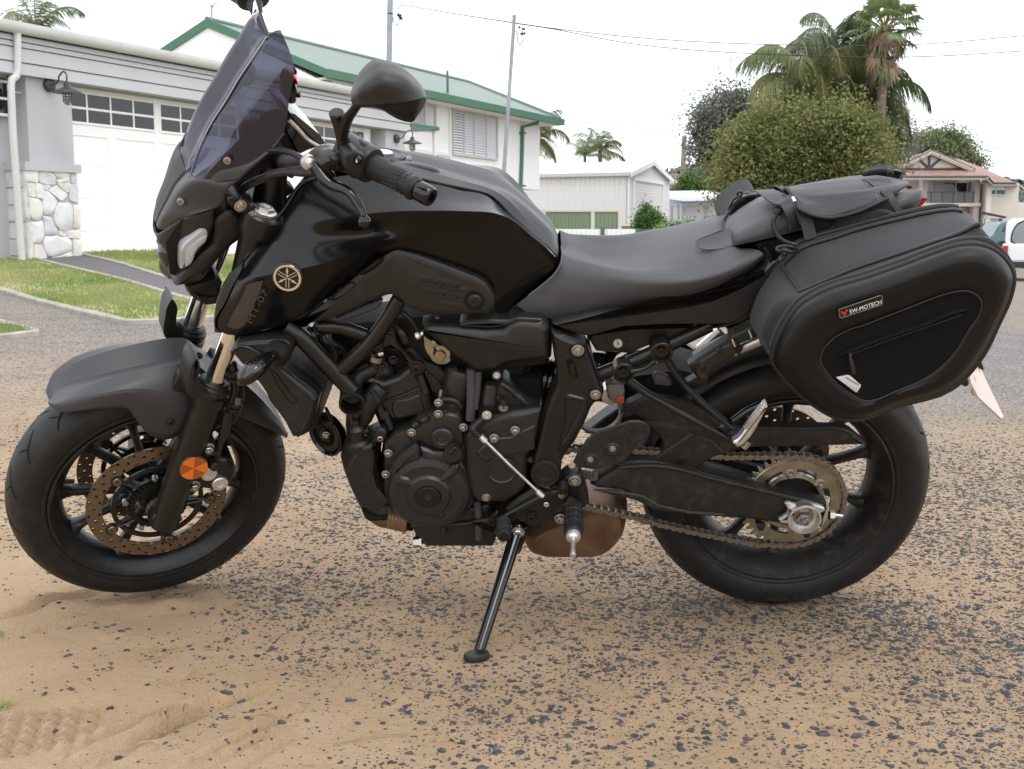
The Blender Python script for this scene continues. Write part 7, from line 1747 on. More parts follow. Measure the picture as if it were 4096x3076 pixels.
# sprocket cover and shift shaft area
pl('upper_case',E_,.128,[(1110,700),(1130,640),(1200,610),(1260,580),(1330,640),(1400,690),(1470,720),(1480,760),(1300,760),(1180,790),(1110,830)],m_eng,.06,((0,-.012),(.006,-.003),(.012,0)))
for q in((1180,690,62),(1250,640,40),(1320,700,50)):
 ln('case_rib',E_,[(q[0],q[1]-q[2],.131),(q[0]+60,q[1],.133),(q[0]+90,q[1]+35,.130)],.006,m_eng,8)
pl('sprocket_cover',E_,.158,[(1052,900),(1070,870),(1110,850),(1150,830),(1210,790),(1300,765),(1470,742),(1480,752),(1440,975),(1420,985),(1400,1010),(1392,1090),(1390,1180),(1350,1220),(1280,1262),(1130,1265),(1100,1240),(1070,1180),(1052,1060)],m_eng,.07,((0,-.010),(.003,-.004),(.008,-.001),(.014,0)))
pl('cover_step',E_,.163,[(1110,985),(1210,905),(1300,900),(1440,830),(1440,970),(1300,1000),(1150,1040)],m_eng,.02,((0,-.003),(.003,0)))
bp('cover_boss',lambda mb:mb.lathe(BK.p(E_(1255,1078),.158),OUT,[(.031,-.004),(.031,.004),(.0285,.0050),(.026,.003),(0,.003)],40),m_eng)
for q in((1330,858),(1214,902)):bolt('cover_bolt',E_,q,.166,.0072,m_steel,h=.011);
bolt('cover_bolt',E_,(1170,1232),.158,.007,m_steel,h=.006)
bp('breather',lambda mb:mb.lathe(BK.p(E_(1185,715),.135),px3(E_,BK,(1190,640,.135))[0]-px3(E_,BK,(1180,720,.135))[0],[(.0135,-.004),(.0140,.0),(.0156,.002),(.0156,.010),(.0145,.012),(.0140,.042),(.012,.046),(0,.046)],26),m_plas)
ln('spark_boot',E_,[(1265,730,.145),(1268,700,.145),(1270,690,.145)],[.0085,.0085,.008],m_plas,10,0)
bolt('boot_bolt',E_,(1265,735),.148,.007,m_steel,h=.005)
for q,r in(((1228,553),.0110),((1228,553),.0075)):bolt('mount_bolt',E_,q,.14 if r>.010 else .144,r,m_eng if r>.010 else m_alu,h=.005,washer=False)
# shift linkage
sl_=ln('shift_rod',E_,[(1150,905,.176),(1310,1062,.178),(1470,1213,.180)],.0031,m_alu,12,0)
for a,b in(((1138,892),(1166,922)),((1450,1196),(1484,1226))):
 bp('rod_end',lambda mb:mb.tube(px3(E_,BK,(*a,.178),(*b,.179)),.0062,6),m_alu,parent=sl_)
ln('shift_arm',E_,[(1172,778,.165),(1120,820,.170),(1095,850,.172),(1120,885,.176),(1140,897,.178)],[.0115,.009,.012,.008,.006],m_plas,12,4,flat=.7)
bolt('arm_bolt',E_,(1173,776),.178,.0070,m_alu,h=.005)
pl('shift_lever',E_,.172,[(1258,1340),(1330,1300),(1440,1240),(1500,1205),(1565,1195),(1580,1230),(1500,1260),(1400,1300),(1330,1340),(1262,1362)],m_frame,.012)
bolt('lever_rivet',E_,(1502,1270),.173,.0055,m_alu,h=.002,washer=False)
sp_=bp('shift_peg',lambda mb:mb.lathe(BK.p(E_(1266,1358),.165),BK.p(E_(1268,1440),.235)-BK.p(E_(1266,1358),.165),[(.0125,0)]+[q for k in range(7)for q in((.0150,.006+.0085*k),(.0150,.010+.0085*k),(.0135,.011+.0085*k),(.0135,.0135+.0085*k))]+[(.0155,.066),(.0145,.072),(.0075,.074),(.0065,.070),(0,.070)],22),m_rub)
pl('stand_bracket',E_,.150,[(1270,1340),(1360,1300),(1420,1310),(1450,1330),(1450,1395),(1400,1395),(1390,1370),(1330,1380),(1290,1400)],m_frame,.06)
bolt('stand_bracket_bolt',E_,(1415,1342),.156,.0085,m_frame,h=.010)
pl('lever_bracket',E_,.150,[(1075,1372),(1180,1352),(1215,1320),(1235,1310),(1240,1345),(1225,1400),(1218,1450),(1195,1440),(1190,1400),(1150,1385),(1085,1385)],m_frame,.012)
for q in((1197,1360),(1205,1440)):bolt('bracket_screw',E_,q,.154,.006,m_frame,h=.005)
# canister in front of the engine (coolant tank)
ct_=pl('coolant_tank',E_,.152,[(350,1040),(365,980),(400,930),(440,940),(480,960),(555,925),(590,925),(585,960),(560,1020),(555,1100),(575,1160),(600,1200),(640,1245),(700,1275),(716,1300),(690,1330),(560,1342),(440,1285),(405,1210),(370,1120)],m_plas,.10,((0,-.030),(.004,-.022),(.022,0)))
pl('tank_facet',E_,.154,[(385,1090),(455,960),(540,940),(548,1020),(540,1100),(560,1180),(640,1260),(560,1320),(470,1280),(420,1180)],m_plas,.01,((0,-.004),(.006,0)),1,ct_)
bp('tank_neck',lambda mb:mb.lathe(BK.p(E_(458,925),.13),(0,-.2,1),[(.026,-.012),(.027,0),(.024,.006),(.016,.010),(.014,.03),(.017,.032),(.017,.038),(.008,.044),(.006,.06),(0,.06)],26),m_plas,parent=ct_)
ln('tank_spout',E_,[(460,880,.135),(495,868,.137),(520,860,.138)],.0055,m_plas,8,0,ct_)
ln('tank_hose',E_,[(432,840,.135),(425,800,.13),(405,750,.125),(400,720,.12)],.006,m_plas,8,5,ct_)
pl('tank_lug',E_,.150,[(540,930),(560,860),(590,850),(615,870),(618,900),(595,935)],m_plas,.02,((0,-.004),(.004,0)),2,ct_)
ln('water_pipe',E_,[(590,620,.125),(560,660,.13),(520,720,.13),(500,790,.125),(470,830,.12)],[.020,.021,.019,.015,.014],m_plas,16)
bp('pipe_bracket',lambda mb:mb.tube(px3(E_,BK,(540,645,.148),(575,700,.148)),.007,8),m_plas)
# horn
hn=bp('horn',lambda mb:mb.lathe(BK.p(E_(283,885),.05),(-.55,-.8,.0),[(.0,.002),(.010,.003),(.012,.001),(.03,.003),(.038,.002),(.044,.006),(.048,.004),(.048,-.012),(.03,-.03),(0,-.032)],36),m_gloss)
bolt('horn_stud',E_,(283,885),.056,.006,m_steel,h=.006)
pl('horn_bracket',E_,.07,[(270,740),(285,735),(345,850),(350,905),(330,910),(310,850)],m_eng,.006)
# exhaust downpipe and oil cooler bits low at the front
ln('exhaust_header',E_,[(470,690,.03),(450,780,.03),(470,1000,.02),(500,1220,.02),(580,1335,.03),(700,1355,.05),(760,1365,.06)],.022,m_rust,18)
pl('oil_filter',E_,.09,[(475,1300),(560,1335),(640,1330),(645,1365),(520,1370),(495,1350)],m_deep,.06)
bp('exhaust_flange',lambda mb:[mb.lathe(BK.p(E_(640+17*k,1338+4*k),.07),(1,0,-.12),[(.024,-.005),(.027,-.003),(.027,.003),(.024,.005)],20)for k in range(6)],mat('tan_coated_pipe',(.22,.14,.08),.5,metal=.4))
pl('sump',E_,.118,[(750,1325),(830,1330),(950,1345),(1060,1290),(1195,1265),(1200,1330),(1220,1345),(1222,1480),(1205,1512),(830,1512),(805,1470),(770,1440),(755,1400)],m_eng,.16,((0,-.010),(.004,-.003),(.010,0)))
ln('sump_flange',E_,[(752,1385,.121),(860,1385,.122),(1000,1378,.122),(1210,1362,.121)],.006,m_eng,10,3,flat=.8)
bp('drain_bolt',lambda mb:mb.lathe(BK.p(E_(800,1478),.10),(-1,-.1,0),[(0,.014),(.010,.014),(.012,.010),(.012,0),(.016,0),(.016,-.004)],6),m_steel)
ln('sump_hose',E_,[(1115,1250,.13),(1125,1320,.132),(1128,1400,.132),(1130,1460,.13)],.0085,MATS['grey_rubber_hose'],10)
pl('sump_plate',E_,.1195,[(808,1372),(900,1368),(902,1388),(812,1394)],m_eng,.002,((0,0),(.002,.001)))
ln('sump_boss',E_,[(935,1340,.125),(935,1435,.125)],.0075,m_eng,10,0)
# radiator shroud, indicator
pl('radiator_shroud',W_,.186,[(1235,478),(1300,450),(1380,445),(1425,452),(1440,480),(1600,598),(1626,640),(1600,745),(1545,832),(1492,838),(1445,745),(1380,650),(1320,560)],m_plas,.05,((0,-.012),(.004,-.004),(.012,0)),1)
pl('shroud_slot',W_,.1875,[(1375,480),(1410,500),(1480,600),(1520,640),(1500,665),(1470,640),(1420,570)],m_groove,.004,((0,0),(.003,-.002)),1)
pl('shroud_edge',W_,.188,[(1400,470),(1445,490),(1590,605),(1612,640),(1590,735),(1548,815),(1530,800),(1575,700),(1580,640),(1560,620),(1440,515)],m_plas,.02,((0,-.004),(.004,0)),1)
pl('radiator',W_,.12,[(1300,470),(1440,460),(1640,640),(1620,780),(1520,830),(1380,640)],m_deep,.24,((0,0),),1)
pl('shroud_cap',W_,.190,[(1173,392),(1212,345),(1290,332),(1420,325),(1465,330),(1495,352),(1497,400),(1460,440),(1400,456),(1330,462),(1240,472)],m_plas,.05,((0,-.012),(.003,-.004),(.010,0)),2)
ln('cap_ridge',W_,[(1180,392,.191),(1230,362,.193),(1330,400,.193),(1400,450,.19)],.004,m_plas,8,4,flat=.6)
ist=bp('indicator',lambda mb:mb.tube(px3(W_,BK,(1440,400,.20),(1390,412,.235),(1350,440,.275),(1290,490,.305),(1245,530,.315),(1216,556,.318)),[.013,.013,.017,.0205,.0165,.005],18,sm=5,flat=.8),m_gloss)
bp('indicator_boot',lambda mb:mb.lathe(BK.p(W_(1405,405),.215),BK.p(W_(1350,440),.275)-BK.p(W_(1440,400),.20),[(.024,-.025),(.026,-.01),(.022,.002),(.018,.010),(.0165,.016)],20),m_rub,parent=ist)
bp('indicator_lens',lambda mb:mb.tube(px3(W_,BK,(1345,436,.283),(1290,482,.312),(1245,524,.322)),[.010,.0150,.009],14,sm=4,flat=.6),mat('smoked_lens',(.02,.015,.012),.08,spec=.7),parent=ist)
# airbox side cover
pl('airbox_cover',E_,.152,[(806,288),(850,280),(900,282),(1010,290),(1150,305),(1260,300),(1300,262),(1345,245),(1480,256),(1525,300),(1535,400),(1530,478),(1420,490),(1290,503),(1200,545),(1150,552),(1108,548),(1060,515),(985,465),(900,390),(820,320)],m_plas,.06,((0,-.020),(.003,-.011),(.010,-.003),(.016,0)),ang=45)
pl('airbox_upper',E_,.146,[(1020,270),(1060,255),(1200,250),(1290,252),(1345,238),(1480,246),(1470,262),(1345,262),(1300,285),(1200,300),(1020,292)],m_plas,.05)
pl('airbox_bolt_boss',E_,.135,[(880,232),(900,228),(912,240),(905,252),(885,250)],m_zinc,.006)
# shock, preload ring
bp('shock_absorber',lambda mb:mb.tube(px3(M_,BK,(60,520,.03),(200,520,.02),(420,560,0),(700,600,0)),[.024,.030,.030,.026],20),m_gloss)
bp('preload_ring',lambda mb:mb.lathe(BK.p(M_(205,520),.03),(1,-.1,-.15),[(.040,-.016),(.044,-.012),(.044,-.004),(.038,0),(.044,.004),(.044,.012),(.040,.016)],12),m_steel)
bp('shock_spring',lambda mb:[mb.lathe(BK.p(M_(262+38*k,525+6*k),.03),(1,-.1,-.15),[(.040,-.008),(.047,-.005),(.048,0),(.047,.005),(.040,.008)],28)for k in range(3)],m_gloss)
bp('linkage_eye',lambda mb:mb.lathe(BK.p(M_(735,640),.10),OUT,[(.018,-.04),(.019,0),(0,0)],24),m_alu)
pl('shock_mount',M_,.112,[(700,560),(790,555),(830,600),(825,700),(760,690),(720,660)],mat('grey_casting',(.20,.20,.20),.5,metal=.5,dust=.2),.03)
bp('orange_plug',lambda mb:mb.lathe(BK.p(M_(799,663),.114),OUT,[(.0085,-.002),(.0085,.002),(.006,.0030),(.0035,.0030),(.003,.002),(0,.002)],24),mat('rust_orange_plastic',(.40,.07,.01),.4))
bp('chain_roller',lambda mb:mb.lathe(BK.p(M_(650,740),.09),OUT,[(.046,-.012),(.053,-.01),(.053,.0),(.046,.003),(.046,-.012)],40),mat('grey_casting_light',(.24,.24,.235),.45,metal=.5,dust=.2))
# pivot plate (frame casting)
pv=pl('pivot_plate',M_,.168,[(338,222),(350,215),(420,240),(540,285),(572,300),(590,340),(640,480),(672,575),(690,610),(688,645),(660,680),(620,705),(600,740),(560,840),(500,950),(440,1030),(410,1085),(405,1170),(380,1215),(300,1245),(230,1200),(212,1130),(225,1050),(260,920),(300,740),(330,660),(375,560),(368,440),(350,330)],m_frame,.05,((0,-.012),(.004,-.004),(.010,0)),2)
pl('plate_rib',M_,.1695,[(430,640),(450,622),(560,650),(592,668),(585,720),(540,830),(470,920),(400,1020),(385,1020),(420,850)],m_frame,.006,((0,-.002),(.003,.003),(.009,.003)),2,pv)
pl('plate_pocket',M_,.1735,[(455,670),(475,655),(545,672),(560,690),(540,760),(470,880),(400,985),(395,960),(430,830)],m_plas,.004,((0,.0002),(.006,-.0035),(.012,-.004)),2,pv)
pl('plate_slot',M_,.1695,[(440,395),(455,390),(490,410),(520,490),(522,515),(505,520),(465,480),(448,440)],m_groove,.004,((0,.0006),(.002,.0006)),2,pv)
bp('slot_core',lambda mb:mb.tube(px3(M_,BK,(472,415,.1705),(485,490,.1705)),.007,12),m_gloss,parent=pv)
bp('pivot_cap',lambda mb:mb.lathe(BK.p(M_(300,1150),.170),OUT,[(.0295,-.004),(.0298,.004),(.0285,.0065),(.0245,.0065),(.0235,.004),(.0175,.004),(.0170,.0065),(.0130,.0065),(.0122,.0045),(0,.0045)],44),m_plas,parent=pv)
for q,r in(((517,334),.0092),((634,628),.0080)):
 bolt('frame_bolt',M_,q,.170,r,m_steel,parent=pv,h=.010)
 bp('bolt_recess',lambda mb:mb.lathe(BK.p(M_(q[0],q[1]+3),.1692),OUT,[(r*1.4,0),(r*1.75,0),(r*1.7,.0015),(r*1.4,.0012)],28),m_groove,parent=pv)
 # rear-set plate with bolts, heel guard
pl('rearset_plate',M_,.162,[(30,1400),(120,1320),(250,1250),(330,1270),(400,1200),(430,1170),(470,1150),(520,1150),(548,1180),(575,1260),(592,1330),(590,1370),(540,1400),(480,1460),(430,1490),(380,1500),(340,1480),(250,1490),(240,1510),(170,1500),(60,1440)],m_frame,.04,((0,-.008),(.004,-.002),(.008,0)))
for q,r in(((495,1202),.0125),((400,1452),.0115),((413,1282),.0115)):
 bolt('rearset_bolt',M_,q,.166,r*.8,m_steel,h=.010)
bp('lever_spindle',lambda mb:mb.tube(px3(M_,BK,(418,1220,.168),(415,1275,.188)),.0110,18),m_frame)
bolt('spindle_bolt',M_,(308,1360),.173,.0056,m_alu,h=.002,washer=False)
bolt('rearset_screw',M_,(210,1440),.166,.0085,m_frame,h=.008)
hg=pl('heel_guard',M_,.174,[(582,925),(610,900),(650,882),(780,835),(860,806),(930,806),(975,822),(1002,850),(1000,880),(960,925),(900,975),(860,1040),(830,1065),(780,1090),(640,1132),(540,1118),(490,1112),(482,1092),(520,1010),(560,960)],m_plasd,.006,((0,-.003),(.002,0)))
for q in((758,928),(812,897),(862,868),(880,888),(826,928),(884,922),(836,960),(936,882)):
 bp('guard_hole',lambda mb:mb.lathe(BK.p(M_(*q),.1745),OUT,[(.0062,0),(.0076,.0),(.0072,.0009),(.0062,.0006)],18),m_plas,parent=hg)
 bp('hole_core',lambda mb:mb.lathe(BK.p(M_(*q),.1743),OUT,[(0,0),(.0062,0),(.0062,.0003),(0,.0003)],18),m_groove,parent=hg)
for q in((748,988),(600,1060)):
 bp('guard_dimple',lambda mb:mb.lathe(BK.p(M_(q[0]+5,q[1]+5),.1742),OUT,[(.007,.0012),(.012,.0024),(.0155,.001),(.016,0)],30),m_plasd,parent=hg)
 bolt('guard_bolt',M_,q,.1755,.0052,m_steel,parent=hg,h=.006)
for i in range(4):
 for j in range(2):bp('label_sticker',lambda mb:mb.box(BK.p(M_(560+24*i,1145+26*j+5*i),.128),(.011,.0006,.012)),mat('sticker_print',(.10,.10,.10),.5)if 'sticker_print' not in MATS else MATS['sticker_print'])
bp('round_sticker',lambda mb:mb.lathe(BK.p(M_(478,1098),.176),OUT,[(0,0),(.007,0),(.007,.0004),(0,.0004)],18),m_alu)
# swingarm
SW1=[(2362,1950),(2440,1890),(2500,1850),(2560,1840),(2740,1870),(2900,1915),(3100,1965),(3250,1997),(3300,2010),(3318,2022),(3312,2080),(3285,2120),(3240,2130),(3140,2108),(3000,2088),(2900,2080),(2780,2072),(2660,2050),(2560,2010),(2480,1970)]
FULL=lambda x,y:(x,y)
sa_=pl('swingarm',FULL,.138,SW1,m_frame if False else m_plasd,.055,((0,-.016),(.004,-.007),(.012,-.001),(.020,0)),3)
SWRIB=[(2370,1960),(2480,1965),(2570,1980),(2640,2020),(2760,2045),(2900,2055),(2905,2068),(2760,2060),(2620,2040),(2540,2000),(2440,1978)]
pl('swingarm_rib',FULL,.1405,SWRIB,m_plasd,.004,((0,-.0015),(.004,.001)),2,sa_)
ln('swingarm_rail',FULL,[(2480,1868,.139),(2620,1862,.140),(2900,1925,.141),(3150,1985,.140),(3300,2018,.137)],.0068,m_plasd,10,5,sa_,flat=.8)
pl('swingarm',FULL,-.085,[(q[0]-25,q[1]-215)for q in SW1],m_plasd,.05,n=2)
# chain guard
cg=pl('chain_guard',R_,.122,[(40,150),(120,158),(200,172),(400,188),(880,202),(1200,208),(1530,217),(1582,240),(1670,312),(1694,336),(1640,335),(1270,347),(900,352),(800,362),(640,395),(560,420),(500,450),(445,498),(400,520),(250,484),(105,446),(160,400),(185,360),(188,325),(170,280),(120,225)],m_plasd,.03,((0,-.006),(.003,-.001),(.007,0)),1)
pl('guard_fold',R_,.1235,[(110,446),(240,350),(400,245),(420,262),(560,300),(640,390),(560,418),(445,494),(400,515)],m_plasd,.004,((0,-.001),(.003,.0012)),1,cg)
ln('guard_rim',R_,[(880,206,.122),(1200,213,.122),(1525,222,.122),(1580,246,.121)],.0035,m_plasd,8,4,cg)
bolt('guard_bolt',R_,(328,430),.1255,.0085,m_plas,parent=cg,h=.005)
pl('guard_upper',M_,.116,[(800,800),(850,700),(960,640),(1290,700),(1495,830),(1495,900),(1000,870),(960,800),(900,770)],m_plasd,.03,((0,-.006),(.006,0)),1)
pl('inner_fender',M_,.06,[(820,700),(830,560),(900,520),(1200,480),(1495,560),(1700,700),(1600,760),(1300,760),(1000,860),(800,850)],m_deep,.14,((0,-.01),(.008,0)),1)
bp('hugger',lambda mb:mb.lathe(RC,(0,1,0),[(.322,-.095),(.336,-.07),(.342,0),(.336,.07),(.322,.095)],26,a0=math.radians(95),a1=math.radians(172),up=[1,0,0]),m_plasd,ang=50,solid=.004)
# axle, adjuster
ax_=BK.p(R_(1228,872),.165)
aj=bp('axle_adjuster',lambda mb:mb.lathe(ax_-OUT*.014,OUT,[(.022,-.010),(.032,-.006),(.0325,.0),(.0330,.014),(.0345,.017),(.0345,.021),(.0310,.022),(.0300,.010),(.028,.002),(0,.002)],44),m_alu)
pl('adjuster_wing',R_,.158,[(1085,765),(1110,756),(1180,775),(1290,770),(1380,800),(1385,820),(1330,850),(1330,920),(1210,980),(1130,920),(1055,910),(1042,885),(1100,850),(1115,820)],m_alu,.012,((0,-.004),(.002,0)),1,aj)
pl('adjuster_shade',R_,.1595,[(1120,800),(1160,840),(1110,880),(1075,890),(1118,850)],m_eng,.002,((0,.0005),),1,aj)
bp('axle_nut',lambda mb:mb.lathe(ax_,OUT,[(.0215,-.012),(.0215,-.006),(.0190,-.004)],28),m_zinc,parent=aj)
bp('axle_nut',lambda mb:mb.lathe(ax_,OUT,[(.0165,-.012),(.0165,.006),(.0150,.008),(.009,.008),(.008,.006),(0,.006)],6),m_steel,parent=aj)
bp('axle_end',lambda mb:mb.lathe(ax_,OUT,[(.0095,.004),(.0095,.016),(.0085,.018),(.0050,.018),(.0045,.010),(0,.010)],24),m_steel,parent=aj)
pl('adjuster_plate',R_,.150,[(1372,705),(1410,752),(1415,800),(1395,880),(1360,930),(1350,950),(1330,975),(1318,945),(1350,935),(1395,800),(1392,760)],m_alu,.008,((0,-.001),(.001,0)),1)
bp('adjuster_bolt',lambda mb:[mb.tube(px3(R_,BK,(1420,848,.145),(1510,858,.145)),.0055,10),mb.lathe(BK.p(R_(1432,850),.145),(1,0,0),[(.0115,-.005),(.0115,.005)],6)],m_steel)
pl('adjuster_stop',R_,.15,[(1325,945),(1352,942),(1356,965),(1330,972)],m_alu,.012,((0,0),),1)
for q,m in(((1250,1000),m_plas),((912,948),m_plas)):
 pl('paddock_bobbin',R_,.135,[(q[0]-38,q[1]-28),(q[0]+38,q[1]-22),(q[0]+20,q[1]+26),(q[0]-15,q[1]+26)],m,.02)
 # sprocket
SC=np.array([0,-.108,RC[2]])
def sprocket(mb):
 n=43;P=[]
 for k in range(n):
  a=2*math.pi*k/n
  for da,r in((-.30,.1035),(-.12,.1115),(0,.1150),(.12,.1115),(.30,.1035),(.5,.1020)):
   t=a+da*2*math.pi/n;P.append([r*math.cos(t),r*math.sin(t)])
 P=np.array(P);nn=len(P);a=np.arctan2(P[:,1],P[:,0])
 def ring(r,y):return np.stack([SC[0]+r*np.cos(a),np.full(nn,y),SC[2]+r*np.sin(a)],-1)
 o=lambda y:np.stack([SC[0]+P[:,0],np.full(nn,y),SC[2]+P[:,1]],-1)
 mb.ringloft([ring(.080,-.1045),ring(.0985,-.1045),ring(.0995,-.1055),o(-.1055),o(-.1115),ring(.0995,-.1115),ring(.0985,-.1125),ring(.080,-.1125),ring(.080,-.1045)],False,False)
spk=bp('rear_sprocket',sprocket,m_zinc,ang=30)
bp('sprocket_inner_ring',lambda mb:mb.lathe((SC[0],0,SC[2]),(0,1,0),[(.058,-.104),(.068,-.104),(.068,-.112),(.058,-.112),(.058,-.104)],60),m_zinc,parent=spk)
for k in range(6):
 a=math.radians(100)+k*math.pi/3;e=np.array([math.cos(a),0,math.sin(a)]);n_=np.array([-math.sin(a),0,math.cos(a)])
 bp('sprocket_arm',lambda mb:mb.ringloft([np.array([SC+e*r+n_*w+np.array([0,dy,0])for r,w in((.062,-.012),(.083,-.017),(.083,.017),(.062,.012))])for dy in(.004,-.0042)]),m_zinc,parent=spk)
 cc=SC+e*.069
 bp('sprocket_stud',lambda mb:[mb.lathe(cc,OUT,[(.0105,.004),(.0105,.006),(.0080,.007)],20),mb.lathe(cc,OUT,[(.0080,.005),(.0080,.012),(.0065,.014),(.0042,.014),(.0042,.019),(0,.019)],6)],m_steel,parent=spk)
bp('sprocket_carrier',lambda mb:mb.lathe((SC[0],-.06,SC[2]),OUT,[(.0,0),(.066,.0),(.070,.02),(.070,.038),(.060,.042),(.054,.040),(.052,.034),(.030,.034),(.028,.03),(0,.03)],44),m_rim,parent=spk)
# chain
Rp=15.875e-3/(2*math.sin(math.pi/43))
def chain_path():
 l=.108
 up=px3(M_,BK,(500,985,l),(950,998,l));lo=px3(M_,BK,(590,1372,l),(1000,1462,l));lo2=px3(R_,BK,(20,876,l),(480,980,l),(900,1055,l))
 upr=px3(R_,BK,(20,378,l),(640,412,l))
 c=SC[[0,2]]
 A=up[0][[0,2]];Bq=up[1][[0,2]]
 pts=[A,Bq,upr[1][[0,2]]]
 # wrap: from the top tangent round the back to the bottom
 for a in np.radians(np.linspace(92,-92,60)):pts.append(c+Rp*np.array([math.cos(a),math.sin(a)]))
 pts+=[lo2[2][[0,2]]*1.0,lo2[1][[0,2]],lo2[0][[0,2]],lo[1][[0,2]],lo[0][[0,2]]]
 f=(A+lo[0][[0,2]])/2-np.array([.12,0])
 for a in np.radians(np.linspace(250,110,14)):pts.append(f+.043*np.array([math.cos(a),math.sin(a)]))
 return np.array(pts)
cp=chain_path();clen=np.linalg.norm(np.diff(np.vstack([cp,cp[:1]]),axis=0),axis=1).sum();NL=int(round(clen/15.875e-3/2)*2)
cpp=resample(cp,NL)
def link_mesh(outer):
 mb=MB();p=15.875e-3*clen/(NL*15.875e-3);h=p/2;r=.0064 if outer else .0062
 for s in(-1,1):
  y=s*(.0085 if outer else .0062);P=[]
  for t in np.radians(np.linspace(60,300,7)):P.append([-h+r*math.cos(t),r*math.sin(t)])
  P.append([0,-r*.62])
  for t in np.radians(np.linspace(240,480,7)):P.append([h+r*math.cos(t),r*math.sin(t)])
  P.append([0,r*.62]);P=np.array(P)
  mb.ringloft([np.stack([P[:,0],np.full(len(P),y-.0009),P[:,1]],-1),np.stack([P[:,0],np.full(len(P),y+.0009),P[:,1]],-1)])
 for s in(-1,1):
  mb.lathe((s*h,0,0),OUT,[(.0026,-.0102),(.0026,.0096),(.0020,.0104),(0,.0104)]if outer else[(.0048,-.0055),(.0048,.0055)],8)
 return mb
chain=bp('chain',lambda mb:mb.tube(np.stack([cpp[:,0],np.full(NL,-.108),cpp[:,1]],-1),.0025,5,cap=False),m_deep)
LK=[build('chain_link',link_mesh(o),m_chain,chain,40)for o in(True,False)]
for k in range(NL):
 a,b=cpp[k],cpp[(k+1)%NL];mid=(a+b)/2
 o=LK[k%2]if k<2 else LK[k%2].copy()
 if k>=2:COL.objects.link(o)
 o.location=(mid[0],-.108,mid[1]);o.rotation_euler=(0,-math.atan2(b[1]-a[1],b[0]-a[0]),0)
 # rear disc on the far side, its caliper bracket
rd=bp('brake_disc',lambda mb:disc_mesh(mb,RC+np.array([0,0,0]),.082,.1225,.092,36,.0042,3),m_disc,parent=rw)
bp('disc_carrier',lambda mb:[mb.lathe(RC,(0,1,0),[(.045,.088),(.058,.088),(.058,.095),(.045,.095),(.045,.088)],40)]+[mb.tube([RC+np.array([.052*math.cos(a),.092,.052*math.sin(a)]),RC+np.array([.088*math.cos(a),.092,.088*math.sin(a)])],.009,8,flat=.4)for a in np.linspace(.3,6.58,5,endpoint=False)],m_frame,parent=rd)
pl('rear_caliper',R_,-.10,[(600,330),(760,300),(860,350),(850,480),(760,560),(640,520)],m_deep,.05,n=2)
# subframe and pillion brackets
ln('subframe_rail',M_,[(650,500,.125),(900,400,.125),(1150,285,.122),(1400,165,.118)],.0142,m_frame,20)
ln('subframe_rail',M_,[(640,440,-.09),(760,330,-.09),(900,260,-.09),(1350,60,-.09)],.0135,m_frame,14)
ln('cross_tube',M_,[(620,380,.02),(720,380,.03),(740,350,.04),(690,440,.01)],.012,m_frame,12)
for q,r0 in(((820,483),.0215),((1074,346),.0215)):
 bp('bracket_eye',lambda mb:mb.lathe(BK.p(M_(*q),.158),OUT,[(r0,-.03),(r0,.004),(r0-.0015,.0055),(r0-.0045,.0055),(r0-.0055,.002),(r0-.0065,-.008),(.0075,-.009),(.0070,-.004),(.0042,-.004),(.0038,-.007),(0,-.007)],40),m_frame)
pb_=ln('pillion_bracket',M_,[(850,530,.160),(960,610,.162),(1100,690,.166),(1300,800,.178),(1480,895,.190),(1600,960,.2)],[.0105,.0095,.0090,.0088,.0090,.0090],m_frame,14,flat=.8)
ln('bracket_arm',M_,[(1110,395,.160),(1180,500,.163),(1300,640,.172),(1450,770,.186),(1600,900,.198)],[.0105,.0092,.0088,.0088,.0090],m_frame,14,parent=pb_,flat=.8)
ln('bracket_bridge',M_,[(870,470,.157),(960,450,.157),(1030,400,.157)],[.010,.0075,.010],m_frame,12,parent=pb_,flat=.6)
pl('bracket_web',M_,.150,[(1010,520),(1040,480),(1120,510),(1150,560),(1130,580),(1030,570)],m_matt,.01,n=2,parent=pb_)
pl('bracket_foot',R_,.200,[(600,205),(640,180),(700,220),(735,235),(740,270),(715,300),(690,300),(660,270)],m_frame,.04,n=2,parent=pb_)
bolt('peg_pivot',R_,(703,252),.206,.0075,m_frame,h=.004)
pg=pl('pillion_peg',R_,.232,[(705,322),(712,308),(745,290),(775,255),(800,215),(860,135),(940,35),(955,28),(962,55),(905,160),(870,225),(830,285),(780,335),(738,356)],m_alu,.022,((0,-.004),(.002,-.001),(.006,.001)),1)
for k in range(11):
 x,y=790+15.2*k,205-17.4*k
 bp('peg_tooth',lambda mb:mb.ringloft([px(R_,BK,l,(x-8,y-6),(x-4,y-15),(x+5,y-10),(x+8,y+4),(x+2,y+8))for l in(.205,.234)]),m_alu,parent=pg)
ln('peg_arm',R_,[(700,150,.19),(800,80,.19),(900,30,.19)],[.010,.012,.010],m_gloss,12,flat=.6)
bp('peg_spring',lambda mb:mb.tube(px3(R_,BK,(780,350,.215),(800,330,.215),(815,300,.215)),.008,10),m_steel)
pl('far_peg_bracket',M_,-.14,[(1140,290),(1200,280),(1240,300),(1320,360),(1400,330),(1480,270),(1490,300),(1410,350),(1320,400),(1240,360),(1200,345)],m_frame,.03)
def farpeg(mb):
 a,b=px3(M_,BK,(1340,335,-.17),(1475,215,-.17));e=b-a;
 mb.tube([a,a+e*.5,b],[.012,.014,.014],12)
 for k in range(9):mb.lathe(a+e*(k+.5)/9,e,[(.013,-.005),(.0175,-.003),(.0175,.003),(.013,.005)],10)
bp('pillion_peg',farpeg,m_alu)
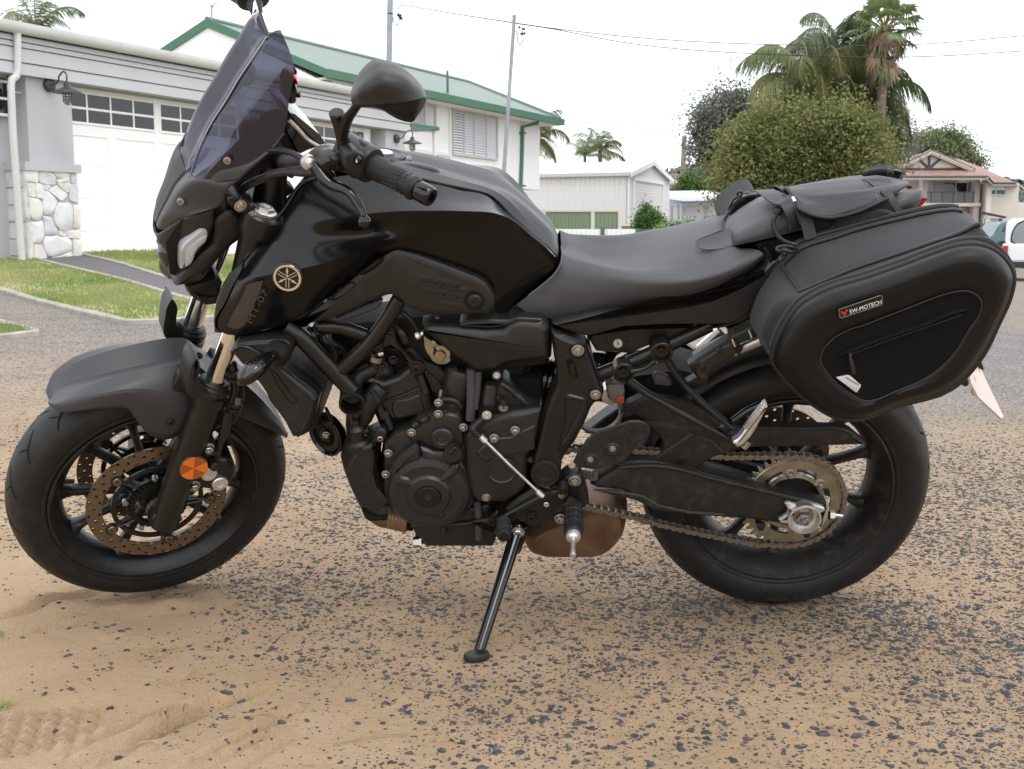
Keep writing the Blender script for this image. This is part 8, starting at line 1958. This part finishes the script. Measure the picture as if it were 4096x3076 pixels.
# pannier quick-release arm (stays on the bike)
qa=pl('luggage_arm',M_,.150,[(1255,440),(1300,405),(1480,290),(1560,235),(1600,270),(1590,330),(1470,430),(1400,500),(1380,560),(1290,585),(1240,560),(1310,520)],m_plas,.03,((0,-.006),(.003,-.001),(.007,0)),1)
pl('arm_cover',M_,.158,[(1290,450),(1320,415),(1480,315),(1560,280),(1600,310),(1595,345),(1480,420),(1400,470),(1380,520),(1330,540),(1300,500)],m_plasd,.012,((0,-.004),(.003,0)),1,qa)
pl('arm_window',M_,.1585,[(1328,470),(1360,445),(1382,452),(1378,475),(1345,490),(1330,485)],m_gloss,.003,((0,0),(.002,-.0005)),1,qa)
for i in range(3):pl('arm_mark',M_,.1593,[(1336+13*i,466-4*i),(1346+13*i,461-4*i),(1346+13*i,476-4*i),(1336+13*i,481-4*i)],m_plas,.001,((0,0),),1,qa)
for q in((1304,427),(1460,340),(1358,522),(1430,430)):bolt('arm_screw',M_,q,.158,.0050,m_plas,parent=qa,h=.005)
pl('arm_block',B_,.150,[(180,985),(220,965),(300,925),(345,915),(360,960),(300,990),(225,1030)],m_plas,.04,n=1)
bp('luggage_rail',lambda mb:mb.tube(px3(B_,BK,(210,1070,.135),(290,1035,.145),(370,1000,.155)),.0105,14),m_steel)
pl('rail_clip',B_,.158,[(190,1000),(205,992),(250,1090),(238,1100)],m_plas,.03,n=1)
for q in((198,1000),(298,945)):pl('silver_tab',B_,.16,[(q[0]-8,q[1]-4),(q[0],q[1]-10),(q[0]+18,q[1]+35),(q[0]+10,q[1]+42)],m_alu,.003,((0,0),),1)
# silencer under the engine
def silencer(mb):
 P=px(M_,BK,.0,(590,1225),(760,1210),(835,1250),(840,1330),(815,1430),(745,1520),(650,1570),(200,1570),(140,1490),(160,1400),(400,1300))
 P=rounded(P,2,.03);P=rounded(P,2,.008);rings=[]
 c=P.mean(0)
 for l,k in((-.10,.80),(-.08,.93),(-.03,1.0),(.04,1.0),(.085,.93),(.105,.80)):
  q=c+(P-c)*k;q[:,1]=-l;rings.append(q)
 mb.ringloft(rings)
bp('silencer',silencer,m_rust,ang=50)
ln('silencer_seam',M_,[(430,1480,.09),(600,1490,.1),(760,1450,.09)],.004,m_rust,8)
# side stand and rider peg
pf=w2b(onground(*D_(1032,1416)));pp_=BK.p(D_(1117,1150),.155)
sdv=pf-pp_
st=bp('side_stand',lambda mb:mb.tube([pp_+sdv*.02,pp_+sdv*.15,pp_+sdv*.5,pp_+sdv*.9,pp_+sdv*.97],[.0150,.0145,.0125,.0115,.011],18),m_gloss)
pl('stand_clevis',D_,.160,[(1098,1142),(1108,1134),(1125,1135),(1138,1142),(1136,1165),(1124,1195),(1120,1200),(1098,1196),(1094,1190)],m_gloss,.03,((0,-.004),(.003,0)),2,st)
bolt('stand_bolt',D_,(1119,1150),.165,.0105,m_steel,parent=st,hexa=True,h=.010)
def foot(mb):
 w=np.array(onground(*D_(1030,1424)));c=BK.R.T@(w+np.array([0,0,.006])-BK.o)
 zl=BK.R.T@np.array([0,0,1.0]);xl=BK.R.T@np.array([.96,.28,0]);yl=np.cross(zl,xl)
 P=crom(np.array([[-.034,-.012],[-.02,-.022],[.015,-.020],[.034,-.008],[.036,.01],[.02,.026],[-.012,.026],[-.034,.012]]),3,True)
 mb.ringloft([np.array([c+xl*a*k*.72+yl*b*k*.72+zl*h for a,b in P])for k,h in((.95,-.006),(1.0,-.003),(1.0,.004),(.9,.007))])
bp('stand_foot',foot,m_plasd,parent=st)
ln('stand_spring',D_,[(1110,1205,.15),(1095,1240,.17),(1085,1275,.18)],.006,m_gloss,8,parent=st)
pg0,pg1=px3(M_,BK,(492,1352,.170),(487,1575,.285));pgd=pg1-pg0;pgl=np.linalg.norm(pgd)
rp=bp('rider_peg',lambda mb:mb.lathe(pg0,pgd,[(.010,0),(.014,.004),(.0180,.02),(.0187,pgl*.3),(.0190,pgl*.85),(.0180,pgl*.93),(.014,pgl*.97),(.009,pgl)],26),m_rub)
for z in(.35,.52,.69):bp('peg_groove',lambda mb:mb.lathe(pg0,pgd,[(.0186,pgl*z-.0012),(.0196,pgl*z),(.0186,pgl*z+.0012)],26,cap=False),m_plas,parent=rp)
for k in range(12):
 a=k*math.pi/6;u=np.cross(pgd,[0,0,1.0]);u/=np.linalg.norm(u);w_=np.cross(u,pgd/pgl);rr=u*math.cos(a)+w_*math.sin(a)
 bp('peg_rib',lambda mb:mb.tube([pg0+pgd*.2+rr*.0187,pg0+pgd*.85+rr*.0190],.0011,5),m_plas,parent=rp)
bp('peg_tip',lambda mb:mb.lathe(pg1,pgd,[(.0165,-.012),(.014,.002),(.009,.004),(.0075,.006)],24),m_alu,parent=rp)
bp('peg_feeler',lambda mb:mb.lathe(pg1,pgd,[(.0060,0),(.0048,.01),(.0045,.040),(.0055,.048),(.0066,.055),(.005,.060),(0,.062)],16),m_alu,parent=rp)
bp('peg_hinge',lambda mb:mb.tube(px3(M_,BK,(430,1360,.172),(470,1320,.174),(500,1345,.176)),[.007,.008,.007],10),m_frame)
bp('peg_spring',lambda mb:[mb.lathe(BK.p(M_(450+12*k,1352-3*k),.176),(1,0,.2),[(.006,-.0015),(.0075,0),(.006,.0015)],12)for k in range(5)],m_steel)
# ------------------------------------------------------------------ luggage hung on the bike
def ring_px(view,l,pts,n=110,sm=4):return resample(crom(px(view,BK,l,*pts),sm,True),n)
RA=[(318,930),(300,860),(322,760),(384,640),(480,520),(572,424),(660,384),(820,338),(1000,290),(1180,246),(1330,214),(1450,197),(1560,204),(1640,250),(1690,330),(1740,480),(1745,620),(1700,760),(1620,900),(1450,1030),(1200,1130),(1000,1210),(860,1230),(760,1200),(620,1130),(440,1030)]
RBp=[(402,1060),(372,960),(398,880),(450,790),(520,735),(604,704),(760,640),(900,582),(1050,530),(1200,481),(1400,414),(1530,370),(1620,330),(1672,300),(1715,340),(1790,430),(1835,560),(1820,700),(1750,880),(1680,1020),(1500,1190),(1180,1330),(960,1420),(850,1432),(700,1360),(520,1220)]
RC_=[(428,1100),(440,1030),(482,925),(560,800),(598,752),(640,720),(760,658),(1000,590),(1100,556),(1200,520),(1400,444),(1560,392),(1660,382),(1710,392),(1800,440),(1872,520),(1900,600),(1890,700),(1800,915),(1720,1080),(1530,1290),(1160,1408),(985,1475),(855,1478),(700,1402),(500,1220)]
RD=[(436,1110),(450,1035),(496,930),(572,812),(612,770),(655,742),(770,684),(1000,615),(1100,580),(1210,542),(1405,468),(1560,420),(1660,414),(1715,424),(1800,466),(1866,540),(1892,612),(1880,700),(1795,910),(1712,1075),(1530,1282),(1160,1400),(985,1470),(858,1472),(706,1396),(508,1212)]
RE=[(452,1112),(468,1040),(515,945),(590,835),(632,795),(675,768),(785,710),(1000,645),(1100,610),(1215,570),(1410,496),(1560,448),(1655,442),(1712,452),(1790,490),(1850,556),(1878,620),(1868,700),(1785,900),(1700,1062),(1525,1262),(1165,1386),(985,1458),(866,1462),(716,1386),(522,1206)]
RFc=[(560,1120),(580,1050),(630,970),(700,880),(745,835),(790,805),(880,765),(1030,720),(1130,688),(1240,650),(1420,585),(1560,540),(1640,530),(1690,540),(1745,570),(1785,615),(1800,665),(1790,730),(1720,900),(1640,1040),(1490,1210),(1170,1330),(990,1400),(900,1405),(780,1340),(620,1210)]
RG=[(724,1130),(732,1080),(775,1020),(835,972),(900,940),(1000,908),(1100,868),(1200,830),(1300,792),(1400,752),(1500,718),(1580,703),(1630,703),(1675,722),(1708,755),(1715,800),(1700,850),(1640,940),(1560,1070),(1490,1150),(1400,1222),(1180,1322),(1060,1372),(1000,1378),(920,1340),(760,1200)]
def shrink(V,k):c=V.mean(0);return c+(V-c)*k
def pannier(name_label,mirror,offset):
 t=thing('pannier_bag',name_label,'pannier',BK.o,BK.R,group='soft panniers strapped across the bike')
 fx=(lambda V:V)if not mirror else(lambda V:V*np.array([1,-1,1])+np.array(offset))
 def part(name,fn,m,parent=t,ang=40,**k):
  m2=MB();fn(m2);mb=MB();mb.merge(m2,fx);return build(name,mb,m,parent,ang,**k)
 a,b,c,d,e,f,g_=(ring_px(B_,l,P)for l,P in((.138,RA),(.285,RBp),(.315,RC_),(.330,RD),(.352,RE),(.372,RFc),(.372,RG)))
 back=shrink(a,.96)+np.array([0,.012,0])
 ab=[a*(1-t_)+b*t_+OUT*.012*math.sin(math.pi*t_)for t_ in(0,.12,.35,.65,.9)]
 ab=[q+OUT*(.0035*(fbm(q[:,0]*16+i*.8,q[:,2]*16,61,3))*2)[:,None]+np.array([0,0,1.0])*(.006*fbm(q[:,0]*22,0*q[:,0]+i*.5,63,2))[:,None]if 0<i else q for i,q in enumerate(ab)]
 part('body',lambda mb:mb.ringloft([back]+ab+[b,b*.6+c*.4+OUT*.002,c],True,False),m_fab,ang=60)
 part('gusset',lambda mb:mb.ringloft([c,c*.6+d*.4,d],False,False),m_fab,ang=60)
 shell=[d,d*.35+e*.65+OUT*.004,e,e*.8+f*.2+OUT*.006,e*.5+f*.5+OUT*.006,e*.2+f*.8+OUT*.0025,f,f*.6+g_*.4+OUT*-.002,f*.25+g_*.75-OUT*.003,g_-OUT*.004,shrink(g_,.985)-OUT*.0085]
 part('moulded_shell',lambda mb:mb.ringloft(shell,False,False),m_eva,ang=80)
 pk=[shrink(g_,k)-OUT*o for k,o in((.987,.0085),(.97,.0055),(.94,.0065),(.7,.0045),(.3,.004))]
 part('pocket_panel',lambda mb:mb.ringloft(pk,False,True),m_mesh,ang=80)
 part('pocket_piping',lambda mb:mb.tube(np.vstack([shrink(g_,.987),shrink(g_,.987)[:1]])-OUT*.0055,.0022,6,cap=False),m_pip)
 part('piping',lambda mb:mb.tube(np.vstack([d,d[:1]])+OUT*.002,.0042,8,cap=False),m_pip)
 part('piping',lambda mb:mb.tube(np.vstack([c,c[:1]])+OUT*.000,.0035,8,cap=False),m_pip)
 def zipper(name,ring,off,i0,i1,r=.0037):
  """coil zip: tape and a row of teeth"""
  n=len(ring);ids=[i%n for i in range(i0,i1+1)];P=resample(ring[ids]+off,8*len(ids),closed=False)
  zp_=part(name,lambda mb:mb.tube(P,r*.72,8,flat=.8),m_zip)
  L=np.linalg.norm(np.diff(P,axis=0),axis=1).sum();k=int(L/.0028);Q=resample(P,k,closed=False);T=np.gradient(Q,axis=0);T/=np.linalg.norm(T,axis=1)[:,None]
  mb=MB()
  for q,tt in zip(Q,T):
   n_=np.cross(tt,OUT);n_/=np.linalg.norm(n_);u=np.cross(n_,tt);R_m=np.stack([tt,n_,u],1)
   mb.box(q,(.0017,r*2.1,r*1.7),R_m)
  m2=MB();m2.merge(mb,fx);tt_=build('zip_coil',m2,m_zip,zp_,None,weld=False);tt_['kind']='stuff'
 def idx_of(ring,q,l):return int(np.argmin(np.linalg.norm(ring-BK.p(B_(*q),l),axis=1)))
 nn=110
 zc0,zc1=idx_of(c,(440,1030),.315),idx_of(c,(1890,690),.315)
 zmid=c*.55+b*.45
 zipper('lower_zip',c*.82+b*.18,OUT*.003,zc0,zc1 if zc1>zc0 else zc1+nn)
 b0,b1=idx_of(b,(604,704),.285),idx_of(b,(1672,300),.285)
 zipper('upper_zip',b,OUT*.003+np.array([0,0,.003]),b0,b1 if b1>b0 else b1+nn,.0036)
 a0_,a1_=idx_of(a,(480,520),.138),idx_of(a,(1560,204),.138)
 zipper('top_zip',ab[1],OUT*.004+np.array([0,0,.003]),a0_,a1_ if a1_>a0_ else a1_+nn,.0036)
 part('top_binding',lambda mb:mb.tube(a[[i%nn for i in range(a0_,(a1_ if a1_>a0_ else a1_+nn)+1)]]+np.array([0,0,.002]),.0055,8),m_pip)
 part('corner_seam',lambda mb:mb.tube(fxp([(482,524,.150),(545,620,.225),(608,706,.290)]),.0032,8,sm=4),m_pip)
 return t,part
def fxp(pts):return px3(B_,BK,*pts)
pn,pp=pannier('large black soft pannier bag with moulded shell on the near side',False,None)
# badge with lettering
bg=pp('badge',lambda mb:mb.plate(outline(B_,BK,.3775,[(836,812),(1088,726),(1100,730),(1106,776),(1098,786),(852,866),(842,862)],1),.004,((0,-.001),(.001,0))),m_gloss)
pp('badge_border',lambda mb:mb.tube(px3(B_,BK,*[(x,y,.3782)for x,y in((838,813),(1088,728),(1099,731),(1104,776),(1097,784),(853,864),(844,860),(838,813))]),.0009,5),mat('grey_badge_border',(.10,.10,.10),.5),bg)
tx1=text_on('lettering','SW-MOTECH',B_,(905,838),(1096,777),.3781,m_print,BK,bg,hscale=1.12,shear=.12)
pp('badge_mark',lambda mb:[mb.plate(px3(B_,BK,*[(x,y,.3779)for x,y in P]),.0006,((0,0),))for P in([(848,828),(858,820),(866,832),(860,838)],[(880,812),(892,812),(890,826),(878,826)],[(858,832),(886,822),(880,842),(866,846)],[(864,840),(882,836),(876,850),(870,852)])],m_redprint,bg)
# pocket zip flap, pull, reflective tab
zf=pp('pocket_flap',lambda mb:mb.tube(px3(B_,BK,(822,1092,.3685),(900,1062,.3700),(1100,985,.3705),(1350,900,.3705),(1560,820,.3700),(1628,812,.3680)),[.004,.0075,.0080,.0080,.0075,.003],8,sm=5,flat=.35),m_mesh)
pp('pocket_seam',lambda mb:mb.tube(px3(B_,BK,(905,1085,.3692),(1100,1012,.3700),(1350,925,.3700),(1580,845,.3692)),.0012,5,sm=4),m_pip,zf)
pp('zip_pull',lambda mb:mb.tube(px3(B_,BK,(905,1070,.3725),(910,1110,.3765),(920,1150,.3775),(928,1200,.3775)),[.0022,.0026,.0042,.0040],8,sm=4,flat=.6),m_plas,zf)
rt=pp('reflective_tab',lambda mb:mb.plate(px3(B_,BK,(824,1225,.3712),(888,1210,.3712),(905,1212,.3712),(972,1270,.3712),(968,1282,.3712),(950,1312,.3712),(940,1312,.3712)),.003,((0,0),(.001,.0006))),m_refl)
pp('tab_slot',lambda mb:mb.plate(px3(B_,BK,(880,1218,.3722),(960,1262,.3722),(962,1274,.3722),(882,1230,.3722)),.001,((0,0),)),mat('dull_silver',(.26,.25,.24),.5),rt)
for(x,y)in((900,1200),(935,1225),(500,0)):
 pass
 # zip pullers at the front top corner
pu=pp('zip_puller',lambda mb:mb.tube(px3(TL,BK,(828,880,.170),(790,860,.178),(740,848,.182),(680,850,.184),(640,868,.182),(640,892,.186),(700,886,.19),(760,905,.19),(815,895,.175)),.0036,8,sm=4),m_plas)
pp('zip_ring',lambda mb:mb.tube(px3(TL,BK,*[(705+26*math.cos(t),895+26*math.sin(t),.19)for t in np.linspace(0,6.28,14)]),.0024,6),m_gloss,pu)
pl2=pp('zip_puller',lambda mb:mb.tube(px3(TL,BK,(720,935,.18),(690,955,.185),(660,985,.19),(640,1000,.195)),[.0045,.005,.0035,.003],8,sm=3),m_plas)
pp('pull_handle',lambda mb:mb.plate(outline(TL,BK,.200,[(515,1110),(530,1080),(600,1005),(625,995),(650,1005),(648,1025),(580,1100),(545,1135),(520,1132)],2),.006,((0,-.002),(.001,0))),m_plas,pl2)
pp('pull_slot',lambda mb:mb.plate(outline(TL,BK,.2006,[(548,1085),(605,1020),(618,1024),(565,1092),(550,1098)],1),.001,((0,0),)),m_groove,pl2)
# far bag: only its front zip corner shows past the pillion seat
fn_,fp_=pannier('black pannier bag on the far side showing its zip above the seat',True,(-.01,-.015,-.10))
def far(q,l):return BK.p(TL(*q),l)
fb=build('zip_puller',MB().plate(outline(TL,BK,-.12,[(312,345),(322,325),(345,320),(375,322),(380,340),(372,372),(350,382),(318,375)],2),.01,((0,-.003),(.001,0))),m_plas,fn_)
build('puller_slot',MB().plate(outline(TL,BK,-.1195,[(332,345),(350,338),(356,352),(340,362)],1),.002,((0,0),)),m_print,fb)
build('zip_ring',MB().tube(px3(TL,BK,*[(266+22*math.cos(t),332+22*math.sin(t),-.11)for t in np.linspace(0,6.28,14)]),.0026,6),m_plas,fn_)
build('pull_handle',MB().plate(outline(TL,BK,-.10,[(135,515),(160,450),(200,385),(225,362),(260,355),(262,375),(215,400),(180,470),(150,530),(136,528)],2),.006,((0,-.002),(.001,0))),m_plas,fn_)
build('zip',MB().tube(px3(TL,BK,(95,625,-.09),(150,520,-.10),(215,430,-.11),(290,370,-.115),(350,350,-.12),(440,340,-.125)),.0042,8,sm=4),m_zip,fn_)
build('front_corner',MB().plate(outline(TL,BK,-.125,[(100,640),(140,545),(210,430),(290,372),(440,345),(480,420),(470,520),(300,700),(150,720)],3),.12,((0,-.008),(.006,0))),m_deep,fn_)
# harness: fabric saddle over the pillion seat, strap, cable
hs=thing('pannier_harness','black fabric harness flap draped over the pillion seat between the panniers','harness',BK.o,BK.R)
CVR=[[(720,300,0),(690,238,.0),(740,275,.055),(800,350,.095),(838,430,.118),(852,465,.126),(885,492,.131)],[(860,265,0),(860,262,.005),(900,300,.06),(940,390,.100),(960,460,.124),(985,505,.133),(1000,540,.136)],[(1050,232,0),(1060,240,.01),(1090,300,.065),(1110,390,.104),(1120,470,.126),(1130,530,.134),(1135,564,.137)],[(1240,212,0),(1260,220,.012),(1280,285,.066),(1300,370,.104),(1305,450,.125),(1305,510,.133),(1302,544,.136)],[(1390,200,0),(1410,205,.014),(1440,265,.064),(1470,340,.10),(1480,410,.120),(1490,450,.128),(1500,480,.131)],[(1475,196,0),(1500,200,.014),(1560,248,.06),(1620,310,.092),(1640,360,.112),(1648,390,.120),(1655,408,.123)],[(1500,196,0),(1530,205,.014),(1600,252,.056),(1668,310,.088),(1705,345,.105),(1722,362,.112),(1730,372,.115)]]
cvA=A3(TL,BK,CVR)[:,[0,2,3,4,5,6]]
def cover(mb):
 S=surf(lift(cvA,.0075),8,7)
 g=np.random.default_rng(2)
 u=np.linspace(0,1,S.shape[0])[:,None];v=np.linspace(0,1,S.shape[1])[None]
 w=.0022*np.sin(u*9+v*5+1.5*np.sin(v*7))*np.sin(np.pi*v)+.0028*(fbm(u*5+0*v,v*7+u*3,3,3))+.003*np.exp(-((v-.28-.12*u)/.05)**2)*np.sin(u*3.1)
 S=S+w[...,None]*np.array([0,-.6,.8])
 S[:,0,1]=0.0;both(mb,S,.9,.5)
bp2=lambda name,fn,m,parent=hs,ang=60,**k:(lambda mb:(fn(mb),build(name,mb,m,parent,ang,**k))[1])(MB())
fl_=bp2('flap',cover,m_fab2,solid=.0025)
edge=lift(cvA,.0085)
bp2('binding',lambda mb:mb.tube(np.vstack([crom(edge[0],5),crom(edge[:,-1],6)[1:],crom(edge[-1][::-1],5)[1:]]),.0036,8),m_pip,fl_)
for i in(0,-2):
 bp2('stitching',lambda mb:mb.tube(crom(lift(cvA,.0098)[i]*.93+lift(cvA,.0098)[1 if i==0 else-3]*.07,5),.0009,5),MATS['grey_thread'],fl_)
def strap(mb,pts,w,th=.003):
 P=px3(TL,BK,*pts);Q=crom(P,6);T=np.gradient(Q,axis=0);T/=np.linalg.norm(T,axis=1)[:,None]
 rows=[]
 for q,t in zip(Q,T):
  n=np.cross(t,[0,-.6,.8]);n/=np.linalg.norm(n);o=np.array([0,-.6,.8])*th
  rows.append(np.array([q-n*w+0*o,q-n*w+o,q+n*w+o,q+n*w]))
 mb.ringloft(rows)
bp2('seat_strap',lambda mb:strap(mb,[(500,300,.0),(560,330,.045),(660,390,.095),(745,410,.118),(790,480,.130),(820,580,.130),(830,680,.126)],.019),m_fab2)
bp2('strap_stitching',lambda mb:[mb.tube(px3(TL,BK,(470,322,.01),(560,370,.055),(690,435,.113),(720,520,.136),(770,680,.134)),.0008,5,sm=4),mb.tube(px3(TL,BK,(540,300,.01),(640,335,.055),(760,380,.113),(800,440,.130),(865,640,.136)),.0008,5,sm=4)],MATS['grey_thread'])
bp2('side_strap',lambda mb:strap(mb,[(885,500,.128),(920,600,.134),(945,700,.140),(965,790,.146)],.012),m_fab2)
bp2('rear_strap',lambda mb:strap(mb,[(1600,225,.05),(1680,300,.09),(1740,400,.112),(1790,480,.118),(1830,560,.12)],.012),m_fab2)
bp2('hook_panel',lambda mb:mb.plate(outline(TL,BK,.126,[(880,490),(1000,545),(1130,570),(1300,550),(1500,485),(1650,415),(1740,390),(1850,540),(1500,640),(1300,690),(1000,770),(950,760)],2),.01),m_fab)
bp2('folded_flap',lambda mb:mb.plate(outline(TL,BK,.140,[(1140,715),(1200,660),(1225,595),(1300,585),(1500,545),(1640,500),(1720,500),(1780,520),(1800,545),(1600,620),(1300,690)],2),.012,((0,-.006),(.004,0))),m_fab)
bp2('cable',lambda mb:mb.tube(px3(TL,BK,(655,480,.118),(630,530,.128),(600,590,.134),(600,660,.140),(630,730,.146),(690,790,.152),(760,820,.156),(830,835,.158)),.0046,10,sm=5),m_rub)
bp2('cable_boot',lambda mb:mb.tube(px3(TL,BK,(668,468,.119),(655,488,.122),(640,510,.126),(628,535,.129)),[.0052,.0078,.0078,.0055],10,sm=2),m_rub)
for q in((655,485),(647,500),(638,517)):bp2('boot_rib',lambda mb:mb.lathe(BK.p(TL(*q),.124),BK.p(TL(628,535),.129)-BK.p(TL(668,468),.119),[(.0070,-.0015),(.0092,0),(.0070,.0015)],14),m_rub)
bp2('buckle_glint',lambda mb:mb.tube(px3(TL,BK,(785,370,.115),(800,390,.119),(808,410,.122)),.0035,8),m_alu)
def coil(mb):
 for k in range(4):
  mb.tube(px3(TL,BK,(1490,126+2*k,-.03),(1560,96+9*k,-.035+.008*k),(1660,72+12*k,-.035+.01*k),(1730,78+12*k,-.03+.01*k),(1752,96+10*k,-.02+.01*k),(1740,120+5*k,-.01)),.0062,8,sm=4)
bp2('rolled_strap',coil,m_fab)
